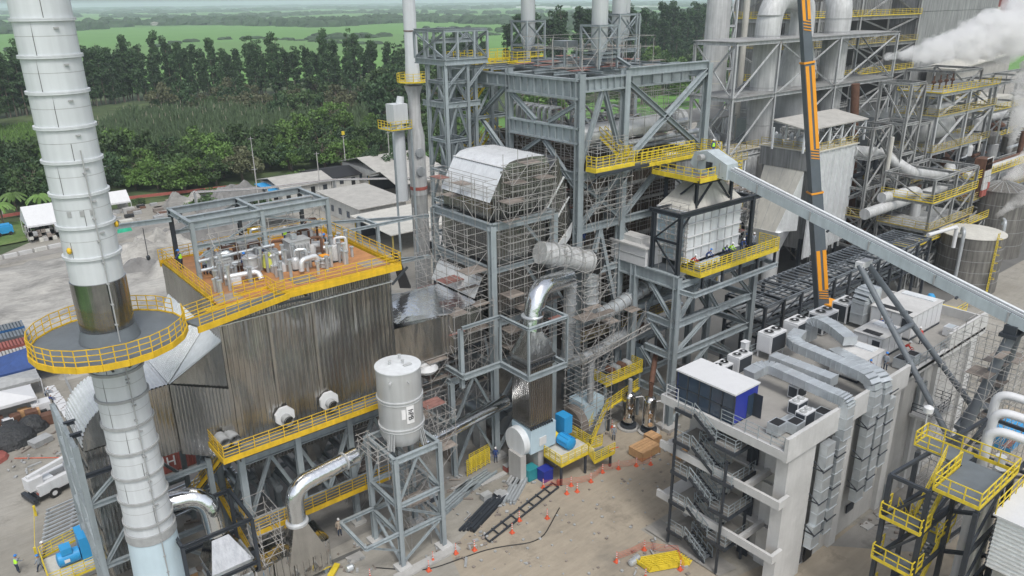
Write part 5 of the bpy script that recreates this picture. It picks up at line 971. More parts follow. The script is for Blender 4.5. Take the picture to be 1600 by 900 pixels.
for i in range(6):
    for j in range(3):
        def hp(u, v): 
            a = Vector(A[0])*(1-u)+Vector(A[3])*u; b_ = Vector(B[0])*(1-u)+Vector(B[3])*u; return a*(1-v)+b_*v+Vector((-.03, 0, .03))
        def hq(u, v):
            a = Vector(A[0])*(1-u)+Vector(A[1])*u; b_ = Vector(B[0])*(1-u)+Vector(B[1])*u; return a*(1-v)+b_*v+Vector((0, -.03, .03))
        u0, u1, v0, v1 = i/6+.01, (i+1)/6-.01, j/3+.015, (j+1)/3-.015
        t.part('hood_tile', MB().quad(hq(u0, v0), hq(u1, v0), hq(u1, v1), hq(u0, v1)), 'cream')
        if i < 4: u0, u1 = i/4+.01, (i+1)/4-.01; t.part('hood_tile', MB().quad(hp(u0, v0), hp(u0, v1), hp(u1, v1), hp(u1, v0)), 'cream')
t = T('feeder_bunker', 'low white box unit on the deck left of the white bin', 'machinery', (62, 53.5, 18)); t.part('casing', MB().box(60.4, 51.8, 17.9, 63.2, 56.8, 19.9), 'white_plain'); t.part('lid', MB().box(60.2, 51.6, 19.9, 63.2, 57, 20.1).box(61, 53, 20.1, 62.6, 56, 20.7), 'concrete_light'); t.part('seam', MB().box(60.36, 51.8, 18.9, 60.4, 56.8, 19.0), 'flange')
t = T('feeder_platform', 'long yellow railed platform in front of the white feed bin', 'platform', (69, 46.7, 18))
t.part('deck', MB().box(62.4, 46.0, 18.0, 76.6, 48.5, 18.1), 'grey_deck'); t.part('edge_beam', MB().box(62.3, 45.9, 17.8, 76.6, 46.0, 18.25).box(62.3, 46.0, 17.8, 62.4, 48.6, 18.25), 'yellow'); t.rail([(62.4, 48.6, 18.1), (62.4, 46.0, 18.1), (76.6, 46.0, 18.1), (76.6, 48.6, 18.1)], 1.3, n=5, post=.9, t=.075)
for x in (63, 66.4, 69.6, 72.8, 76.2): t.col(x, 46.1, 16.4, 17.9, .25, 'steel_dark')
scaffold('scaffold with thin poles on the left side of the white feed bin', 61.2, 48.4, 62.8, 50.6, 17.9, 24.0, 1.2, 1.4, seed=41, dens=.1, brace=.4)
scaffold('white mesh scaffold right of the white feed bin', 74.2, 49.0, 76.2, 54.0, 18.0, 24.5, 1.2, 1.3, seed=42, dens=.3, brace=.6)
rg = random.Random(9)
for i in range(12): x = 63.4+i*.52; solo('wrapped_motor', MB().lathe((x, 47.2+.3*(i % 2), 18.5), [(.12, -.5), (.3, -.35), (.33, .3), (.1, .5)], 12, True, 'x' if i % 2 else 'y'), 'galv' if i < 8 else 'steel_dark', 'small grey motor lying in the row on the yellow feeder platform', 'motor', 40, 'motors on the yellow feeder platform')
# conveyor
CXX = 67.2
def cz(y): return 28.2-(47.0-y)*.262
t = T('conveyor', 'long pale covered conveyor sloping down across the picture to the right edge', 'conveyor', (CXX, 30, 20))
y = 49.0; k = 0
while y > -6:
    ya, yb = y, y-5.94; t.part('side_sheet', MB().bar((CXX-.62, ya, cz(ya)-.1), (CXX-.62, yb, cz(yb)-.1), .06, .95), 'conveyor_paint'); t.part('side_sheet', MB().bar((CXX+.62, ya, cz(ya)-.1), (CXX+.62, yb, cz(yb)-.1), .06, .95), 'conveyor_paint')
    t.part('floor_sheet', MB().bar((CXX, ya, cz(ya)-.56), (CXX, yb, cz(yb)-.56), 1.24, .05), 'galv'); t.part('splice', MB().bar((CXX-.68, yb, cz(yb)-.5), (CXX-.68, yb, cz(yb)+.35), .05, .14), 'flange')
    if k % 2 == 0: t.part('side_bracket', MB().bar((CXX-.7, ya-2, cz(ya-2)-.5), (CXX-.95, ya-2, cz(ya-2)-.62), .2, .12), 'steel_dark')
    y -= 6; k += 1
t.part('belt_cover', MB().bar((CXX-.22, 49, cz(49)+.42), (CXX-.22, -11, cz(-11)+.42), .12, .22).bar((CXX+.45, 49, cz(49)+.45), (CXX+.45, -11, cz(-11)+.45), .35, .12), 'white_paint'); t.part('belt', MB().bar((CXX+.02, 49, cz(49)+.28), (CXX+.02, -11, cz(-11)+.28), .9, .06), 'steel_dark')
t = T('head_chute', 'pale faceted head chute of the conveyor above the white bin', 'chute', (CXX, 50, 27.6))
t.part('casing', MB().rings([[(CXX-.95, y, z) for y, z in ((46.6, 27.4), (46.6, 29.0), (49.2, 30.1), (50.8, 29.8), (51.3, 28.6), (50.4, 27.7))], [(CXX+.95, y, z) for y, z in ((46.6, 27.4), (46.6, 29.0), (49.2, 30.1), (50.8, 29.8), (51.3, 28.6), (50.4, 27.7))]]), 'conveyor_paint'); t.part('inspection_door', MB().box(CXX-1.0, 48.4, 28.2, CXX-.95, 49.2, 29.0), 'steel_dark'); t.part('drive_motor', MB().lathe((CXX-1.7, 49.6, 29.4), [(.3, 0), (.35, .1), (.35, .6)], 12, True, 'x'), 'flange'); t.part('chute', MB().box(66.4, 49.6, 26.6, 69.6, 51.8, 27.8), 'cream')
for yy in (47.4, 48.6, 50.2): t.part('casing_rib', MB().box(CXX-1.0, yy, 27.7, CXX-.95, yy+.1, 29.1), 'flange')
t = T('head_platform', 'yellow edged platform around the conveyor head', 'platform', (68, 50, 27.5))
t.part('deck', MB().box(63.6, 47.9, 27.5, 71.2, 49.2, 27.6).box(63.6, 49.2, 27.5, 66, 54, 27.6).box(69.8, 49.2, 27.5, 72.6, 52, 27.6), 'grey_deck'); t.part('toe_beam', MB().box(63.5, 47.7, 27.3, 70.6, 47.85, 27.8).box(63.5, 47.8, 27.3, 63.62, 54.2, 27.8), 'yellow'); t.rail([(63.6, 54.2, 27.6), (63.6, 47.8, 27.6), (66.0, 47.8, 27.6)], 1.1, n=3, post=1.0, t=.07, toe=0); t.rail([(68.4, 47.8, 27.6), (70.6, 47.8, 27.6), (70.6, 50, 27.6)], 1.1, n=3, post=1.0, t=.07, toe=0); t.part('deck_plate', MB().box(64.2, 48.1, 27.62, 65.4, 48.8, 27.66), 'brick_red')
def strut(lab, pts, r, coll=None, m='steel_dark2'):
    mat('steel_dark2', (.16, .18, .20), .5, 0, .12, 1, .1); t = T('conveyor_strut', lab, 'strut', pts[-1]); t.part('pipe', MB().tube(pts, r, 14), m, 50)
    for f in (.33, .66): a = Vector(pts[0]).lerp(Vector(pts[-1]), f); d = (Vector(pts[-1])-Vector(pts[0])).normalized(); t.part('collar', MB().tube([a-d*.08, a+d*.08], r*1.35, 14), m, 50)
    return t
strut('left long grey pipe strut leaning from the conveyor over the roof', [(CXX-.7, 31.6, 22.0), (CXX-2.0, 20.6, 8.9)], .27); strut('right long grey pipe strut leaning from the conveyor over the roof', [(CXX+.6, 31.6, 22.0), (CXX+4.5, 20.8, 8.9)], .27)
strut('thick grey leg below the conveyor bearing near the right edge', [(CXX-.5, 18.6, 19.2), (CXX-2.0, 20.4, 8.2), (CXX-2.0, 20.6, 0)], .42); strut('second thick grey leg behind the first below the conveyor bearing', [(CXX+.8, 18.6, 19.2), (CXX+4.5, 20.4, 8.0), (CXX+4.5, 20.6, 0)], .42)
solo('cross_tube', MB().tube([(CXX-1.1, 27.2, 16.8), (CXX+2.0, 27.2, 16.8)], .25, 12), 'steel_dark2', 'short grey tube linking the two long leaning struts', 'tube', 50)
solo('strut_tie', MB().tube([(CXX-2.0, 20.5, 10.5), (CXX+4.5, 20.5, 13.2)], .28, 12), 'steel_dark2', 'grey cross tube between the two thick conveyor legs', 'tube', 50)
solo('bearing_steelwork', MB().box(CXX-1.1, 18.0, 19.2, CXX+1.3, 19.3, 19.5).box(CXX-.9, 18.2, 19.5, CXX-.5, 19.1, 20.2).box(CXX+.7, 18.2, 19.5, CXX+1.1, 19.1, 20.2), 'steel_dark', 'dark bearing frame on top of the thick conveyor legs', 'bearing')
solo('strut_bracket', MB().box(CXX-.9, 31.2, 21.7, CXX+.9, 31.9, 22.3), 'white_plain', 'pale bracket where the long struts meet the conveyor', 'bracket')
scaffold('pale scaffold with grey boards around the thick conveyor legs', 64.5, 17.0, 71.5, 22.4, 0, 18.0, 1.7, 2.1, seed=43, dens=.22, red=.2, brace=.5)
# ================================================================ CONCRETE BUILDING
GX0, GX1, GY0, GY1, GZ = 45.9, 82.0, 25.6, 36.6, 13.9
t = T('concrete_building', 'pale concrete block with open stair bay, flat roof crowded with air units and ducts', 'building', (60, 31, 0))
t.part('wall', MB().box(49.6, 25.75, 0, GX1, 36.4, 13.3), 'concrete', label='plain concrete core')
# vertical pilasters and recessed bays of the long wall
for x, w_, zt in ((50.2, .9, 12.9), (56.2, 1.1, 13.3), (64.3, 1.1, 13.3), (69.4, .5, 13.3), (72.5, .6, 13.3), (80.2, 1.6, 13.9)): t.part('pilaster', MB().box(x-w_/2, GY0-.25, 0, x+w_/2, GY0+.15, zt), 'concrete_light')
t.part('pier', MB().box(47.0, 25.3, 0, 50.8, 26.3, 12.9), 'concrete_light')
t.part('parapet', MB().box(GX0, 24.9, 12.9, 64.8, 25.2, 14.9), 'concrete_light'); t.part('parapet', MB().box(73.5, 25.2, 12.9, GX1, 25.5, 15.2), 'concrete_light'); t.part('low_kerb', MB().box(64.8, 25.2, 13.0, 73.5, 25.5, 13.7), 'concrete_light')
t.part('parapet', MB().box(GX1, 25.2, 12.9, GX1+.25, 36.6, 14.6), 'concrete_light')
t.part('roof_slab', MB().box(GX0+.3, 25.2, 13.3, GX1, 36.5, 13.6), 'roof_floor'); t.part('fascia', MB().box(GX0, 25.2, 13.0, GX0+.3, 36.6, 13.75), 'concrete_light'); t.part('fascia', MB().box(GX0, 36.6, 13.0, GX1, 36.85, 13.75), 'concrete_light')
for z in (9.0, 4.0):
    t.part('floor_slab', MB().box(45.96, 34.9, z, 50, 36.4, z+.15).box(48.75, 28.3, z, 50, 34.9, z+.15), 'concrete_light'); t.part('edge_beam', MB().box(45.7, 24.9 if z > 8 else 24.9, z-.15, 45.95, 36.5, z+.55), 'concrete_light'); t.part('edge_beam', MB().box(45.95, 28.0, z-.2, 49.6, 28.3, z+.4), 'concrete_light'); t.part('return_beam', MB().box(45.95, 24.9, z-.15, 47.1, 25.2, z+.55), 'concrete_light')
for z in (0, 4.15, 9.15):
    t.part('bay_wall', MB().box(49.3, 26.0, z, 49.55, 28.6, z+3.8), 'concrete_light'); t.part('door', MB().box(49.2, 29.2, z, 49.32, 30.2, z+2.1), 'steel_dark'); t.part('pale_panel', MB().box(49.2, 31.5, z, 49.32, 32.8, z+3.2), 'white_plain')
t.part('ground_door', MB().box(52.0, 25.5, .3, 53.2, 25.62, 3.2), 'black'); t.part('wall_vent', MB().box(58.6, 25.55, 2.0, 59.8, 25.66, 2.8), 'steel_dark'); t.part('side_door', MB().box(64.9, 24.7, 0, 65.0, 25.3, 2.4), 'galv_dark'); t.part('window', MB().box(50.9, 25.5, .6, 51.6, 25.62, 3.0), 'glass')
# balcony on the long wall
t.part('balcony_slab', MB().box(68.2, 23.6, 8.3, 72.8, 25.6, 8.6), 'concrete_light'); t.rail([(68.3, 25.5, 8.6), (68.3, 23.7, 8.6), (72.0, 23.7, 8.6)], 1.1, 'steel_dark', 3, 1.2, 0, .06); t.rail([(72.7, 23.9, 8.6), (72.7, 25.5, 8.6)], 1.1, 'steel_dark', 3, 1.0, 0, .06); t.part('balcony_door', MB().box(68.9, 25.4, 8.6, 70.6, 25.62, 11.2), 'galv_dark')
t.rail([(64.9, 25.4, 13.7), (73.4, 25.4, 13.7)], 1.1, 'steel', 3, 1.4, 0, .05); t.rail([(46.1, 36.4, 13.7), (GX1, 36.4, 13.7)], 1.1, 'steel', 3, 1.5, 0, .05); t.rail([(46.05, 25.3, 13.75), (46.05, 30.9, 13.75)], 1.1, 'steel', 3, 1.2, 0, .05); t.rail([(46.05, 35.2, 13.75), (46.05, 36.4, 13.75)], 1.1, 'white_plain', 3, 1.2, 0, .05)
# steel stair in the open bay
t = T('steel_stair', 'grey steel zigzag stair in the open bay of the concrete building', 'stair', (46, 32, 0))
for x, y, zt in ((45.45, 34.7, 13.0), (45.45, 29.6, 11.0), (48.6, 34.7, 8.9), (48.6, 29.4, 11.2)): t.col(x, y, 0, zt, .18, 'steel_dark', 'box')
zt_ = 13.5
while zt_ > .5:
    zm = zt_-1.5; stairs(t, (45.65, 30.9, max(zm, .1)), (45.65, 33.2, zt_), 1.05, 'steel_dark', (1, 0, 0), n=8, hm='steel', tread_m='pipe_grey')
    if zm > .5:
        stairs(t, (47.0, 30.9, zm), (47.0, 33.2, max(zm-1.5, .1)), 1.05, 'steel_dark', (1, 0, 0), n=8, hm='steel', tread_m='pipe_grey')
        t.part('landing', MB().box(45.5, 29.0, zm-.1, 48.6, 30.9, zm), 'slab'); t.part('landing_beam', MB().box(45.35, 28.9, zm-.3, 48.7, 29.0, zm+.02).box(45.35, 29.0, zm-.3, 45.48, 30.9, zm+.02), 'steel_dark'); t.rail([(45.5, 30.8, zm), (45.5, 29.0, zm), (48.6, 29.0, zm)], 1.05, 'steel', 3, .8, 0, .045)
    t.part('landing', MB().box(45.5, 33.2, zt_-.1, 48.4, 34.8, zt_), 'slab'); t.part('landing_beam', MB().box(45.35, 33.2, zt_-.3, 45.48, 34.9, zt_+.02), 'steel_dark'); t.rail([(45.5, 33.3, zt_), (45.5, 34.7, zt_)], 1.05, 'steel', 3, .7, 0, .045)
    zt_ -= 3.0
# blue site cabin with glazing
t = T('site_cabin', 'white roofed glazed cabin with a deep blue end wall on the roof terrace', 'cabin', (48, 32.8, 13.6))
KX0, KX1, KY0, KY1, KZ0, KZ1 = 46.3, 49.4, 30.0, 35.6, 13.65, 16.3
t.part('roof', MB().box(KX0-.1, KY0-.1, KZ1, KX1+.1, KY1+.1, KZ1+.14), 'white_plain'); t.part('end_wall', MB().box(KX0, KY0, KZ0, KX1, KY0+.08, KZ1), 'navy'); t.part('rear_wall', MB().box(KX1-.08, KY0+.08, KZ0, KX1, KY1, KZ1), 'navy'); t.part('far_wall', MB().box(KX0, KY1-.08, KZ0, KX1-.08, KY1, KZ1), 'navy'); t.part('floor', MB().box(KX0, KY0, KZ0-.02, KX1, KY1, KZ0+.05), 'grey_deck')
for k in range(6):
    y = KY0+(KY1-KY0)*k/5; t.part('mullion', MB().box(KX0-.02, y-.06, KZ0, KX0+.08, y+.06, KZ1), 'steel_dark')
    if k < 5:
        for j in range(2): t.part('pane', MB().box(KX0+.02, y+.06, KZ0+.05+j*1.3, KX0+.05, y+1.06, KZ0+1.25+j*1.3), 'glass')
t.part('transom', MB().box(KX0-.02, KY0, KZ0+1.25, KX0+.08, KY1, KZ0+1.35), 'steel_dark'); t.part('door', MB().box(KX0+1.8, KY0-.03, KZ0, KX0+2.6, KY0, KZ0+2.0), 'glass'); t.part('open_door', MB().box(KX0+2.6, KY0-.8, KZ0, KX0+2.65, KY0, KZ0+2.0), 'steel_dark')
# air conditioning units
def condenser(x, y, s, lab, dark=False, legs=False, z=13.65, grp='air conditioning condensers'):
    t = T('condenser_unit', lab, 'air conditioner', (x, y, z), grp); zb = z+(.7 if legs else .08)
    t.part('casing', MB().box(x-.95*s, y-.6*s, zb, x+.95*s, y+.6*s, zb+1.45*s), 'white_plain'); t.part('coil', MB().box(x-.85*s, y-.63*s, zb+.1, x+.85*s, y-.6*s, zb+1.3*s), 'steel_dark'); t.part('coil', MB().box(x-.98*s, y-.5*s, zb+.1, x-.95*s, y+.5*s, zb+1.3*s), 'steel_dark' if dark else 'white_plain')
    for d in (-.45, .45): fr = t.part('fan_ring', MB().lathe((x+d*s, y, zb+1.45*s), [(.36*s, 0), (.4*s, .06), (.33*s, .1)], 16, True), 'flange', 30); t.part('fan_grille', MB().lathe((x+d*s, y, zb+1.52*s), [(.33*s, .0), (.33*s, .03)], 16, True), 'black', parent=fr); t.part('fan_hub', MB().lathe((x+d*s, y, zb+1.55*s), [(.1*s, .0), (.1*s, .03)], 8, True), 'white_plain', parent=fr)
    if legs:
        for dx in (-.8, .8):
            for dy in (-.5, .5): t.part('leg', MB().box(x+dx*s-.06, y+dy*s-.06, z, x+dx*s+.06, y+dy*s+.06, zb), 'white_plain')
ACS = [(52.0, 35.4, 1.0, 0, 0, 'smallest condenser unit beside the white cabin roof'), (54.9, 35.5, 1.05, 0, 0, 'second small condenser unit behind the cabin'), (59.6, 35.4, 1.25, 0, 1, 'condenser on white legs right of the small pair'), (63.8, 35.4, 1.25, 0, 1, 'second legged condenser in the row by the roof rail'), (68.6, 35.4, 1.4, 1, 0, 'dark sided condenser with two fans, third from the far end'), (73.0, 35.4, 1.4, 1, 0, 'dark sided condenser with two fans near the orange crane foot')]
for x, y, s, d, l, lab in ACS: condenser(x, y, s, lab, d, l)
solo('electrical_box', MB().box(56.4, 36.0, 13.65, 57.0, 36.5, 15.6).box(56.35, 35.95, 15.6, 57.05, 36.55, 15.66), 'white_plain', 'slim upright white box between the condensers', 'box')
for i, (x, y) in enumerate([(52.0, 27.9), (54.4, 29.4), (57.2, 28.4), (50.9, 26.6)]):
    lab = ['white fan unit with dark coil by the front parapet', 'white fan unit under the lower duct near the cabin', 'white fan unit under the ducts by the parapet', 'metal box unit open at the roof corner'][i]; condenser(x, y, .75, lab, True, False)
def ahu(x0, y0, x1, y1, h, lab, door=True):
    t = T('rooftop_unit', lab, 'air handling unit', ((x0+x1)/2, (y0+y1)/2, 13.65)); z = 13.8
    t.part('casing', MB().box(x0, y0, z, x1, y1, z+h), 'concrete_light'); t.part('roof', MB().box(x0-.1, y0-.1, z+h, x1+.1, y1+.1, z+h+.08), 'concrete_light'); t.part('base', MB().box(x0-.05, y0-.05, 13.6, x1+.05, y1+.05, 13.8), 'steel_dark')
    n = max(2, int((x1-x0)/1.0))
    for k in range(n): a = x0+(x1-x0)*k/n+.06; t.part('side_panel', MB().box(a, y0-.04, z+.1, a+(x1-x0)/n-.12, y0, z+h-.1), 'white_plain')
    n = max(2, int((y1-y0)/1.0))
    for k in range(n): a = y0+(y1-y0)*k/n+.06; t.part('side_panel', MB().box(x0-.04, a, z+.1, x0, a+(y1-y0)/n-.12, z+h-.1), 'white_plain')
    t.part('louvre', MB().box(x0-.07, y0+.2, z+h*.45, x0-.03, y0+.9, z+h*.85), 'steel_dark'); t.part('roof_opening', MB().box(x0+.3, y0+.5, z+h+.08, x0+1.1, y1-.6, z+h+.12), 'black'); t.part('roof_hatch', MB().box(x1-1.3, y0+.4, z+h+.08, x1-.3, y1-.4, z+h+.2), 'white_paint')
ahu(60.5, 27.4, 64.8, 30.0, 1.6, 'white rooftop air unit nearest the ducts'); ahu(66.3, 28.3, 70.2, 31.0, 1.9, 'middle white rooftop air unit with roof opening under the struts'); ahu(72.6, 28.6, 79.2, 32.6, 2.3, 'largest white rooftop air unit with rib panels at the far end')
# galvanised ducts
def duct(lab, P, w, h, m='galv', seam=1.2, name='air_duct'):
    t = T(name, lab, 'air duct', tuple(P[0])); pts = [Vector(p) for p in P]
    for a, b in zip(pts[:-1], pts[1:]):
        L = (b-a).length; n = max(1, round(L/seam)); up = Vector((0, 0, 1)) if abs((b-a).normalized().z) < .8 else Vector((0, 1, 0))
        for k in range(n):
            p = a+(b-a)*k/n; q = a+(b-a)*(k+1)/n; t.part('duct_section', MB().bar(p, q, w, h, up), m); d = (b-a).normalized(); t.part('flange', MB().bar(q-d*.03, q+d*.03, w+.07, h+.07, up), 'galv')
    return t
def rduct(lab, plan, w, h, down=None):
    """flat duct along plan polyline (rounded), optional vertical drop"""
    P = bend(plan, 1.3, 5); P = list(P); duct(lab, P, w, h, seam=1.1)
zt = 15.2
rduct('galvanised roof duct nearest the cabin, bending down over the parapet', [(52.0, 32.6, zt), (54.2, 32.4, zt+.3), (53.6, 25.6, zt+.3), (53.6, 24.7, zt+.3), (53.6, 24.7, 12.2)], 1.1, .75)
rduct('second galvanised roof duct running to the parapet drop', [(56.4, 33.2, zt), (56.4, 27.4, zt)], 1.2, .8)
rduct('galvanised roof duct with an S bend over the white units', [(62.0, 34.0, zt+.5), (59.4, 33.4, zt+.5), (58.9, 29.0, zt+.5), (58.2, 24.8, zt+.5), (58.2, 24.8, 12.6)], 1.2, .8)
rduct('large galvanised duct rising in an arch beside the far condensers', [(64.6, 34.4, 14.2), (64.6, 34.4, 16.4), (64.2, 32.2, 16.4), (62.8, 29.6, 16.2)], 1.3, .8)
rduct('galvanised duct in front of the nearest white roof unit', [(61.6, 30.4, zt), (60.8, 27.8, zt), (60.0, 24.8, zt), (60.0, 24.8, 12.8)], 1.2, .8)
rduct('tall square galvanised duct stack near the crane foot', [(72.5, 33.6, 14.1), (72.5, 33.6, 17.0), (74.2, 33.4, 17.0)], 1.6, 1.3)
WD = [(51.8, 2.8, 12.4, 'galvanised duct bank on the wall, leftmost'), (53.6, 3.4, 12.4, 'galvanised wall duct second from the left, stepped'), (58.2, 4.2, 12.8, 'galvanised wall duct right of the middle pilaster'), (59.8, 4.6, 13.0, 'galvanised wall duct third from the right'), (61.4, 6.4, 13.0, 'galvanised wall duct, rightmost narrow one')]
for i, (x, z0, z1, lab) in enumerate(WD):
    t = T('wall_duct', lab, 'air duct', (x, 24.9, z0)); n = max(4, round((z1-z0)/1.1))
    for k in range(n): za = z0+(z1-z0)*k/n; zb = z0+(z1-z0)*(k+1)/n; xx = x-(.35 if (i in (0, 1) and k < 2) else 0); t.part('duct_section', MB().box(xx-.6, 24.55, za+.02, xx+.6, 25.2, zb-.02), 'galv'); t.part('flange', MB().box(xx-.64, 24.51, za-.025, xx+.64, 25.2, za+.02), 'galv')
    for zz in (z0+1.5, z0+4.5, z0+7.5): t.part('wall_bracket', MB().bar((x-1.0, 24.3, zz), (x-1.0, 25.35, zz), .08).bar((x-1.0, 24.4, zz), (x-1.0, 25.35, zz+.6), .07).bar((x-1.2, 24.35, zz), (x+.3, 24.35, zz), .07), 'steel_dark')
for i, (x, y, z) in enumerate([(49.2, 26.4, 13.7), (48.0, 27.2, 13.7), (52.2, 25.9, 13.7), (66.4, 26.4, 13.7), (68.0, 26.2, 13.7), (77.0, 26.6, 13.7)]):
    t = T('duct_offcut', ['open topped metal duct piece at the roof corner', 'curved metal duct piece lying at the roof corner', 'metal duct box with open lid by the parapet', 'open metal duct piece between the white unit and the rail', 'second open duct piece beside the strut', 'white box lying by the far parapet'][i], 'duct piece', (x, y, z)); t.part('body', MB().box(x-.6, y-.5, z, x+.6, y+.5, z+.9), 'galv' if i < 5 else 'white_plain'); t.part('opening', MB().box(x-.5, y-.4, z+.9, x+.5, y+.4, z+.92), 'black' if i < 5 else 'galv')
for k in range(5): solo('loose_plate', MB().box(50.0+k*.5, 27.4-k*.2, 13.62+k*.05, 51.4+k*.5, 28.2-k*.2, 13.66+k*.05), 'galv', 'flat metal plate lying on the roof near the corner', 'plate', None, 'flat plates on the roof')
# dark pipe rack behind
t = T('pipe_rack', 'long dark steel pipe rack with close rungs running behind the crane', 'pipe rack', (98, 49.5, 0))
RX0, RX1, RY0, RY1 = 78.0, 122.0, 47.6, 53.2
n = 11
for i in range(n+1):
    x = RX0+(RX1-RX0)*i/n
    for y in (RY0, RY1): t.col(x, y, 0, 9.9, .35, 'steel_dark', 'box')
    for z in (9.8, 7.8, 5.6): t.beam((x, RY0, z), (x, RY1, z), .25, .3, 'steel_dark')
for y in (RY0, 50.4, RY1):
    for z in (9.9, 7.9, 5.7): t.beam((RX0, y, z), (RX1, y, z), .22, .28, 'steel_dark2' if z > 9 else 'steel_dark')
k = 0
for i in range(40): x = RX0+.3+i*1.1; t.sect('rung', 'box', (x, RY0, 10.12), (x, RY1, 10.12), .16, .14, 'steel_dark2')
for i in range(n):
    xa = RX0+(RX1-RX0)*i/n; xb = RX0+(RX1-RX0)*(i+1)/n; t.brace((xa, RY0, 7.9), (xb, RY0, 9.8), .14, 'steel_dark', 'box'); t.brace((xb, RY0, 5.7), (xa, RY0, 7.8), .14, 'steel_dark', 'box')
for j, y in enumerate((48.3, 49.1, 49.9, 51.2, 52.1)): t.part('pipe', MB().tube([(RX0, y, 8.15), (RX1, y, 8.15)], .18+.05*(j % 2), 8), 'flange' if j % 2 else 'pipe_grey', 40); t.part('pipe', MB().tube([(RX0, y+.2, 6.05), (RX1, y+.2, 6.05)], .2, 8), 'galv_dark', 40)
# crane
t = T('crane_boom', 'orange striped dark grey telescopic crane boom standing upright behind the roof', 'crane', (80, 41.4, 4))
P0, P1 = Vector((81.4, 41.2, 5.0)), Vector((77.0, 46.9, 46.0))
for k, (f0, f1, w_) in enumerate(((0, .48, 1.22), (.47, .82, 1.05), (.81, 1.12, .9))):
    a = P0.lerp(P1, f0); b_ = P0.lerp(P1, f1); t.part('boom_section', MB().bar(a, b_, w_, w_*1.15, up=(.6, .8, 0)), 'boom_grey'); t.part('section_collar', MB().bar(b_-(b_-a).normalized()*.2, b_, w_+.14, w_*1.15+.14, up=(.6, .8, 0)), 'orange')
    up = Vector((.6, .8, 0)); d = (b_-a).normalized(); sx = d.cross(up).normalized()*w_; fy = sx.cross(d).normalized(); q0 = a.lerp(b_, .42 if k == 0 else .36); q1 = a.lerp(b_, .66 if k == 0 else .97)
    for s in (-.32, .26): t.part('stripe', MB().bar(q0-fy*(w_*.6)+sx*s, q1-fy*(w_*.6)+sx*s, w_*.34, .05, up=up), 'orange'); t.part('stripe', MB().bar(q0+fy*(w_*.6)+sx*s, q1+fy*(w_*.6)+sx*s, w_*.34, .05, up=up), 'orange')
    for j in range(4): c = q0-d*(.25+j*.3); t.part('hazard_stripe', MB().bar(c-fy*(w_*.6)-sx*.45, c-fy*(w_*.6)+sx*.4+d*.25, .1, .05, up=up), 'orange')
t.part('boom_foot', MB().box(80.3, 40.2, 8.2, 82.6, 42.2, 11.6), 'orange'); t.part('turntable', MB().box(79.5, 39.6, 1.4, 84.5, 43.0, 4.2), 'orange'); t.part('carrier', MB().box(77, 39.5, .9, 90, 43.1, 1.8), 'orange'); t.part('boom_cradle', MB().box(80.9, 40.7, 4.0, 82.0, 41.9, 8.4), 'boom_grey')
for x in (78, 80, 86, 88): t.part('wheel', MB().lathe((x, 39.3, .7), [(.7, 0), (.7, .5)], 16, True, 'y'), 'rubber')
# ================================================================ OLD PLANT (right background)
sheet('old_plant_slab', [(80, 44), (330, 44), (330, 130), (80, 110)], .006, 'slab_dark')
def pframe(name, lab, xs, ys, zs, m='steel_old', w=.45, bh=.5, xb=True, seed=1, rails=(), decks=(), dense=.7, cat='steel frame', braces=.6):
    rg = random.Random(seed); t = T(name, lab, cat, ((xs[0]+xs[-1])/2, (ys[0]+ys[-1])/2, zs[0]))
    for x in xs:
        for y in ys: t.col(x, y, zs[0], zs[-1], w, m)
    for z in zs[1:]:
        for y in ys: t.beam((xs[0], y, z), (xs[-1], y, z), w*.7, bh, m)
        for x in xs: t.beam((x, ys[0], z), (x, ys[-1], z), w*.7, bh, m)
    for za, zb in zip(zs[:-1], zs[1:]):
        for xa, xb_ in zip(xs[:-1], xs[1:]):
            for y in (ys[0], ys[-1]):
                r = rg.random()
                if r < braces: t.brace((xa, y, za), (xb_, y, zb), w*.5, m)
                if r < braces*.6 and xb: t.brace((xb_, y, za), (xa, y, zb), w*.5, m)
        for ya, yb in zip(ys[:-1], ys[1:]):
            for x in (xs[0], xs[-1]):
                if rg.random() < braces: t.brace((x, ya, za), (x, yb, zb), w*.5, m)
                if rg.random() < braces*.5: t.brace((x, yb, za), (x, ya, zb), w*.5, m)
    for z in decks: t.part('deck', MB().box(xs[0]-.3, ys[0]-.3, z+.05+bh/2, xs[-1]+.3, ys[-1]+.3, z+.15+bh/2), 'steel_old')
    for z in rails: t.rail([(xs[0]-.3, ys[-1], z+.2+bh/2), (xs[0]-.3, ys[0]-.4, z+.2+bh/2), (xs[-1]+.3, ys[0]-.4, z+.2+bh/2)], 1.2, 'yellow_old' if rg.random() < .4 else 'yellow', 3, 2.0, .2, .08)
    return t
pframe('duct_steelwork', 'pale weathered braced frame carrying the big old ducts', (106.4, 118.3, 137.5, 159), (75, 83), (0, 10, 20, 29.6, 38.2), 'lattice_white', .42, .5, seed=3, rails=(), decks=(38.2, 29.6), braces=.95)
t = T('gas_duct', 'huge mottled grey gas duct with an arched top behind the crane', 'duct', (120, 78, 0))
t.part('duct', MB().tube(bend([(120.5, 79, 4), (120.5, 79, 45.2), (132.5, 80, 45.2), (132.5, 80, 36)], 5.5, 10), 2.1, 24), 'old_duct', 40); t.part('collector', MB().lathe((132.5, 80, 0), [(1.2, 18), (3.4, 24), (3.4, 33), (2.1, 38)], 24), 'old_duct', 40)
for z in (12, 18.5, 24, 30.4, 38.9, 42.2): t.part('band', MB().lathe((120.5, 79, z), [(2.15, 0), (2.15, .12)], 24), 'flange', 40)
t = T('gas_duct', 'second huge pale gas duct right of the crane with bright bend at the top', 'duct', (141.5, 78, 0))
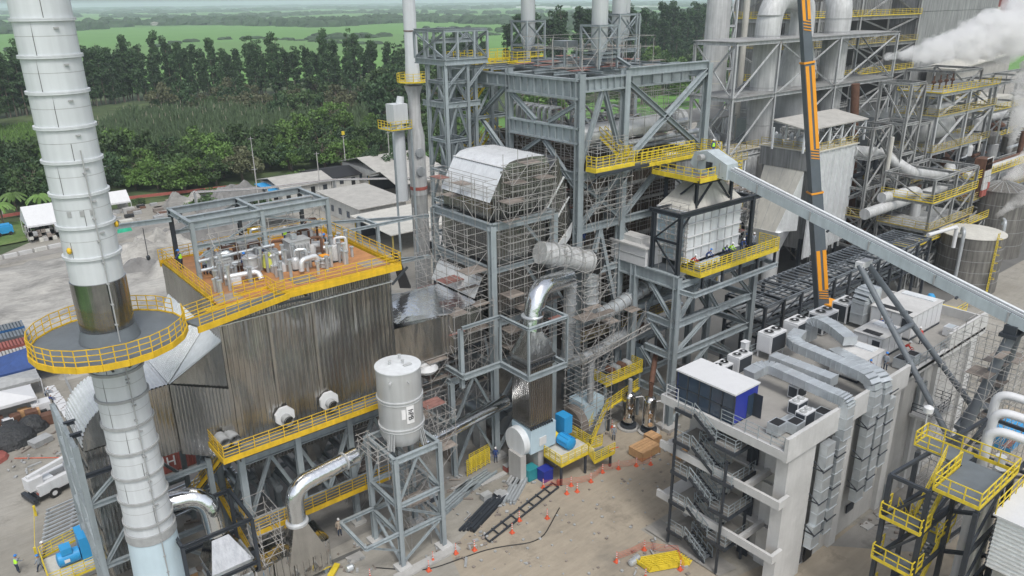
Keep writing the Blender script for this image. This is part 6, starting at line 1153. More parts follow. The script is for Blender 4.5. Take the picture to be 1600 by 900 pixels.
t.part('duct', MB().tube(bend([(143.0, 79, 4), (143.0, 79, 46.5), (150.5, 92, 46.5), (150.5, 92, 36)], 5.5, 10), 2.3, 24), 'old_duct', 40); t.part('side_duct', MB().tube(bend([(139.0, 83.5, 20), (139.0, 83.5, 43.5), (143, 90, 43.5)], 2, 5), 1.5, 16), 'old_duct', 40); t.part('collector', MB().lathe((138.6, 83, 0), [(1.2, 18), (2.6, 24), (2.6, 33), (1.5, 36)], 20), 'old_duct', 40)
for z in (12, 18.5, 24, 30.4, 38.9, 41.2): t.part('band', MB().lathe((143.0, 79, z), [(2.36, 0), (2.36, .12)], 24), 'flange', 40)
t = T('old_stack', 'old grey banded stack left of the big ducts', 'chimney', (124, 92, 0)); t.part('shell', MB().lathe((124, 92, 0), [(2.6, 0), (2.35, 25), (2.1, 55)], 28), 'old_duct', 40)
for z in range(10, 54, 4): t.part('band', MB().lathe((124, 92, z), [(2.62-z*.01, 0), (2.62-z*.01, .2)], 28), 'cream', 40)
pframe('ladder_tower', 'slender lattice tower behind the old stack', (130, 132.5), (94, 96.5), (0, 8, 16, 24, 32, 40, 48), 'white_paint', .3, .3, seed=5, braces=1)
solo('rust_pipe', MB().tube([(134, 93, 0), (134, 93, 50)], .6, 10), 'cream', 'tall beige pipe beside the slender lattice tower', 'pipe', 40)
pframe('boiler_house_steelwork', 'dark old boiler house frame with yellow galleries behind the big ducts', (146, 155, 172, 200), (90, 104), (0, 12, 22, 28, 34.6, 40.5, 50), 'steel_old', .6, .7, seed=6, rails=(28, 34.6, 40.5))
t = T('boiler_house', 'dark grey louvred boiler house wall behind the ducts', 'building', (170, 100, 0)); t.part('wall', MB().box(147, 96, 0, 198, 104, 52), 'old_clad'); 
for k in range(12): t.part('wall_panel', MB().corr((147+k*4.2, 95.9, 20), (4.0, 0, 0), (0, 0, 30), (0, -1, 0), .8, .15, 1), 'old_clad', 40)
for z in (22, 30, 36): t.part('dark_opening', MB().box(176, 95.5, z, 196, 95.8, z+4.5), 'black')
t = T('clad_hall', 'tall plain grey metal clad hall behind the steam plume', 'building', (222, 95, 0)); t.part('wall', MB().box(200.5, 90, 14, 246, 112, 62), 'old_clad'); t.part('upper_band', MB().box(200.4, 89.8, 41.5, 246.1, 112.1, 62), 'old_clad')
for k in range(11): t.part('wall_panel', MB().box(200.6+k*4.13, 89.85, 14, 204.66+k*4.13, 89.99, 41.4), 'old_clad')
t.part('base', MB().box(202, 91, 0, 245, 111, 14), 'rust')
# hopper buildings
def dusthouse(lab, x0, x1, y0, y1, zt, zb, seed=1):
    t = T('dust_collector', lab, 'hopper building', ((x0+x1)/2, (y0+y1)/2, 0))
    t.part('core', MB().quadbox([(x0+1.5, y0+1, 6), (x1-1.5, y0+1, 6), (x1-1.5, y1-1, 6), (x0+1.5, y1-1, 6), (x0+.1, y0+.1, zt), (x1-.1, y0+.1, zt), (x1-.1, y1-.1, zt), (x0+.1, y1-.1, zt)]), 'old_clad')
    n = 7
    for k in range(n): xa = x0+(x1-x0)*k/n; t.part('front_panel', MB().corr((xa+.03, y0, zb+1.2*(k/n)), ((x1-x0)/n-.06, 0, 0), (.2, -.0, zt-zb-1.2*(k/n)), (0, -1, 0), .45, .10, 1), 'clad_light', 40); t.part('front_rib', MB().bar((xa, y0-.12, zb), (xa+.2, y0-.12, zt), .18, .25), 'clad_light')
    t.part('side_panel', MB().corr((x0-.05, y1, zt-3.0), (0, y0-y1, 0), (0, 0, 3), (-1, 0, 0), .4, .08, 1), 'old_clad', 40)
    ps = [(x0, y1-1.0, zt-3), (x0, y0+1.4, zt-3), (x0-3.4, y0+3.2, 9.5), (x0-3.4, y1-1.0, 9.5)]; t.part('sloped_panel', MB().quad(*ps), 'cream'); t.part('slope_side', MB().quad(ps[1], ps[2], (x0, y0+1.4, 9.5)).quad(ps[2], ps[3], (x0, y1-1, 9.5), (x0, y0+1.4, 9.5)), 'clad_light'); t.part('slope_side', MB().quad(ps[0], (x0, y1-1, 9.5), ps[3]), 'old_clad')
    for k in range(3): f = k/3+.16; a = Vector(ps[0]).lerp(Vector(ps[1]), f); b_ = Vector(ps[3]).lerp(Vector(ps[2]), f); t.part('panel_joint', MB().bar(a, b_, .05), 'flange')
    t.part('outlet_cone', MB().quadbox([(x0-2.3, y0+4, 5), (x0-.6, y0+4, 5), (x0-.6, y0+6, 5), (x0-2.3, y0+6, 5), (x0-3.5, y0+2.5, 9.5), (x0, y0+2.5, 9.5), (x0, y1-1, 9.5), (x0-3.5, y1-1, 9.5)]), 'clad_light'); t.part('down_pipe', MB().tube([(x0-1.5, y0+4.6, 6), (x0-1.5, y0+4.6, 0)], 1.25, 16), 'clad_light', 40)
    t.part('roof', MB().box(x0-.3, y0-.3, zt, x1+.3, y1+.3, zt+.2), 'cream'); t.rail([(x0, y1, zt+.2), (x0, y0, zt+.2), (x1, y0, zt+.2)], 1.2, 'yellow_old', 3, 1.8, .2, .09)
    for x, y in ((x0+.8, y0+1), (x1-.8, y0+1), (x0+.8, y1-1), (x1-.8, y1-1)): t.col(x, y, 0, 8, .5, 'steel_dark')
    rg = random.Random(seed)
    for i in range(16): x = rg.uniform(x0+.6, x1-.8); y = rg.uniform(y0+1.2, y1-.8); h = rg.uniform(.7, 1.8); t.part('roof_valve', MB().lathe((x, y, zt+.2), [(.35, 0), (.45, h*.6), (.3, h), (.1, h+.2)], 10), 'pipe_grey', 30)
    return t
dusthouse('large dust collector with striped grey front and sloping cream panel beside the crane', 111.5, 124.4, 62.6, 72.2, 22.3, 5.0)
dusthouse('second dust collector further left behind the conveyor head', 106.0, 118.0, 77.0, 86.0, 20.5, 7.0, 2)
def canopy(lab, x0, x1, y0, y1, z0, z1):
    t = T('canopy_roof', lab, 'canopy', ((x0+x1)/2, (y0+y1)/2, z0)); t.part('roof', MB().quadbox([(x0, y0, z1), (x1, y0, z1), (x1, y1, z1+1.0), (x0, y1, z1+1.0), (x0, y0, z1+.18), (x1, y0, z1+.18), (x1, y1, z1+1.18), (x0, y1, z1+1.18)]), 'roof_sheet')
    n = 5
    for k in range(n+1):
        x = x0+(x1-x0)*k/n
        for y in (y0+.4, y1-.4): t.part('post', MB().box(x-.12, y-.12, z0, x+.12, y+.12, z1), 'white_paint')
        if k < n: t.brace((x, y0+.4, z0+.4), (x+(x1-x0)/n, y0+.4, z1-.1), .12, 'white_paint', 'box')
    return t
canopy('pale sheet canopy over the valves of the large dust collector', 109.0, 127.5, 62.8, 69.0, 22.5, 25.9); canopy('long pale canopy over the pumps left of the old stack', 104, 121, 84, 90, 20.7, 25.0)
pframe('pump_gallery', 'gallery with yellow rails and grey pumps below the long pale canopy', (96, 104, 112), (86, 94), (0, 8, 14, 19.5), 'lattice_white', .35, .4, seed=8, rails=(14, 19.5), decks=(19.5, 14))
rg = random.Random(77)
for i in range(14): x = 97+i*1.6; solo('fan_housing', MB().lathe((x, 82.5+.6*(i % 3), 21.6), [(.3, -.5), (.9, -.4), (1.0, .3), (.5, .5)], 14, True, 'x'), rg.choice(['pipe_grey', 'galv', 'flange']), 'round grey pump housing in the row under the long canopy', 'pump', 40, 'pumps under the long canopy')
# silo like ribbed pieces between boiler frame and dust collectors
t = T('cylindrical_silo', 'grey ribbed round silo behind the conveyor head with a caged stair', 'silo', (100, 75, 0)); t.part('shell', MB().lathe((99.5, 77.5, 0), [(3.4, 0), (3.4, 21.5)], 28), 'old_clad', 40); t.part('roof', MB().lathe((99.5, 77.5, 0), [(3.6, 21.5), (.4, 22.6)], 28), 'cream', 40)
for k in range(4): t.part('hoop', MB().lathe((99.5, 77.5, 4+5*k), [(3.45, 0), (3.45, .25)], 28), 'flange', 40)
t = T('access_tower', 'pale stair tower with yellow handrails in front of the silo', 'stair tower', (104, 72, 0))
for x in (101.5, 105.5):
    for y in (71, 74): t.col(x, y, 0, 21, .3, 'white_paint')
for k in range(5): stairs(t, (101.6, 71.6+(k % 2)*1.2, 1+4*k) if k % 2 == 0 else (105.4, 71.6+(k % 2)*1.2, 1+4*k), (105.4, 71.6+(k % 2)*1.2, 5+4*k) if k % 2 == 0 else (101.6, 71.6+(k % 2)*1.2, 5+4*k), .9, 'yellow_old', n=12); t.part('landing', MB().box(101.3, 70.8, 4.9+4*k, 105.8, 74.2, 5.0+4*k), 'steel_old'); t.rail([(101.3, 74.2, 5+4*k), (101.3, 70.8, 5+4*k), (105.8, 70.8, 5+4*k)], 1.1, 'yellow_old', 3, 1.5, .15, .08)
# lattice legs and process frames
pframe('lattice_mast', 'pale lattice mast with dense cross bracing left of the drum platform', (131.5, 136.5), (58.5, 63.5), (0, 5, 10, 15, 20, 25, 31.5), 'steel_old', .42, .4, seed=11, braces=1)
pframe('drum_platform', 'pale frame of three decks holding the old horizontal drum with yellow rails', (145.5, 158, 170), (59.5, 67), (0, 9, 18.2, 24.6, 28.6), 'lattice_white', .55, .5, seed=12, rails=(18.2, 24.6, 28.6), decks=(18.2, 28.6), braces=.12)
t = T('horizontal_drum', 'big dull grey horizontal drum on the middle deck behind yellow rails', 'drum', (155, 62, 19)); t.part('shell', MB().lathe((148.5, 63.2, 21.9), [(.2, -1.3), (1.5, -.9), (2.3, 0), (2.3, 9.5), (1.5, 10.5), (.2, 10.9)], 28, True, 'x'), 'old_duct', 50)
for x in (150.5, 156): t.part('saddle', MB().box(x-.3, 61.6, 18.6, x+.3, 64.8, 20.4), 'concrete')
solo('drum_pipe', MB().tube([(146.5, 61, 26), (153, 61, 26)], .8, 14), 'old_duct', 'thick grey pipe lying under the top deck above the drum', 'pipe', 40)
for i in range(4): solo('relief_valve', MB().lathe((149+i*2.6, 62.5, 28.9), [(.15, 0), (.15, 1.2), (.4, 1.3), (.4, 1.6), (.12, 1.8), (.12, 2.6)], 8), 'rust', 'small relief valve standing on the top deck over the drum', 'valve', 40, 'relief valves on the top deck')
pframe('process_steelwork', 'dark crowded process frame with ladders below the drum deck', (126, 134, 142), (50, 58), (0, 5, 9.5, 14, 18), 'steel_old', .4, .4, seed=13, rails=(9.5, 14), decks=(9.5,), braces=.7)
pframe('process_steelwork', 'dark process frame behind the pipe rack with grey pipes', (120, 128), (66, 74), (0, 6, 12, 18, 24), 'steel_old', .4, .4, seed=14, rails=(12, 18), decks=(12,), braces=.8)
pframe('process_steelwork', 'old pipe bridge frame running to the right edge behind the steel tanks', (146, 158, 170, 184, 200, 216), (52, 57), (0, 6.5, 10.5, 14.5), 'steel_old', .45, .5, seed=15, rails=(10.5, 14.5), decks=(6.5, 10.5), braces=.6)
pframe('process_steelwork', 'far crowded frame at the right edge behind the steam', (186, 200, 214, 230, 246), (66, 76), (0, 8, 15, 21, 27), 'steel_old', .5, .5, seed=16, rails=(15, 21), decks=(8, 15), braces=.7)
pframe('process_steelwork', 'tall dark frame standing in front of the grey clad hall', (176, 190), (70, 80), (0, 8, 16, 24, 30), 'steel_old', .5, .5, seed=17, rails=(16, 24), decks=(16,), braces=.8)
for i, (x0, x1, y, z, r) in enumerate([(146, 216, 53.2, 15.2, .55), (146, 216, 54.5, 15.2, .4), (150, 216, 55.8, 11.4, .6), (146, 200, 53.6, 11.2, .35), (118, 146, 56.5, 12.6, .9)]):
    solo('bridge_pipe', MB().tube([(x0, y, z), (x1, y, z)], r, 12), 'old_duct' if i % 2 == 0 else 'rust', ['thick pale pipe along the top of the pipe bridge', 'rusty pipe along the top of the pipe bridge', 'thick grey pipe on the middle deck of the pipe bridge', 'thin rusty pipe on the middle deck of the pipe bridge', 'long pale pipe leading to the red and white casing'][i], 'pipe', 40)
solo('bent_pipe', MB().tube(bend([(124, 63, 21), (131, 61, 20), (133, 57, 17), (146.5, 56, 14.8), (150, 57.5, 15.5)], 2, 5), 1.0, 16), 'old_duct', 'thick pale pipe bending below the steam outlet', 'pipe', 40)
solo('bent_pipe', MB().tube(bend([(124, 57, 14.2), (131, 56, 14.2), (133.5, 55.4, 14.2), (133.5, 55.4, 6)], 1.5, 6), .85, 16), 'old_duct', 'grey pipe with a downward bend left of the tanks', 'pipe', 40)
solo('rust_riser', MB().tube([(134.5, 66, 0), (131.5, 68, 31)], .7, 14), 'rust', 'tall dark rusty pipe below the steam outlet', 'pipe', 40)
solo('rust_riser', MB().tube([(176, 55, 10), (176, 55, 19.6)], .5, 12), 'rust', 'short rusty pipe under the right hand steam column', 'pipe', 40)
t = T('curved_casing', 'red and white patched curved casing on the pipe bridge', 'casing', (152, 54, 12))
for k in range(6):
    for j in range(3): t.part('patch', MB().box(148.8+k*.1+j*1.0, 50.9+.1*k, 11.4+k*1.15, 149.7+j*1.0+.1*k, 51.3, 12.45+k*1.15), 'brick_red' if (k < 1 or (j == 2 and k < 2)) else 'concrete_light')
t.part('body', MB().box(149.0, 51.3, 11.4, 151.8, 53.2, 18), 'rust')
# dark blocks added for shaded interiors, more frames behind the front rows
for lab, x0, y0, x1, y1, h in (('added dark weathered backdrop block behind the lattice mast for shaded interiors', 124, 76, 141, 86, 24), ('added dark weathered backdrop block behind the old horizontal drum for shaded interiors', 150, 70, 172, 78, 23), ('low added dark backdrop block behind the pipe bridge for shaded interiors', 150, 58.5, 214, 63, 9)):
    t = T('dark_backdrop', lab, 'building', ((x0+x1)/2, (y0+y1)/2, 0)); t.part('wall', MB().box(x0, y0, 0, x1, y1, h), 'galv_dark')  # backdrop block added to darken the gaps between the frames
    for k in range(int((x1-x0)/4)): t.part('wall_panel', MB().corr((x0+k*4+.1, y0-.02, h*.45), (3.6, 0, 0), (0, 0, h*.53), (0, -1, 0), .6, .1, 1), 'old_clad', 40); t.part('dark_bay_panel', MB().box(x0+k*4+.4, y0-.12, .5, x0+k*4+3.4, y0-.03, h*.4), 'black')
pframe('process_steelwork', 'weathered frame with crossed braces right of the crane boom', (124, 130), (60, 68), (0, 5, 10, 15, 20, 25), 'steel_old', .4, .35, seed=21, rails=(10,), braces=1)
pframe('process_steelwork', 'weathered frame filling the gap between lattice mast and drum decks', (137.5, 144.5), (60, 67), (0, 4.5, 9, 13.5, 18, 24), 'steel_old', .4, .35, seed=22, rails=(13.5,), decks=(13.5,), braces=.9)
pframe('process_steelwork', 'low weathered frame directly behind the two steel tanks', (120, 127, 134, 141, 148), (49.5, 52), (0, 4, 8), 'steel_old', .35, .3, seed=23, rails=(8,), decks=(8,), braces=.8)
# tanks
def tank(x, y, r, h, lab, cone=.6, m='tank_old'):
    t = T('storage_tank', lab, 'tank', (x, y, 0)); t.part('shell', MB().lathe((x, y, 0), [(r, 0), (r, h)], 40, False), m, 40); t.part('roof', MB().lathe((x, y, 0), [(r+.12, h), (r+.12, h+.1), (.6, h+cone)], 40), 'cream' if cone < 1 else 'tank_old', 40)
    for k in range(1, 5): t.part('weld_band', MB().lathe((x, y, h*k/5), [(r+.02, 0), (r+.02, .06)], 40), 'flange', 40)
    if cone >= 1:
        for k in range(22): a = k*.2856; t.part('roof_rib', MB().bar((x+r*math.cos(a), y+r*math.sin(a), h+.12), (x+.7*math.cos(a), y+.7*math.sin(a), h+cone+.05), .08), 'flange')
    return t
t = tank(132.8, 45.6, 4.75, 9.2, 'streaked old steel tank with flat roof and yellow ladder right of the conveyor'); a = -2.0
for s in (-.3, .3): t.part('ladder_rail', MB().bar((132.8+4.9*math.cos(a)+s, 45.6+4.9*math.sin(a), .5), (132.8+4.9*math.cos(a)+s, 45.6+4.9*math.sin(a), 10.4), .09), 'yellow')
for k in range(20): t.part('rung', MB().bar((132.5+4.9*math.cos(a), 45.6+4.9*math.sin(a), .8+k*.48), (133.1+4.9*math.cos(a), 45.6+4.9*math.sin(a), .8+k*.48), .06), 'yellow')
for k in range(6): t.part('cage_hoop', MB().lathe((132.8+5.2*math.cos(a), 45.6+5.2*math.sin(a), 3+k*1.3), [(.42, 0), (.42, .08)], 10, False), 'yellow')
tank(155.5, 50.0, 4.8, 12.2, 'taller old steel tank with ribbed conical roof and steam above', 1.3)
for i, (x, y, z) in enumerate([(127.6, 45.0, 10.5), (137.6, 42.8, 10.6)]): solo('tank_pipe', MB().tube(bend([(x, y, 0), (x, y, z), (x+1.8, y+1.0, z), (x+1.8, y+1, z-1)], .7, 5), .28, 10), 'pipe_grey', ['grey pipe rising on the left side of the flat roofed tank', 'grey hooked pipe rising on the right side of the flat roofed tank'][i], 'pipe', 40)
solo('tank_pipe', MB().tube(bend([(118, 46.5, 11.4), (126, 45.6, 11.4), (126, 45.6, 8)], .6, 5), .3, 10), 'white_plain', 'white pipe with a drop in front of the flat roofed tank', 'pipe', 40)
t = T('yellow_pump_skid', 'yellow pump skid row behind the concrete roof end', 'machinery', (95, 36, 0))
for k in range(6): t.part('pump', MB().lathe((86+k*2.2, 34.5+k*.4, 8.6), [(.3, 0), (.5, .3), (.5, 1.2), (.3, 1.5)], 10), 'blue' if k % 2 else 'yellow', 40)
t.part('skid', MB().box(84.5, 33, 8.0, 99, 38.5, 8.5), 'yellow'); t.rail([(84.6, 32.9, 8.5), (99, 32.9, 8.5)], 1.2, 'yellow', 3, 1.5); 
for x in (85, 92, 98.5): t.part('leg', MB().box(x-.2, 33, 0, x+.2, 33.5, 8), 'steel_dark')
solo('low_wall', MB().box(132, 33, 0, 190, 33.4, 1.6), 'concrete', 'low concrete wall near the right edge below the tanks', 'wall'); solo('low_wall', MB().box(150, 25, 0, 190, 38, .5), 'slab', 'pale raised slab near the right edge behind the conveyor', 'slab')
solo('blue_skip', MB().quadbox([(84, 21, 0), (89, 21, 0), (89, 23, 0), (84, 23, 0), (83.5, 20.6, 2), (89.5, 20.6, 2), (89.5, 23.4, 2), (83.5, 23.4, 2)]), 'blue', 'blue open skip on the ground behind the conveyor legs', 'skip')
# far right buildings
t = T('conveyor_house', 'pale grey slanted gallery on dark trusses at the right edge above the steam', 'building', (235, 84, 20)); t.part('gallery', MB().quadbox([(205, 82, 24), (240, 82, 19), (240, 88, 19), (205, 88, 24), (205, 82, 28), (240, 82, 31), (240, 88, 31), (205, 88, 28)]), 'roof_sheet'); t.part('gallery_roof', MB().quadbox([(204, 81, 28), (250, 81, 31), (250, 89, 31), (204, 89, 28), (204, 81, 28.4), (250, 81, 31.4), (250, 89, 31.4), (204, 89, 28.4)]), 'cream')
for x in (208, 218, 230, 240): t.part('post', MB().box(x-.3, 82, 0, x+.3, 82.6, 26), 'steel_dark')
t = T('tank_house', 'cream rounded roof house below the slanted gallery', 'building', (215, 76, 14)); t.part('body', MB().yprism([(204, 17), (226, 17), (226, 20), (223, 21.5), (206, 21.5), (204, 20)], 74, 82), 'cream'); t.part('pipe', MB().tube([(202, 73.5, 17), (226, 73.5, 17)], .9, 12), 'old_duct', 40)
t = T('red_crane_jib', 'red and white tower machinery far behind the steam at the top right corner', 'machinery', (330, 120, 20)); t.part('body', MB().box(322, 118, 0, 326, 121, 41), 'cream'); t.part('platform', MB().box(305, 117, 38, 345, 122, 38.8), 'white_plain'); t.part('cab', MB().box(332, 117, 38.8, 342, 122, 48), 'container_red')
for i in range(120):
    x = rg.uniform(122, 215); y = rg.uniform(57, 66) if x > 140 else rg.uniform(55, 74); z = rg.uniform(2, 18); L = rg.uniform(3, 10); k = rg.random()
    P = [(x, y, z), (x+L, y, z)] if k < .45 else ([(x, y, z), (x, y, z+L*.7)] if k < .75 else bend([(x, y, z), (x+L*.5, y, z), (x+L*.5, y, z+L*.5)], .6, 3))
    solo('process_pipe', MB().tube(P, rg.uniform(.12, .42), 8), rg.choice(['old_duct', 'rust', 'steel_dark', 'pipe_grey', 'cream', 'galv_dark', 'steel_dark']), 'pipe in the tangle of the old plant behind the tanks', 'pipe', 40, 'pipes in the tangle of the old plant')
for i in range(34):
    x = rg.uniform(122, 212); y = rg.uniform(60, 74); z = rg.choice([0, 6.6, 9.8, 12.3, 15.3]); r = rg.uniform(.8, 2.0); h = rg.uniform(1.5, 4)
    solo('process_vessel', MB().lathe((x, y, z), [(r*.3, 0), (r, .5), (r, h), (r*.4, h+.7)], 14), rg.choice(['old_duct', 'rust', 'tank_old', 'cream']), 'upright vessel among the decks of the old plant', 'vessel', 40, 'vessels among the decks of the old plant')
# ================================================================ BOTTOM RIGHT STAIR TOWER
t = T('yellow_stair_tower', 'dark steel tower with bright yellow stairs and railed decks in the bottom right corner', 'stair tower', (51, 17, 0))
for x, y in ((49.0, 16.2), (49.0, 18.8), (53.3, 18.9), (53.3, 16.0), (49.2, 13.3), (55.4, 13.4), (62.6, 17.4), (62.6, 13.4)): t.col(x, y, 0, 13.8 if y > 13.4 or x > 56 else 13.6, .3, 'steel_dark', 'box')
for z in (13.75, 10.3, 6.8, 3.3):
    for a, b in (((49, 18.8), (62.6, 17.6)), ((49, 16.2), (53.4, 16.1)), ((49, 16.2), (49, 18.8)), ((49.2, 13.3), (55.4, 13.3)), ((53.3, 16), (55.4, 13.4)), ((62.6, 13.4), (62.6, 17.5)), ((55.4, 13.4), (62.6, 13.4))): t.beam((*a, z), (*b, z), .22, .26, 'steel_dark', 'beam', 'box')
for za, zb in ((3.4, 6.7), (6.9, 10.2), (10.4, 13.6)): t.brace((49, 16.2, zb), (49, 18.8, za), .16, 'steel_dark', 'box'); t.brace((49.2, 13.3, za), (53.3, 13.3, zb), .16, 'steel_dark', 'box'); t.brace((53.4, 13.3, zb), (55.4, 13.4, za), .16, 'steel_dark', 'box'); t.brace((55, 18, za), (62, 17.5, zb), .2, 'steel_dark', 'box'); t.brace((55.4, 13.4, zb), (62.6, 13.4, za), .18, 'steel_dark', 'box')
t.part('top_deck', MB().box(49.2, 13.2, 13.9, 54.6, 16.0, 14.0), 'grey_deck'); t.part('top_deck', MB().box(53.6, 16.0, 13.9, 55.6, 19.4, 14.0), 'grey_deck')
Zt = 14.0
t.rail([(53.4, 16.1, Zt), (49.2, 16.1, Zt), (49.2, 13.2, Zt), (55.6, 13.2, Zt), (55.6, 19.4, Zt), (53.7, 19.4, Zt), (53.7, 17.5, Zt)], 1.15, 'yellow', 2, 1.15, .26, .08)
stairs(t, (50.2, 16.3, 10.5), (53.7, 16.3, 14.0), .9, 'yellow', (0, 1, 0), n=14); stairs(t, (53.4, 17.5, 7.0), (50.2, 17.5, 10.5), .9, 'yellow', (0, 1, 0), n=14); stairs(t, (50.2, 16.3, 3.5), (53.4, 16.3, 7.0), .9, 'yellow', (0, 1, 0), n=14)
for z, x0, x1 in ((10.5, 48.6, 50.2), (7.0, 53.3, 54.6), (7.0, 48.5, 50.2), (3.5, 48.6, 50.2)):
    t.part('landing', MB().box(x0, 16.1, z-.08, x1, 18.9, z), 'grey_deck'); t.rail([(x1, 18.9, z), (x0, 18.9, z), (x0, 16.1, z), (x1, 16.1, z)] if x0 < 50 else [(x0, 18.9, z), (x1, 18.9, z), (x1, 16.1, z), (x0, 16.1, z)], 1.15, 'yellow', 2, .9, .26, .08)
t.rail([(51.6, 16.0, 8.5), (54.8, 16.0, 8.5)], 1.1, 'yellow', 2, 1, .2, .07); t.rail([(49.0, 12.8, 5.0), (60, 12.8, 5.0)], 1.1, 'yellow', 3, 1.0, .2, .07); t.part('low_deck', MB().box(49.0, 12.8, 4.9, 60, 13.6, 5.0), 'grey_deck')
for i, (x, y, L) in enumerate([(56.2, 15.6, 6.5), (59.3, 16.4, 6.0), (62.4, 17.4, 7)]):
    solo('white_pipe', MB().tube(bend([(x, y, 3), (x, y, 16.2), (x+1.0, y-L*.5, 15.8), (x+.6, y-L, 12.5)], 1.1, 6), .33, 14), 'white_plain', ['white hooked pipe nearest the grey deck', 'middle white hooked pipe behind the yellow rails', 'white hooked pipe farthest from the grey deck'][i], 'pipe', 40)
for i, (x, y) in enumerate([(54.6, 14.2), (57.0, 14.6), (58.8, 15.2)]): solo('grey_riser', MB().tube([(x, y, 0), (x, y, 13)], .36, 12), 'clad_light', ['pale upright pipe below the grey deck', 'second pale upright pipe behind the tower', 'third pale upright pipe behind the tower'][i], 'pipe', 40)
t = T('ribbed_housing', 'ribbed pale metal housing on a mossy concrete base at the right edge', 'housing', (55, 10, 0)); t.part('core', MB().box(50.3, 5, 9.5, 58.5, 12.3, 13.5), 'clad_light')
t.part('side_panel', MB().corr((50.2, 12.35, 9.5), (0, 0, 4.0), (0, -7, 0), (-1, 0, 0), .3, .07, 1), 'clad_light', 40); t.part('front_panel', MB().corr((50.2, 12.4, 9.5), (0, 0, 4.0), (8.3, 0, 0), (0, 1, 0), .3, .07, 1), 'clad_light', 40); t.part('roof', MB().box(50.0, 5, 13.5, 58.7, 12.6, 13.6), 'white_plain'); t.part('base', MB().box(50.6, 5, 0, 58, 12.0, 9.4), mat('mossy', (.5, .5, .46), .9, 0, .15, .5, .3, col2=(.07, .10, .03), mix2=(.48, .56), sc2=.5)); t.rail([(50.1, 12.5, 13.6), (58, 12.5, 13.6)], 1.1, 'yellow', 2, 1.2, 0, .06)
solo('dome_lamp', MB().tube([(56.2, 19.8, 12.5), (56.2, 19.8, 15.6)], .05, 6).lathe((56.2, 19.8, 15.6), [(.1, 0), (.34, .05), (.36, .45), (.1, .62)], 14), 'white_plain', 'white round camera dome on a thin post above the yellow tower', 'camera', 40)
# ================================================================ PIPES AND PLANT BETWEEN TOWER AND FEEDER BAY
def pipe(name, lab, P, r, m='pipe_grey', bands=2.0, br=.8, n=16):
    t = T(name, lab, 'pipe', tuple(P[0])); pts = bend(P, br, 6); t.part('run', MB().tube(pts, r, n), m, 50); acc = 0
    for a, b in zip(pts[:-1], pts[1:]):
        L = (b-a).length; d = (b-a).normalized(); s = bands-acc
        while s < L: t.part('flange', MB().tube([a+d*(s-.05), a+d*(s+.05)], r*1.16, n), 'flange', 50); s += bands
        acc = (acc+L) % bands
    return t
pipe('vertical_pipe', 'tall grey vertical pipe dropping from the polished elbow and turning at its foot', [(50.4, 53.4, 18.7), (51.5, 54.0, 18.2), (51.2, 54, 8.6), (54.5, 54, 8.4), (62.0, 54.6, 9.4)], .66)
pipe('vertical_pipe', 'second grey pipe turning into the banded sloping pipe', [(54.4, 54.0, 18.8), (54.6, 54.0, 13.0), (58.0, 54.0, 13.0), (64.0, 54.2, 14.4)], .78, 'galv', 1.0, 1.2)
pipe('large_duct', 'large grey banded duct poking out with a dark open end above the red planks', [(47.8, 54.6, 21.6), (51.4, 54.3, 20.4), (54.4, 54.0, 19.2)], 1.15, 'old_duct', 1.6); solo('duct_mouth', MB().tube([(54.2, 54.02, 19.3), (55.1, 53.9, 18.9)], 1.2, 20), 'black', 'dark open mouth of the large banded duct', 'duct mouth', 50)
pipe('thin_pipe', 'thin pale hooked pipe standing in the scaffold tower', [(51.2, 51.6, 10.2), (52.4, 51.6, 10.2), (52.4, 51.6, 4.6)], .36, 'pipe_grey', 2.5)
t = T('ash_fan', 'pale blue box fan with brown wrapped scroll under the scaffold', 'fan', (53, 52.5, 0)); t.part('box', MB().box(51.6, 51.6, 1.6, 54.6, 54.0, 4.4), 'lightblue'); t.part('scroll', MB().lathe((50.4, 52.6, 2.0), [(1.9, 0), (2.0, .3), (2.0, 1.0), (1.6, 1.3)], 18, True, 'x'), 'plank', 30); t.part('motor', MB().lathe((54.7, 52.0, 3.2), [(.4, 0), (.45, .5), (.2, .7)], 12, True, 'x'), 'black'); t.part('plinth', MB().box(50.2, 51.4, 0, 54.6, 54.2, 1.6), 'concrete')
scaffold('slim scaffold tower with red edged landings around the vertical pipes', 50.2, 50.6, 54.6, 53.2, 0, 21.0, 2.2, 2.1, seed=51, dens=.30, red=.7, brace=.6)
scaffold('scaffold platform with brown boards under the banded pipe', 54.6, 51.2, 60.2, 53.2, 11.0, 13.0, 1.6, 1.9, seed=52, dens=.85, red=.3, brace=.7)
t = T('lattice_catwalk', 'long thin lattice girder under the scaffold boards', 'girder', (57, 51.5, 10.5))
for zz in (10.3, 10.9): t.part('chord', MB().bar((51.0, 51.2, zz-.8), (61.5, 50.6, zz+1.0), .09), 'scaffold')
for k in range(20): f = k/20; z0 = 9.5+1.8*f; t.part('lattice_bar', MB().bar((51+10.5*f, 51.2-.6*f, z0), (51+10.5*(f+.05), 51.2-.6*f, z0+.6+.09), .05), 'scaffold')
t = T('pump_platform', 'yellow railed platform with small machinery in the shade beside the feeder bay', 'platform', (58, 52, 6)); t.part('deck', MB().box(54.6, 51.4, 5.8, 60.4, 54.6, 5.9), 'grey_deck'); t.part('edge_beam', MB().box(54.5, 51.3, 5.6, 60.4, 51.4, 6.0), 'yellow'); t.rail([(54.6, 54, 5.9), (54.6, 51.4, 5.9), (60.4, 51.4, 5.9), (60.4, 53, 5.9)], 1.15, n=5, post=.9, t=.07)
for k in range(4): t.part('motor', MB().lathe((56.6+k*.9, 52.8, 6.5), [(.2, -.6), (.4, -.5), (.4, .4), (.2, .6)], 12, True, 'y'), ['rust', 'galv', 'rust', 'tank_new'][k], 40)
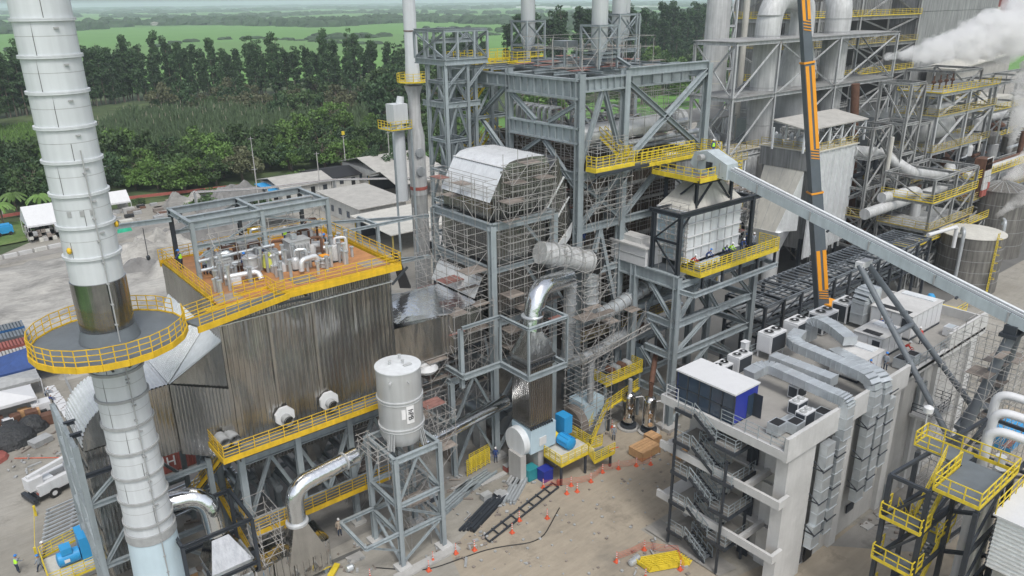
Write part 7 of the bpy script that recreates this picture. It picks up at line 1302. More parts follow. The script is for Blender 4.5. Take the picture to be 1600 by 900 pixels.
for x in (54.8, 60.2): t.part('post', MB().box(x-.12, 51.5, 0, x+.12, 51.8, 5.7), 'steel')
t = T('ash_stair', 'yellow stair and ramp beside the pale blue box fan', 'stair', (54, 51, 0)); stairs(t, (51.6, 50.4, .1), (54.4, 51.0, 3.2), .9, 'yellow', (-.3, 1, 0), n=13); t.part('deck', MB().box(54.4, 50.9, 3.1, 60, 52.0, 3.2), 'grey_deck'); t.rail([(54.4, 50.9, 3.2), (60.2, 51.6, 3.6)], 1.15, n=4, post=.9, t=.07); t.part('edge_beam', MB().bar((54.4, 50.85, 3.1), (60.2, 51.5, 3.5), .1, .3), 'yellow')
for x in (55, 58): t.part('post', MB().box(x, 51.2, 0, x+.2, 51.4, 3.1), 'steel_dark')
for i, (x, y) in enumerate([(57.4, 50.4), (58.4, 48.3)]):
    t = T('pressure_vessel', ['left upright shiny vessel with manhole on a round base', 'right upright shiny vessel with manhole on a round base'][i], 'vessel', (x, y, 0)); r = .72
    t.part('shell', MB().lathe((x, y, 0), [(.2, .5), (r*.8, .65), (r, .95), (r, 3.9), (r*.8, 4.25), (.2, 4.45)], 24), 'mirror', 50); t.part('base_ring', MB().lathe((x, y, 0), [(1.25, .0), (1.25, .18)], 24), 'concrete', 30); t.part('base_ring', MB().lathe((x, y, 0), [(.9, .18), (.9, .5)], 24), 'steel_dark', 30); t.part('stack', MB().tube([(x, y, 4.3), (x, y, 6.0)], .24, 10), 'rust' if i else 'pipe_grey')
    for zz in (1.5, 2.6): t.part('manhole', MB().tube([(x-.5, y-.55, zz), (x-.72, y-.78, zz)], .27, 12), 'chrome', 30)
    t.part('side_pipe', MB().tube(bend([(x+.3, y-.6, 3.9), (x+1.2, y-1.0, 3.9), (x+1.2, y-1.0, .3)], .3, 4), .07, 6), 'white_plain')
solo('rust_pipe', MB().tube([(58.4, 48.3, 5.9), (61.5, 50.5, 7.6)], .3, 10), 'rust', 'rust brown pipe slanting up from the right shiny vessel', 'pipe', 40)
t = T('dark_process_bay', 'shaded lower bay of equipment under the boiler', 'machinery', (62, 60, 0))
rg = random.Random(66)
for k in range(10): x = 56+k*1.9; t.part('cabinet', MB().box(x, 58.5+(k % 3), 0, x+1.4, 60.0+(k % 3), 2.2+(k % 4)*.8), rg.choice(['galv_dark', 'steel_dark', 'lightblue', 'plank', 'flange']))
for k in range(12): x = rg.uniform(55, 73); y = rg.uniform(56.8, 60); z = rg.uniform(2, 8.5); t.part('pipe', MB().tube(bend([(x, y, .2), (x, y, z), (x+rg.uniform(1, 4), y+.4, z)], .4, 3), rg.uniform(.1, .35), 8), rg.choice(['pipe_grey', 'galv', 'rust', 'galv_dark']), 40)
for k in range(7): y = 57+k*.0; t.part('gallery_deck', MB().box(55+k*2.6, 56.6, 8.7, 57.4+k*2.6, 58.2, 8.8), 'plank')
t.rail([(55, 56.6, 8.8), (73, 56.6, 8.8)], 1.1, 'yellow_old', 3, 1.5)
t = T('tower_base_machinery', 'dark ducts and machinery in the shade below the silver tower', 'machinery', (46, 60, 0))
t.part('hopper', MB().quadbox([(45, 58.5, 5), (48, 58.5, 5), (48, 62, 5), (45, 62, 5), (43.2, 56.2, 10.8), (49.8, 56.2, 10.8), (49.8, 64.2, 10.8), (43.2, 64.2, 10.8)]), 'clad')
for k in range(4): t.part('cable_loop', MB().tube(bend([(37.6+k*.18, 56.4, 5.2), (37.6+k*.18, 56.4, 10.0-k*.3), (41.8, 56.4, 10.0-k*.3)], .8, 5), .11, 8), 'black', 40)
for k in range(9): x = 38+k*1.3; t.part('cabinet', MB().box(x, 57.5+(k % 3)*.8, 0, x+.9, 58.7+(k % 3)*.8, 1.6+(k % 4)*.7), rg.choice(['galv_dark', 'steel_dark', 'flange', 'plank']))
t.part('duct', MB().tube([(44.0, 55.6, 3.0), (44.0, 62, 3.0)], 1.1, 14), 'galv_dark', 40)
t = T('yellow_guard_panel', 'yellow mesh guard panels standing under the silver tower', 'guard panel', (39, 54.4, 0)); t.rail([(37.8, 54.2, .1), (41.0, 54.6, .1)], 1.9, 'yellow', 9, .7, 0, .06); t.rail([(38.6, 54.9, .1), (41.4, 55.2, .1)], 1.9, 'yellow', 9, .7, 0, .06)
t = T('under_box_platform', 'dark pipes and platforms in the shade below the big clad box', 'machinery', (23, 60, 0))
for k in range(12): x = rg.uniform(16.5, 30); y = rg.uniform(56.5, 66); z = rg.uniform(.6, 4.2); t.part('pipe', MB().tube([(x, y, z), (x+rg.uniform(-1, 3), y+rg.uniform(0, 4), z)], rg.uniform(.08, .3), 8), rg.choice(['pipe_grey', 'galv', 'steel_dark', 'flange']), 40)
for k in range(6): t.part('screw_conveyor', MB().tube([(17+k*2.4, 56, 6.0), (17+k*2.4, 66, 6.0)], .35, 10), 'galv_dark', 40)
scaffold('scaffold in the shade under the right half of the clad box', 26.4, 56.0, 30.2, 60.0, 0, 8.8, 1.9, 2.0, seed=61, dens=.3, brace=.4)
# ---- slabs and channels
sheet('duct_bank_channel', [(16, 51.6), (31.5, 50.7), (31.6, 51.2), (16.1, 52.1)], .02, 'slab_dark')
for k in range(7): solo('footing_slab', MB().box(24.6+k*.0, 45.7, 0, 30.9, 46.6, .22) if k == 0 else MB().box([0, 22.6, 35.3, 38, 33.0, 60.5, 63.2][k], [0, 50.2, 52.8, 52.0, 54.2, 24.2, 23.6][k], 0, [0, 24.0, 37.6, 41.2, 35.0, 61.6, 64.2][k], [0, 51.2, 53.6, 52.6, 55.0, 25.0, 24.4][k], .12), 'concrete', ['long concrete footing kerb at the front of the tank stand', 'small concrete footing pad at the back of the tank stand', 'flat concrete slab by the duct leg', 'flat concrete strip near the fan piers', 'flat concrete pad under the tower column', 'small paving slab by the concrete wall', 'second small paving slab by the concrete wall'][k], 'slab')
# ---- steel stacked on the ground
def stack(lab, x, y, dx, dy, n, m, L=None, w=.22, h=.2, name='steel_stack', cat='steel stack', sp=.3):
    t = T(name, lab, cat, (x, y, 0)); d = Vector((dx, dy, 0)); s = Vector((-dy, dx, 0)).normalized()
    for k in range(n): o = s*sp*(k % 5)+Vector((0, 0, .12+.2*(k//5))); j = d*random.uniform(-.06, .06); t.part('section', MB().ibeam(Vector((x, y, 0))+o+j, Vector((x, y, 0))+o+d+j, w, h, .04), m)
    for f in (.2, .8): c = Vector((x, y, .03))+d*f; t.part('sleeper', MB().bar(c-s*.3, c+s*(sp*5), .12, .08), 'plank')
stack('stack of grey beams lying on the ground behind the tank stand', 32.6, 50.6, 5.2, 1.8, 8, 'steel'); stack('stack of pale galvanised sections near the fan platform', 38.4, 47.6, 4.2, 2.6, 9, 'galv'); stack('pile of dark steel lattice sections on the dirt', 33.0, 46.8, 5.6, 2.2, 7, 'steel_dark')
stack('grey beams lying parallel in the middle of the yard pile', 35.6, 51.8, 4.6, .9, 6, 'steel'); stack('short grey beams beside the fan platform', 40.6, 49.6, 2.8, 1.6, 6, 'flange')
t = T('ladder_steelwork', 'long dark ladder like frame lying flat on the dirt', 'ladder frame', (36, 45.4, 0)); 
for s in (0, .9): t.part('rail', MB().bar((33.4, 44.8+s, .15), (43.6, 46.9+s, .15), .14), 'steel_dark')
for k in range(9): f = k/8; t.part('rung', MB().bar((33.4+10.2*f, 44.8+2.1*f, .15), (33.4+10.2*f, 45.9+2.1*f, .15), .1), 'steel_dark')
t = T('yellow_ladder_stack', 'stack of bright yellow railings lying flat near the bottom edge', 'railing stack', (43, 33.6, 0))
for k in range(4):
    for s in range(7): t.part('bar', MB().bar((41.3+.1*k, 33.2+s*.26, .12+k*.1), (44.6+.1*k, 31.6+s*.26, .12+k*.1), .07), 'yellow')
    for j in range(5): f = j/4; t.part('cross_bar', MB().bar((41.3+3.3*f, 33.2-1.6*f, .16+k*.1), (41.3+3.3*f, 34.8-1.6*f, .16+k*.1), .07), 'yellow')
solo('yellow_grating', MB().quadbox([(20.6, 49.6, .1), (21.8, 50.6, .1), (21.5, 51.0, .1), (20.3, 50.0, .1), (20.6, 49.6, .3), (21.8, 50.6, .3), (21.5, 51.0, .3), (20.3, 50.0, .3)]), 'yellow', 'small yellow grating panel on the ground left of the tank stand', 'grating')
for i, (x, y) in enumerate([(41.0, 34.8), (41.6, 34.9), (22.2, 49.6), (57.6, 21.8)]): solo('pipe_fitting', MB().lathe((x, y, .3), [(.1, -.4), (.3, -.3), (.32, .2), (.12, .4)], 10, True, 'x'), 'galv', ['silver fitting left of the yellow railing stack', 'second silver fitting touching the yellow railing stack', 'silver fitting on the ground beside the yellow grating', 'silver fitting on the ground near the yellow stair tower'][i], 'fitting', 30)
# crates and bins
for i, (x, y, lx, ly, h) in enumerate([(54.6, 45.6, 2.7, 1.9, 1.0), (57.0, 46.6, 1.2, 1.4, .9), (57.2, 42.9, 1.5, 1.3, .9), (58.9, 43.4, 1.4, 1.2, .9)]):
    t = T('wooden_crate', ['largest wooden crate below the shiny vessels', 'small wooden crate behind the largest one', 'wooden crate left of the pair by the concrete building', 'wooden crate tight against the concrete building'][i], 'crate', (x, y, 0))
    t.part('body', MB().box(x-lx/2, y-ly/2, .1, x+lx/2, y+ly/2, h), 'crate_wood')
    for k in range(5): t.part('lid_board', MB().box(x-lx/2-.04, y-ly/2+ly*k/5+.02, h, x+lx/2+.04, y-ly/2+ly*(k+1)/5-.02, h+.06), 'crate_wood')
    for dx in (-lx/2-.05, 0, lx/2): t.part('batten', MB().box(x+dx, y-ly/2-.06, .05, x+dx+.1, y-ly/2, h), 'crate_wood')
    for dy in (-.3, .3): t.part('skid', MB().box(x-lx/2, y+dy-.08, 0, x+lx/2, y+dy+.08, .1), 'plank')
for i, (x, y, m) in enumerate([(42.6, 50.0, 'teal'), (43.6, 48.9, 'navy')]):
    t = T('tool_bin', ['teal lidded bin below the fan platform', 'dark blue lidded bin below the fan platform'][i], 'bin', (x, y, 0)); t.part('body', MB().box(x-.6, y-.5, 0, x+.6, y+.5, 1.2), m); t.part('lid', MB().box(x-.65, y-.55, 1.2, x+.65, y+.55, 1.32), m)
solo('fire_extinguisher', MB().lathe((43.9, 47.3, 0), [(.14, 0), (.16, .1), (.16, .6), (.06, .75)], 10), 'container_red', 'red extinguisher by the corner of the fan platform', 'extinguisher', 30)
# cones with posts: one kind, copied
def cone_proto():
    t = T('safety_cone', '', 'cone', (0, 0, 0)); t.part('base', MB().box(-.2, -.2, 0, .2, .2, .05).lathe((0, 0, .05), [(.2, 0), (.07, .32)], 10), 'cone', 30); t.part('post', MB().lathe((0, 0, .3), [(.05, 0), (.045, .75)], 8), 'cone')
    for z in (.45, .7, .9): t.part('band', MB().lathe((0, 0, z), [(.055, 0), (.055, .09)], 8), 'cone_white')
    return t.o
CP = cone_proto(); CP['group'] = 'orange cone posts round the yard'
CS = [(39.6, 44.1), (42.45, 47.9), (44.8, 46.4), (43.57, 45.7), (44.57, 45.3), (46.75, 45.6), (48.8, 46.0), (50.5, 45.4), (52.3, 44.6), (53.6, 43.8), (40.2, 35.9), (43.15, 35.4), (43.6, 31.8), (30.3, 45.6), (31.8, 44.9), (37.4, 45.5), (35.8, 44.6), (28.2, 46.0), (27.3, 45.3), (23.0, 47.6), (15.4, 65.4), (16.4, 60.2), (14.2, 49.4), (48.6, 52.6), (40.6, 33.0), (55.8, 51.4)]
CL = ['cone post on the open dirt by the ladder frame', 'cone post nearest the dark bins', 'cone post just past the fan platform corner', 'cone post left of the fan platform corner pair', 'second of the close pair of cone posts near the fan platform', 'cone post third along the line toward the crates', 'cone post fourth along the line toward the crates', 'cone post fifth along the line toward the crates', 'cone post beside the big crate', 'cone post nearest the concrete building crates', 'cone post left of the yellow railing stack', 'cone post behind the yellow railing stack', 'cone post at the right end of the yellow railing stack', 'cone post left front of the steel pile', 'white topped cone post front of the steel pile', 'cone post between ladder frame and road', 'cone post at the left of the ladder frame', 'cone post by the tank stand footing', 'cone post in front of the tank stand footing', 'cone post left of the tank stand', 'cone post on the pale slab behind the white stack', 'cone post below the left walkway end', 'cone post beside the stepped hopper', 'cone post behind the fan platform', 'cone post at the bottom edge near the railing stack', 'cone post behind the shiny vessels']
for i, ((x, y), lab) in enumerate(zip(CS, CL)):
    if i == 0: o = CP
    else:
        o = CP.copy(); COL.objects.link(o)
        for ch in CP.children: c = ch.copy(); COL.objects.link(c); c.parent = o
    o.location = (x, y, 0); o['label'] = lab
t = T('barrier_net', 'sagging orange barrier netting strung between the cone posts', 'netting', (48, 45.6, 0)); NP_ = [(42.45, 47.9), (44.8, 46.4), (46.75, 45.6), (48.8, 46.0), (50.5, 45.4), (52.3, 44.6), (53.6, 43.8)]
for (xa, ya), (xb, yb) in zip(NP_[:-1], NP_[1:]):
    for z in (.2, .35, .5, .65, .8): t.part('strand', MB().tube([(xa, ya, z+.1), ((xa+xb)/2, (ya+yb)/2, z), (xb, yb, z+.1)], .012, 4), 'cone')
t = T('barrier_net', 'orange barrier netting by the yellow railing stack', 'netting', (42, 34, 0)); 
for (xa, ya), (xb, yb) in (((40.2, 35.9), (43.15, 35.4)), ((43.15, 35.4), (44.9, 33.2)), ((44.9, 33.2), (43.6, 31.4))):
    for z in (.2, .35, .5, .65, .8): t.part('strand', MB().tube([(xa, ya, z+.1), ((xa+xb)/2, (ya+yb)/2, z), (xb, yb, z+.1)], .012, 4), 'cone')
# ================================================================ LEFT YARD
def container(x0, y0, x1, y1, z, m, lab, h=2.6):
    t = T('shipping_container', lab, 'container', ((x0+x1)/2, (y0+y1)/2, z)); t.part('body', MB().box(x0+.05, y0+.05, z, x1-.05, y1-.05, z+h-.05), m)
    t.part('side_wall', MB().corr((x0+.1, y0+.03, z+.12), (x1-x0-.2, 0, 0), (0, 0, h-.3), (0, -1, 0), .3, .06, 1), m, 40); t.part('end_wall', MB().corr((x1-.03, y0+.1, z+.12), (0, y1-y0-.2, 0), (0, 0, h-.3), (1, 0, 0), .3, .05, 1), m, 40); t.part('end_wall', MB().corr((x0+.03, y1-.1, z+.12), (0, y0-y1+.2, 0), (0, 0, h-.3), (-1, 0, 0), .3, .05, 1), m, 40)
    t.part('roof', MB().corr((x0+.05, y0+.05, z+h-.05), (x1-x0-.1, 0, 0), (0, y1-y0-.1, 0), (0, 0, 1), .4, .04, 1), m if m != 'container_blue' else 'galv_dark', 40)
    for x in (x0, x1-.12):
        for y in (y0, y1-.12): t.part('corner_post', MB().box(x, y, z, x+.12, y+.12, z+h), m)
container(1.8, 121.5, 9.4, 124.2, 0, 'container_blue', 'blue container behind the grey and red ones at the left edge'); container(-1, 118.0, 9.3, 120.6, 0, 'galv_dark', 'grey roofed container between the blue and red containers'); container(-2, 114.8, 8.8, 117.4, 0, 'container_red', 'faded red container beside the blue tent', 2.5); container(-3, 111.6, 8.4, 114.2, 0, 'concrete', 'pale grey container closest to the blue tent', 2.4)
t = T('red_container', 'red container with white letter H behind the stack platform', 'container', (11.8, 72, 0)); t.part('body', MB().box(14.4, 74.5, 0, 20.5, 77.0, 2.6), 'container_red'); t.part('side_wall', MB().corr((14.4, 74.47, .1), (6.1, 0, 0), (0, 0, 2.4), (0, -1, 0), .3, .05, 1), 'container_red', 40)
b = MB(); b.box(14.8, 74.36, .8, 14.95, 74.4, 1.9).box(15.45, 74.36, .8, 15.6, 74.4, 1.9).box(14.95, 74.36, 1.28, 15.45, 74.4, 1.42); t.part('letter', b, 'cone_white')
def tent(x, y, w, d, h, m, lab, gable=False, z=2.4):
    t = T('tent', lab, 'tent', (x, y, 0))
    for dx in (-w/2, w/2):
        for dy in (-d/2, d/2): t.part('pole', MB().box(x+dx-.05, y+dy-.05, 0, x+dx+.05, y+dy+.05, z), 'white_plain')
    c = [Vector((x-w/2, y-d/2, z)), Vector((x+w/2, y-d/2, z)), Vector((x+w/2, y+d/2, z)), Vector((x-w/2, y+d/2, z))]
    if gable: a, b_ = Vector((x-w/2, y, z+h)), Vector((x+w/2, y, z+h)); mb = MB().quad(c[0], c[1], b_, a).quad(c[2], c[3], a, b_).quad(c[1], c[2], b_).quad(c[3], c[0], a)
    else:
        mb = MB(); ap = Vector((x, y, z+h))
        for k in range(4): mb.quad(c[k], c[(k+1) % 4], ap)
    t.part('canopy', mb, m)
    mb = MB()
    for k in range(4): p, q = c[k], c[(k+1) % 4]; mb.quad(p-Vector((0, 0, .35)), q-Vector((0, 0, .35)), q, p)
    t.part('valance', mb, m); return t
tent(8.0, 109.0, 7.5, 6.0, 1.6, 'blue_tarp', 'blue pyramid tent beside the containers'); tent(4.4, 103.6, 7.5, 3.4, .7, 'flange', 'grey sagging awning next to the blue tent'); tent(3.6, 98.8, 6.6, 4.2, 1.0, 'white_plain', 'white tarp awning over the heaped goods')
tent(23.0, 183.0, 9, 9, 3.2, 'white_plain', 'white marquee covering the brick pallets beyond the road', True, 3.2); tent(36.5, 193, 9, 5, 2.2, 'white_plain', 'white marquee half hidden right of the white stack', True, 2.6); tent(62, 158, 9, 7, 2, 'white_plain', 'white tent roof behind the roof machinery', True, 3)
rg = random.Random(90)
for i in range(150):
    r_ = rg.randrange(4); x = 18.6+rg.randrange(12)*.82+rg.uniform(-.05, .05); y = 177.6+r_*1.6; z = rg.randrange(4 if r_ else 3)*.72
    solo('brick_pallet', MB().box(x-.38, y-.6, z, x+.38, y+.6, z+.66), rg.choice(['concrete', 'plank', 'flange', 'cream']), 'small pallet of bricks stacked under the white marquee', 'pallet', None, 'brick pallets under the marquee')
for i in range(9): x = 10+i*2.6; y = 168.8+i*.45; solo('concrete_block', MB().bar((x, y, .35), (x+2.2, y+.35, .35), .7, .7), 'concrete_light' if i % 3 else 'wall_white', 'long pale concrete block lined along the road edge', 'concrete block', None, 'pale blocks along the road edge')
for i in range(70):
    x = rg.uniform(36, 62); y = rg.uniform(178, 196)-(x-36)*.1; s = rg.uniform(.4, 1.3); solo('stored_block', MB().box(x-s, y-s*.6, 0, x+s, y+s*.6, s*rg.uniform(.6, 1.1)), rg.choice(['concrete', 'plank', 'flange', 'rust', 'tarp_black', 'cream']), 'stored block of material behind the gravel heaps', 'stored material', None, 'stored material behind the gravel heaps')
solo('green_tarp', MB().quadbox([(33.6, 173.2, 0), (36.6, 173.4, 0), (36.2, 175.4, 0), (34, 175.2, 0), (34.4, 173.6, 1.2), (36.2, 173.6, 1.5), (36.0, 174.6, 1.3), (34.6, 174.6, 1.6)]), mat('green_tarp', (.03, .42, .25), .7, 0, .2, 1), 'bright green tarp by the stored material', 'tarp')
for i, (x, y, m, l) in enumerate([(15.2, 188, 'blue', 'small blue parked van by the palms at the left edge'), (12.2, 186.5, 'white_plain', 'small white parked van at the left edge by the palms')]):
    t = T('parked_van', l, 'van', (x, y, 0)); t.part('body', MB().box(x-1.6, y-1, .5, x+1.6, y+1, 1.9), m); t.part('cab', MB().box(x-1.2, y-.9, 1.9, x+1.2, y+.9, 2.3), m); t.part('windscreen', MB().box(x-1.66, y-.8, 1.2, x-1.6, y+.8, 1.8), 'glass')
    for dx in (-1, 1): t.part('wheel', MB().lathe((x+dx, y-1.05, .4), [(.4, 0), (.4, .2)], 12, True, 'y'), 'rubber')
# tables and goods
for k in range(5): x = 8.9+k*.10; y = 101.6-k*2.0; t = T('folding_table', ['white table farthest from the camera in the row', 'second white table in the row beside the fence', 'middle white table in the row beside the fence', 'fourth white table with papers in the row', 'white table nearest the grey steel frame'][k], 'table', (x, y, 0)); t.part('top', MB().box(x-.55, y-.92, .72, x+.55, y+.92, .78), 'white_plain'); [t.part('leg', MB().box(x+dx-.03, y+dy-.03, 0, x+dx+.03, y+dy+.03, .72), 'flange') for dx in (-.5, .5) for dy in (-.85, .85)]; [t.part('paper', MB().box(x-.4+j*.25, y-.6+j*.3, .785, x-.2+j*.25, y-.4+j*.3, .80), 'plank') for j in range(4)]
t = T('mesh_fence', 'pale mesh fence beside the row of white tables', 'fence', (10.4, 98, 0)); t.rail([(10.9, 104, 0), (10.4, 91, 0)], 1.5, 'flange', 6, 1.1, 0, .05)
solo('goods_heap', MB().lathe((3.2, 92.3, 0), [(2.6, 0), (2.3, .8), (1.4, 1.5), (.4, 1.9)], 14), 'tarp_black', 'big heap covered with black plastic sheeting', 'heap', 20); solo('goods_heap', MB().lathe((5.6, 94.0, 0), [(1.8, 0), (1.5, .7), (.9, 1.3), (.2, 1.6)], 12), 'tarp_black', 'smaller black sheeted heap next to the big one', 'heap', 20)
solo('red_sack_pile', MB().lathe((1.2, 89.2, 0), [(1.5, 0), (1.3, .4), (.6, .7)], 10), 'container_red', 'low pile of red sacks at the left edge', 'pile', 30)
t = T('slab_stack', 'stack of grey flat slabs beside the black heap', 'slab stack', (5.6, 89.6, 0)); [t.part('slab', MB().bar((4.8, 89.2, .1+.13*k), (6.7, 90.0, .1+.13*k), 1.3, .1), 'flange') for k in range(5)]
for i in range(24): x = rg.uniform(2.5, 7.6); y = rg.uniform(92.5, 97.5); s = rg.uniform(.2, .6); solo('goods_bundle', MB().box(x-s, y-s, 0, x+s, y+s, s*2.2), rg.choice(['crate_wood', 'white_plain', 'tarp_black', 'rust', 'shirt_grey', 'steel_dark']), 'bundle of goods in the clutter by the white awning', 'bundle', None, 'clutter of bundles by the white awning')
t = T('water_cart', 'small white cart with wheels right of the goods heap', 'cart', (7.0, 97.2, 0)); t.part('body', MB().box(6.2, 96.4, .5, 8.1, 98.0, 1.5), 'white_plain'); [t.part('wheel', MB().lathe((8.0, y, .4), [(.4, 0), (.4, .2)], 12, True, 'x'), 'rubber') for y in (96.6, 97.8)]
# bucket truck
t = T('bucket_truck', 'white utility truck with folded boom parked behind the lower white stack', 'truck', (7, 78, 0))
TX, TY = Vector((.955, .30, 0)), Vector((-.30, .955, 0)); T0 = Vector((3.6, 77.0, 0))
def tb(x0, y0, z0, x1, y1, z1): return MB().quadbox([T0+TX*x+TY*y+Vector((0, 0, z)) for z in (z0, z1) for x, y in ((x0, y0), (x1, y0), (x1, y1), (x0, y1))])
t.part('chassis', tb(0, .2, .6, 7.6, 2.0, .85), 'steel_dark'); t.part('side_locker', tb(.2, 0, .8, 4.6, .55, 1.9), 'white_plain'); t.part('side_locker', tb(.2, 1.65, .8, 4.6, 2.2, 1.9), 'white_plain'); t.part('bed', tb(.2, .55, .9, 4.6, 1.65, 1.45), 'flange'); t.part('tool_box', tb(.6, .6, 1.45, 2.0, 1.6, 1.95), 'white_paint'); t.part('outrigger', tb(-.5, -.1, .35, -.1, 2.3, .8), 'steel_dark'); t.part('tail_lamp', tb(.1, .1, 1.0, .18, .4, 1.2), 'container_red'); t.part('tail_lamp', tb(.1, 1.8, 1.0, .18, 2.1, 1.2), 'container_red'); t.part('cab', tb(4.9, 0, .7, 6.6, 2.2, 2.5), 'white_plain'); t.part('bonnet', tb(6.6, .1, .7, 8.0, 2.1, 1.6), 'white_plain'); t.part('windscreen', tb(6.55, .2, 1.65, 6.66, 2.0, 2.35), 'glass'); t.part('side_window', tb(5.2, -.03, 1.6, 6.2, .02, 2.3), 'glass'); t.part('pedestal', tb(3.4, .7, 1.3, 4.4, 1.5, 2.4), 'white_plain'); t.part('bucket', tb(-.4, .3, 1.5, .9, 1.5, 2.7), 'white_plain')
t.part('boom', MB().bar(T0+TX*-.2+TY*.9+Vector((0, 0, 2.75)), T0+TX*6.8+TY*1.1+Vector((0, 0, 3.3)), .4, .42), 'white_plain'); t.part('boom', MB().bar(T0+TX*3.8+TY*1.5+Vector((0, 0, 2.4)), T0+TX*9.2+TY*1.5+Vector((0, 0, 3.0)), .4, .4), 'white_plain')
for lx in (1.5, 6.7):
    for ly in (-.05, 1.95): c = T0+TX*lx+TY*ly+Vector((0, 0, .52)); wh = t.part('wheel', MB().tube([c, c+TY*.3], .52, 18), 'rubber'); t.part('rim', MB().tube([c-TY*.01, c+TY*.31], .25, 12), 'white_plain', parent=wh)
for k in range(4): t.part('locker_door', tb(.3+k*1.05, -.02, .95, 1.25+k*1.05, 0, 1.8), 'white_paint')
solo('wheelbarrow_tyre', MB().lathe((6.3, 73.4, .35), [(.35, 0), (.35, .2)], 14, True, 'y'), 'rubber', 'dark tyre standing behind the truck', 'tyre')
# pipe racks on the ground and fan bottom left
t = T('pipe_storage_rack', 'pale frame rack of long bars lying on the ground behind the white stack', 'rack', (6, 71.5, 0))
for k in range(9): y = 69.2+k*.62; t.part('bar', MB().bar((2.6+k*.15, y, .9), (9.6+k*.3, y+1.2, .9), .14), 'galv')
for f in (0, .33, .66, 1): t.part('cross_bar', MB().bar((2.6+7*f, 69.0+1.2*f, .7), (4.0+7*f, 74.6+1.2*f, .7), .16), 'flange')
for f in (0, 1): t.part('leg', MB().bar((2.6+7*f, 69.0+1.2*f, 0), (2.6+7*f, 69.0+1.2*f, .8), .18).bar((4+7*f, 74.4+1.2*f, 0), (4+7*f, 74.4+1.2*f, .8), .18), 'white_plain')
t = T('pipe_storage_rack', 'rack of long pale bars under the duct right of the white stack', 'rack', (14, 69, 0))
for k in range(8): t.part('bar', MB().bar((12.2, 64.6+k*.62, 1.4), (19.6, 65.4+k*.62, 1.4), .14), 'galv')
for f in (0, .5, 1): t.part('cross_bar', MB().bar((12.4+7*f, 64.4, 1.2), (12.4+7*f, 69.8, 1.2), .16), 'flange'); t.part('leg', MB().bar((12.4+7*f, 64.6, 0), (12.4+7*f, 64.6, 1.2), .16).bar((12.4+7*f, 69.6, 0), (12.4+7*f, 69.6, 1.2), .16), 'flange')
t = T('blue_fan_motor', 'bright blue fan and motor on a yellow railed base at the bottom left', 'fan', (5.2, 64.6, 0)); t.part('fan_case', MB().box(4.9, 64.0, 1.0, 6.9, 66.2, 3.2), 'blue'); t.part('motor', MB().lathe((3.1, 64.5, 1.7), [(.3, 0), (.62, .1), (.62, 1.7), (.3, 1.8)], 16, True, 'x'), 'blue', 40); t.part('terminal_box', MB().box(3.5, 64.0, 2.2, 4.3, 65.0, 2.8), 'blue'); t.part('name_plate', MB().box(3.6, 63.82, 1.6, 4.0, 63.86, 1.9), 'cone_white'); t.part('base', MB().box(2.2, 62.8, .6, 7.2, 66.6, .95), 'cream'); t.part('plinth', MB().box(2.6, 63.2, 0, 7, 66.2, .6), 'concrete'); t.rail([(2.2, 66.8, .95), (2.2, 62.6, .95), (7.4, 62.6, .95)], 1.15, 'yellow', 4, .9, .2, .06); t.rail([(2.2, 66.9, .95), (6.0, 67.9, .95)], 1.15, 'yellow', 4, .9, .2, .06)
for i in range(10): x = 8.2+rg.random()*5; y = 62.5+rg.random()*4; solo('rubble_sack', MB().lathe((x, y, 0), [(.6, 0), (.5, .4), (.2, .6)], 8), rg.choice(['concrete', 'sand_grey', 'plank']), 'sack of rubble between the stack foot and the duct', 'sack', 30, 'sacks by the stack foot')
t = T('yellow_line_post', 'yellow post and tape line on the ground at the left', 'barrier', (3.2, 72, 0)); t.part('post', MB().box(2.9, 75.3, 0, 3.1, 75.5, 1.1), 'yellow'); t.part('post', MB().box(1.9, 68.5, 0, 2.1, 68.7, 1.1), 'yellow'); t.part('tape', MB().bar((3.0, 75.4, .9), (2.0, 68.6, .9), .04, .08), 'yellow')
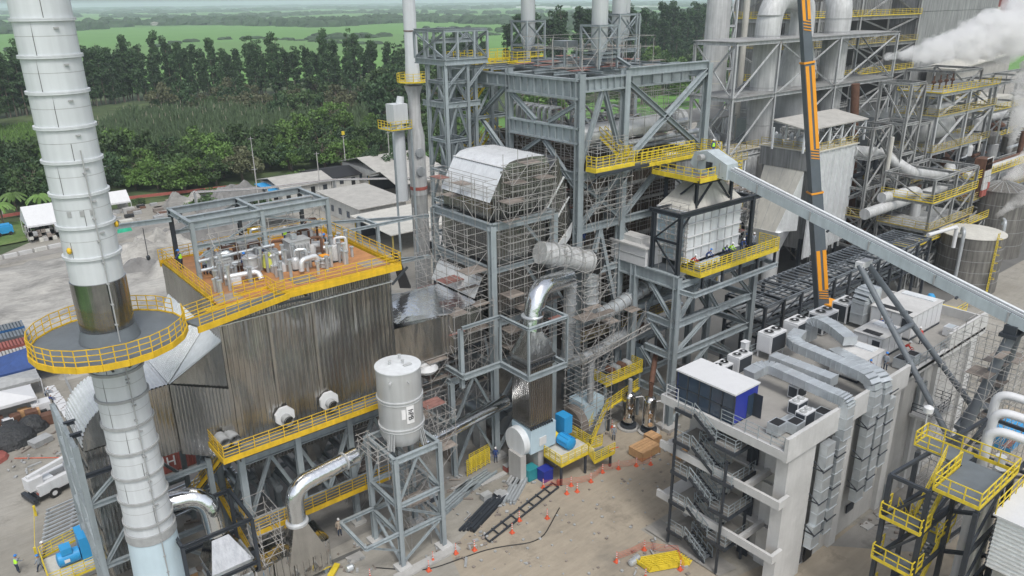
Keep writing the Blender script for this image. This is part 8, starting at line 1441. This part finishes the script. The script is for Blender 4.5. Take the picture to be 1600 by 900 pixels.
# ================================================================ SMALL HOUSES
def house(x0, y0, x1, y1, z, h, lab, roof='roof_sheet', wall='wall_white', mono=True, ridge=1.6, open_=False, cat='house'):
    t = T('small_building', lab, cat, ((x0+x1)/2, (y0+y1)/2, 0)); o = .7
    if not open_:
        t.part('wall', MB().box(x0, y0, 0, x1, y1, z), wall)
        n = max(2, int((x1-x0)/3))
        for k in range(n): xa = x0+(x1-x0)*(k+.3)/n; w_ = t.part('window' if k % 2 else 'door', MB().box(xa, y0-.06, .2 if k % 2 == 0 else 1.2, xa+1.1, y0, 2.5), 'steel_dark' if k % 2 else 'black')
        for k in range(max(2, int((y1-y0)/3.5))): ya = y0+(y1-y0)*(k+.3)/max(2, int((y1-y0)/3.5)); t.part('window', MB().box(x0-.06, ya, 1.1, x0, ya+1.3, 2.5), 'glass')
    else:
        for x in (x0, (x0+x1)/2, x1):
            for y in (y0, y1): t.part('post', MB().box(x-.12, y-.12, 0, x+.12, y+.12, z), 'yellow_old')
        t.part('back_wall', MB().box(x0, y1-.2, 0, x1, y1, z-.2), 'steel_dark')
    if mono: t.part('roof', MB().quadbox([(x0-o, y0-o, z), (x1+o, y0-o, z), (x1+o, y1+o, z+h), (x0-o, y1+o, z+h), (x0-o, y0-o, z+.18), (x1+o, y0-o, z+.18), (x1+o, y1+o, z+h+.18), (x0-o, y1+o, z+h+.18)]), roof)
    else:
        ym = (y0+y1)/2; t.part('roof', MB().quadbox([(x0-o, y0-o, z), (x1+o, y0-o, z), (x1+o, ym, z+ridge), (x0-o, ym, z+ridge), (x0-o, y0-o, z+.15), (x1+o, y0-o, z+.15), (x1+o, ym, z+ridge+.15), (x0-o, ym, z+ridge+.15)]).quadbox([(x0-o, ym+.01, z+ridge), (x1+o, ym+.01, z+ridge), (x1+o, y1+o, z), (x0-o, y1+o, z), (x0-o, ym+.01, z+ridge+.15), (x1+o, ym+.01, z+ridge+.15), (x1+o, y1+o, z+.15), (x0-o, y1+o, z+.15)]), roof)
    return t
house(74.6, 143.0, 86.0, 161.5, 4.0, .5, 'flat roofed white house with stained pale roof in front of the pair of sheds'); house(70.0, 122.0, 83, 136.5, 4.0, .6, 'open shed with cream sheet roof and yellow steel nearest the tower', 'cream', open_=True)
house(71.5, 176, 84.5, 189, 3.2, .3, 'low white house with pale grey roof left of the pole', 'roof_sheet', mono=False, ridge=1.4); house(84, 179, 94, 192, 3.0, .3, 'low house with black roof behind the pole', 'black', mono=False, ridge=1.2); house(96, 172, 113, 192, 4.2, .3, 'gabled shed with white and grey roof near the slim stack', 'roof_sheet', mono=False, ridge=2.4); house(92.5, 157, 108, 171, 4.0, .4, 'brown grey roofed open workshop behind the flat white house', 'roof_sheet', 'concrete', mono=False, ridge=2.2, open_=True)
house(69.5, 178.2, 74.0, 185.5, 2.6, .3, 'little shed with blue roof behind the roof frame', 'blue'); house(76, 112, 84, 121, 2.6, .4, 'small open lean-to with pale curved roof beside the cream shed', 'concrete', open_=True)
house(118, 148, 136, 166, 3.5, .3, 'long low shed seen between the steel towers', 'cream', mono=False); house(150, 120, 176, 134, 4.5, .3, 'grey shed behind the pump gallery', 'roof_sheet', mono=False); house(124, 110, 140, 120, 4.5, .3, 'white peaked roof shelter left of the long canopy', 'white_plain', mono=False, ridge=2.6)
t = T('pipe_bridge', 'low rusty pipe bridge running past the small houses toward the slim stack', 'pipe bridge', (80, 165, 0))
PB = [(52, 178), (66, 171), (82, 168.5), (96, 158), (112, 146)]
for (xa, ya), (xb, yb) in zip(PB[:-1], PB[1:]):
    for k in (0, .5, 1.0): t.part('pipe', MB().tube([(xa, ya+k, 5.0), (xb, yb+k, 5.0)], .17, 7), ['flange', 'rust', 'pipe_grey'][int(k*2)], 40)
    t.part('trestle', MB().box(xa-.12, ya-.2, 0, xa+.12, ya+1.2, 4.85), 'flange')
for i, (x, y, h) in enumerate([(73.0, 196, 13), (78.6, 170, 12), (98, 194, 11), (39.5, 205, 9), (17.2, 206, 9), (104, 180, 13), (64, 172, 10)]):
    t = T('utility_pole', ['tall thin pole left of the low white house', 'tall thin pole in front of the black roof', 'thin pole with small yellow sign behind the gabled shed', 'thin pole beyond the stored material', 'lamp pole by the palms at the left', 'thin pole just left of the slim stack', 'thin pole behind the gravel heaps'][i], 'pole', (x, y, 0)); t.part('pole', MB().lathe((x, y, 0), [(.16, 0), (.09, h)], 8), 'concrete'); t.part('cross_arm', MB().box(x-.7, y-.04, h-.5, x+.7, y+.04, h-.4), 'flange')
solo('yellow_sign', MB().box(97.6, 193.8, 11, 98.4, 194.0, 12), 'yellow', 'small yellow diamond like sign on the pole behind the gabled shed', 'sign')
t = T('boundary_wall', 'long low red topped wall along the road at the far side of the yard', 'wall', (30, 208, 0)); t.part('wall', MB().bar((-5, 203, .5), (36, 205, .5), .2, .7).bar((36, 205, .5), (70, 198, .5), .2, .7), 'brick_red')
# ================================================================ PEOPLE

def skin_body(P, E, Rr):
    me = bpy.data.meshes.new('rig'); me.from_pydata(P, E, []); o = bpy.data.objects.new('rig', me); COL.objects.link(o); o.modifiers.new('s', 'SKIN')
    for i, r in enumerate(Rr): sv = me.skin_vertices[0].data[i]; sv.radius = (r, r) if not isinstance(r, tuple) else r; sv.use_root = (i == 0)
    sb = o.modifiers.new('b', 'SUBSURF'); sb.levels = 1; dg = bpy.context.evaluated_depsgraph_get(); dg.update(); out = bpy.data.meshes.new_from_object(o.evaluated_get(dg)); bpy.data.objects.remove(o); return out
POSES = {}
def pose(kind):
    if kind in POSES: return POSES[kind]
    st = {'stand': (.10, .10, (.0, .0), .0), 'walk': (.30, -.26, (.22, -.2), .06), 'bend': (.08, .05, (.45, .45), .42), 'reach': (.08, .0, (.5, .42), .12)}[kind]
    lf, rf, (la, ra), lean = st; hip = .92
    sh = 1.43-lean*.35; sx = lean*.9
    P = [(0, 0, hip), (sx*.5, 0, 1.15), (sx, 0, sh-.05), (sx*1.1, 0, sh+.09), (sx*1.2+.02, 0, sh+.22), (sx*1.2+.02, 0, sh+.31),
         (0, .10, hip-.05), (lf*.55+.05, .11, .50), (lf, .12, .09), (lf+.14, .12, .04), (0, -.10, hip-.05), (rf*.55+.05, -.11, .50), (rf, -.12, .09), (rf+.14, -.12, .04),
         (sx, .20, sh-.03), (sx+la*.35, .25, sh-.30), (sx+la, .24, sh-.52+la*.3), (sx+la*1.12, .23, sh-.62+la*.4), (sx, -.20, sh-.03), (sx+ra*.35, -.25, sh-.30), (sx+ra, -.24, sh-.52+ra*.3), (sx+ra*1.12, -.23, sh-.62+ra*.4)]
    E = [(0, 1), (1, 2), (2, 3), (3, 4), (4, 5), (0, 6), (6, 7), (7, 8), (8, 9), (0, 10), (10, 11), (11, 12), (12, 13), (2, 14), (14, 15), (15, 16), (16, 17), (2, 18), (18, 19), (19, 20), (20, 21)]
    Rr = [(.15, .12), (.15, .11), (.17, .11), .06, .095, .085, .095, .07, .05, .045, .095, .07, .05, .045, .07, .052, .038, .035, .07, .052, .038, .035]
    POSES[kind] = (skin_body(P, E, Rr), P, sh, sx); return POSES[kind]
BODY = {}
def person(x, y, z, rot, kind, shirt, helmet, lab, vest=None):
    me0, P, sh, sx = pose(kind); key = (kind, shirt)
    if key not in BODY:
        me = me0.copy(); me.materials.clear(); [me.materials.append(MATS[k]) for k in ('trouser', shirt, 'skin', 'boot')]; hl, hr = Vector(P[17]), Vector(P[21])
        for f in me.polygons:
            c = f.center; f.material_index = 3 if c.z < .11 else (0 if c.z < .93 and min((c-hl).length, (c-hr).length) > .22 and abs(c.y) < .2 else (2 if c.z > sh+.06 or min((c-hl).length, (c-hr).length) < .12 else 1)); f.use_smooth = True
        hb = MB().lathe((sx*1.2+.02, 0, sh+.27), [(.125, .0), (.125, .03), (.105, .09), (.06, .135), (.01, .15)], 12).box(sx*1.2+.05, -.08, sh+.265, sx*1.2+.19, .08, sh+.285); hb2 = {}
        BODY[key] = (me, hb)
    me, hb = BODY[key]; e = bpy.data.objects.new('person', None); COL.objects.link(e); e.location = (x, y, z); e.rotation_euler = (0, 0, rot); e['label'] = lab; e['category'] = 'person'; e.empty_display_size = .3
    link('body', me, e); link('helmet', newmesh('helmet', hb, helmet, 40), e)
    if vest: v = MB().rings([[(sx*f+rx*math.cos(a), ry*math.sin(a), zz) for a in [k*math.pi/6 for k in range(12)]] for f, zz, rx, ry in ((.35, 1.0, .135, .175), (.6, 1.2, .135, .185), (.95, sh-.02, .12, .18))]); link('vest', newmesh('vest', v, vest, 60), e)
PPL = [(22.4, 61.6, 24.22, .3, 'bend', 'shirt_blue', 'helmet_white', 'worker stooping in the middle of the orange roof machinery', None), (23.8, 63.4, 24.22, 2.0, 'stand', 'hiviz', 'helmet_white', 'worker in bright yellow left of the finned transformer', None), (28.6, 61.6, 24.22, -2.4, 'bend', 'shirt_grey', 'helmet_blue', 'worker in grey at the right end of the orange roof', None), (66.2, 48.2, 18.1, -1.2, 'bend', 'shirt_blue', 'helmet_blue', 'worker in blue among the motors on the feeder platform', None), (72.4, 48.1, 18.1, -2.0, 'bend', 'shirt_blue', 'helmet_white', 'worker in dark clothes right of the bright yellow one', None), (73.6, 48.3, 18.1, -1.0, 'stand', 'shirt_blue', 'helmet_blue', 'worker with blue helmet near the right end of the feeder platform', None),
 (.4, 67.5, 0, .6, 'reach', 'shirt_grey', 'helmet_blue', 'worker with arms out at the bottom left corner', 'hiviz'), (2.0, 66.3, 0, 2.2, 'walk', 'shirt_grey', 'helmet_blue', 'worker with blue helmet beside the yellow railed fan base', None), (2.6, 68.0, 0, 2.6, 'stand', 'shirt_beige', 'helmet_white', 'worker with white helmet by the yellow tape line', None),
 (8.0, 94.6, 0, -1.2, 'walk', 'shirt_blue', 'helmet_blue', 'worker walking beside the white tables', None), (8.1, 100.5, 0, 0, 'bend', 'shirt_grey', 'helmet_white', 'person bending over the far white tables', None), (8.0, 98.2, 0, 0, 'bend', 'shirt_blue', 'helmet_white', 'person leaning on the middle white table', None), (23.7, 54.4, 0, -1.7, 'stand', 'shirt_beige', 'helmet_white', 'worker in beige shirt under the lower yellow walkway', None), (54.2, 49.6, 0, -2.4, 'stand', 'shirt_grey', 'helmet_white', 'worker in grey clothes near the yellow stair by the vessels', None), (41.7, 54.5, 0, -2.2, 'stand', 'shirt_blue', 'helmet_white', 'worker in the shade beside the yellow guard panels', None),
 (16.9, 64.6, 24.22, 2.4, 'reach', 'shirt_blue', 'helmet_blue', 'worker leaning on the rail at the left roof corner', 'hiviz'), (17.9, 61.9, 24.22, 1.2, 'bend', 'shirt_grey', 'helmet_white', 'worker in bright vest at the left roof post', 'hiviz'), (20.6, 60.2, 24.22, -1.8, 'stand', 'shirt_blue', 'helmet_blue', 'worker in dark blue standing on the orange roof', None), (26.4, 65.4, 24.22, -2.0, 'stand', 'shirt_blue', 'helmet_white', 'worker in bright vest beyond the finned transformer', 'hiviz'),
 (63.3, 48.0, 18.1, -1.2, 'bend', 'shirt_red', 'helmet_white', 'worker in red at the left end of the feeder platform', None), (69.0, 48.1, 18.1, -1.5, 'bend', 'shirt_blue', 'helmet_white', 'worker in dark clothes stooping on the feeder platform', 'hiviz'), (69.9, 48.0, 18.1, -1.5, 'bend', 'hiviz', 'helmet_white', 'worker in bright yellow on the feeder platform', 'hiviz'), (74.6, 48.0, 18.1, -2.5, 'stand', 'shirt_grey', 'helmet_white', 'worker at the right end of the feeder platform', None), (71.6, 52.4, 28.5, -2.0, 'stand', 'shirt_blue', 'helmet_white', 'worker on the yellow steps above the conveyor head', 'hiviz'),
 (72.2, 31.2, 13.65, .5, 'bend', 'shirt_blue', 'helmet_white', 'worker in blue leftmost in the group on the concrete roof', None), (73.1, 32.3, 13.65, -1, 'stand', 'shirt_blue', 'helmet_blue', 'worker in blue in the middle of the roof group', 'hiviz'), (74.0, 31.6, 13.65, 2, 'bend', 'shirt_blue', 'helmet_blue', 'worker in blue rightmost in the roof group', None), (68.6, 27.3, 13.65, -1, 'bend', 'shirt_red', 'helmet_white', 'worker in red crouching between the long struts', None), (72.6, 27.4, 13.65, 1, 'bend', 'shirt_red', 'helmet_white', 'worker in red beside the largest roof unit', None), (62.6, 26.9, 13.65, 2, 'bend', 'shirt_blue', 'helmet_blue', 'worker in dark clothes by the nearest white roof unit', None), (64.6, 27.0, 13.65, 0, 'stand', 'shirt_grey', 'helmet_blue', 'worker with blue helmet near the parapet dip', None), (55.7, 56.5, 20.4, -2, 'stand', 'shirt_blue', 'helmet_blue', 'worker with blue helmet behind the open duct mouth', None)]
for a in PPL: person(*a)
# ================================================================ STEAM
def steam(lab, P, Rr, dens, seed):
    b = MB(); pts = bend(P, 6, 6); n = len(pts); L = 100; fine = []
    for i in range(L+1): f = i/L*(n-1); k = min(n-2, int(f)); fine.append(pts[k].lerp(pts[k+1], f-k))
    prev = None; rs = []
    for i, p in enumerate(fine):
        d = (fine[min(i+1, L)]-fine[max(i-1, 0)]).normalized(); a = (prev-d*prev.dot(d)) if prev else d.orthogonal(); a.normalize(); prev = a; c = d.cross(a); f = i/L*(len(Rr)-1); k = min(len(Rr)-2, int(f)); r = Rr[k]*(1-f+k)+Rr[k+1]*(f-k); ring = []
        for j in range(56):
            th = 2*math.pi*j/56; u = a*math.cos(th)+c*math.sin(th); q = p+u*r; s = 1+.55*noise.fractal(q/(r*1.1)+Vector((seed, 0, 0)), 1, 2, 4)+.24*noise.noise(q/(r*.42))+.12*noise.noise(q/(r*.18)); ring.append(p+u*r*max(.4, s))
        rs.append(ring)
    b.rings(rs); o = link('steam_plume', newmesh('steam_plume', b, 'black')); o['kind'] = 'stuff'; o['label'] = lab
    m = bpy.data.materials.new('steam'); m.use_nodes = True; nn = m.node_tree.nodes; ll = m.node_tree.links; nn.remove(nn['Principled BSDF']); pv = nn.new('ShaderNodeVolumePrincipled'); pv.inputs['Color'].default_value = (1, 1, 1, 1); pv.inputs['Anisotropy'].default_value = .2
    g = nn.new('ShaderNodeNewGeometry'); nz = nn.new('ShaderNodeTexNoise'); nz.inputs['Scale'].default_value = .36; nz.inputs['Detail'].default_value = 5; ll.new(g.outputs['Position'], nz.inputs['Vector']); mr = nn.new('ShaderNodeMapRange'); mr.inputs[1].default_value = .38; mr.inputs[2].default_value = .64; mr.inputs[4].default_value = dens; ll.new(nz.outputs[0], mr.inputs[0]); ll.new(mr.outputs[0], pv.inputs['Density']); ll.new(pv.outputs[0], nn['Material Output'].inputs['Volume'])
    o.data.materials.clear(); o.data.materials.append(m)
steam('white steam plume drifting right from the dark lattice top', [(126.5, 61, 36.0), (136, 60, 36.0), (150, 59, 37.3), (168, 57, 39.6), (190, 55, 42)], [.6, 1.4, 2.0, 2.9, 4.1, 4.8, 5.2], 1.1, 3)
steam('white steam column rising from the short rusty pipe at the right edge', [(167.5, 54.2, 16.0), (167.8, 54, 22), (170.0, 53.5, 28), (176, 53, 34)], [.4, 1.4, 2.2, 3.0, 3.8], 1.1, 9)
steam('small puff of steam above the conical tank roof', [(160.5, 51.5, 12.5), (166, 51.5, 13.5), (174, 51, 15.5)], [.7, 1.8, 2.2], .8, 15)
steam('thin wisp of steam between the two steel tanks', [(144.5, 46.5, 9.5), (150, 46, 11), (160, 44.5, 13)], [.4, .9, 1.3], .5, 21)

# ---- loose small stuff lying about the yard: nobody would count it
rg = random.Random(404); b = MB(); b2 = MB()
ZN = [(31, 46.5, 44, 52), (15, 47.5, 24.5, 52.5), (32, 53, 46, 56.5), (48, 50, 56, 55), (8, 57, 14, 70), (60, 19.5, 66, 25), (38, 30, 46, 36), (2, 84, 9, 92), (55, 40, 60, 47), (28, 44.5, 34, 47)]
for i in range(380):
    z = rg.choice(ZN); x = rg.uniform(z[0], z[2]); y = rg.uniform(z[1], z[3]); L = rg.uniform(.1, .5)*(3 if rg.random() < .15 else 1); a = rg.uniform(0, 6.28); (b if i % 2 else b2).bar((x, y, .06), (x+L*math.cos(a), y+L*math.sin(a), .06+rg.uniform(0, .12)), rg.uniform(.06, .3), rg.uniform(.04, .2))
for i in range(180): x = rg.uniform(30, 60); y = rg.uniform(33, 47); s = rg.uniform(.04, .12); (b if i % 3 else b2).box(x-s, y-s, 0, x+s, y+s, s)
struct('yard_debris', b, 'flange', kind='stuff', label='scattered scraps and offcuts lying on the yard'); struct('yard_debris', b2, 'plank', kind='stuff', label='scattered timber scraps lying on the yard')
for i, P in enumerate([[(24, 48.5), (27, 45.4), (33, 44.2), (37, 42.0), (41.5, 44.5)], [(44, 53), (47, 52.2), (50, 49), (53.5, 48.2)], [(61, 24.6), (64, 22.8), (66, 24.4)], [(3, 88), (8, 84), (13, 84)]]):
    solo('hose', MB().tube(bend([(x, y, .05) for x, y in P], 1.6, 5), .045, 6), 'black' if i % 2 == 0 else 'cone', ['black hose snaking over the dirt in front of the tank stand', 'orange cable lying from the tower to the vessels', 'black hose on the paving behind the yellow tower', 'orange cable on the left yard'][i], 'hose')
rg = random.Random(17)
for i in range(26):
    P0_ = [(37, 49.5), (34, 53.2), (18.5, 49), (52.5, 55), (43, 52.6), (10.5, 58)][i % 6]; x = P0_[0]+rg.uniform(-1.6, 1.6); y = P0_[1]+rg.uniform(-1, 1); s = rg.uniform(.2, .5)
    t = T('site_box', 'small site box or drum of fittings on the ground near the frames', 'box', (x, y, 0), 'small site boxes on the ground'); t.part('body', MB().box(x-s, y-s*.7, 0, x+s, y+s*.7, s*1.2), rg.choice(['blue', 'crate_wood', 'flange', 'white_plain', 'container_red', 'steel_dark'])); t.part('lid', MB().box(x-s-.02, y-s*.7-.02, s*1.2, x+s+.02, y+s*.7+.02, s*1.2+.05), 'flange')
# ================================================================ HAZE
b = MB(); b.box(-20300, -20300, -3, 20300, 20300, 80)
hz = bpy.data.objects.new('haze', newmesh('haze', b, 'black')); COL.objects.link(hz); hz['kind'] = 'stuff'
hm = bpy.data.materials.new('haze'); hm.use_nodes = True; n = hm.node_tree.nodes; n.remove(n['Principled BSDF']); pv = n.new('ShaderNodeVolumePrincipled')
pv.inputs['Color'].default_value = (.80, .90, 1, 1); pv.inputs['Density'].default_value = .00015; hm.node_tree.links.new(pv.outputs[0], n['Material Output'].inputs['Volume'])
hz.data.materials.clear(); hz.data.materials.append(hm)
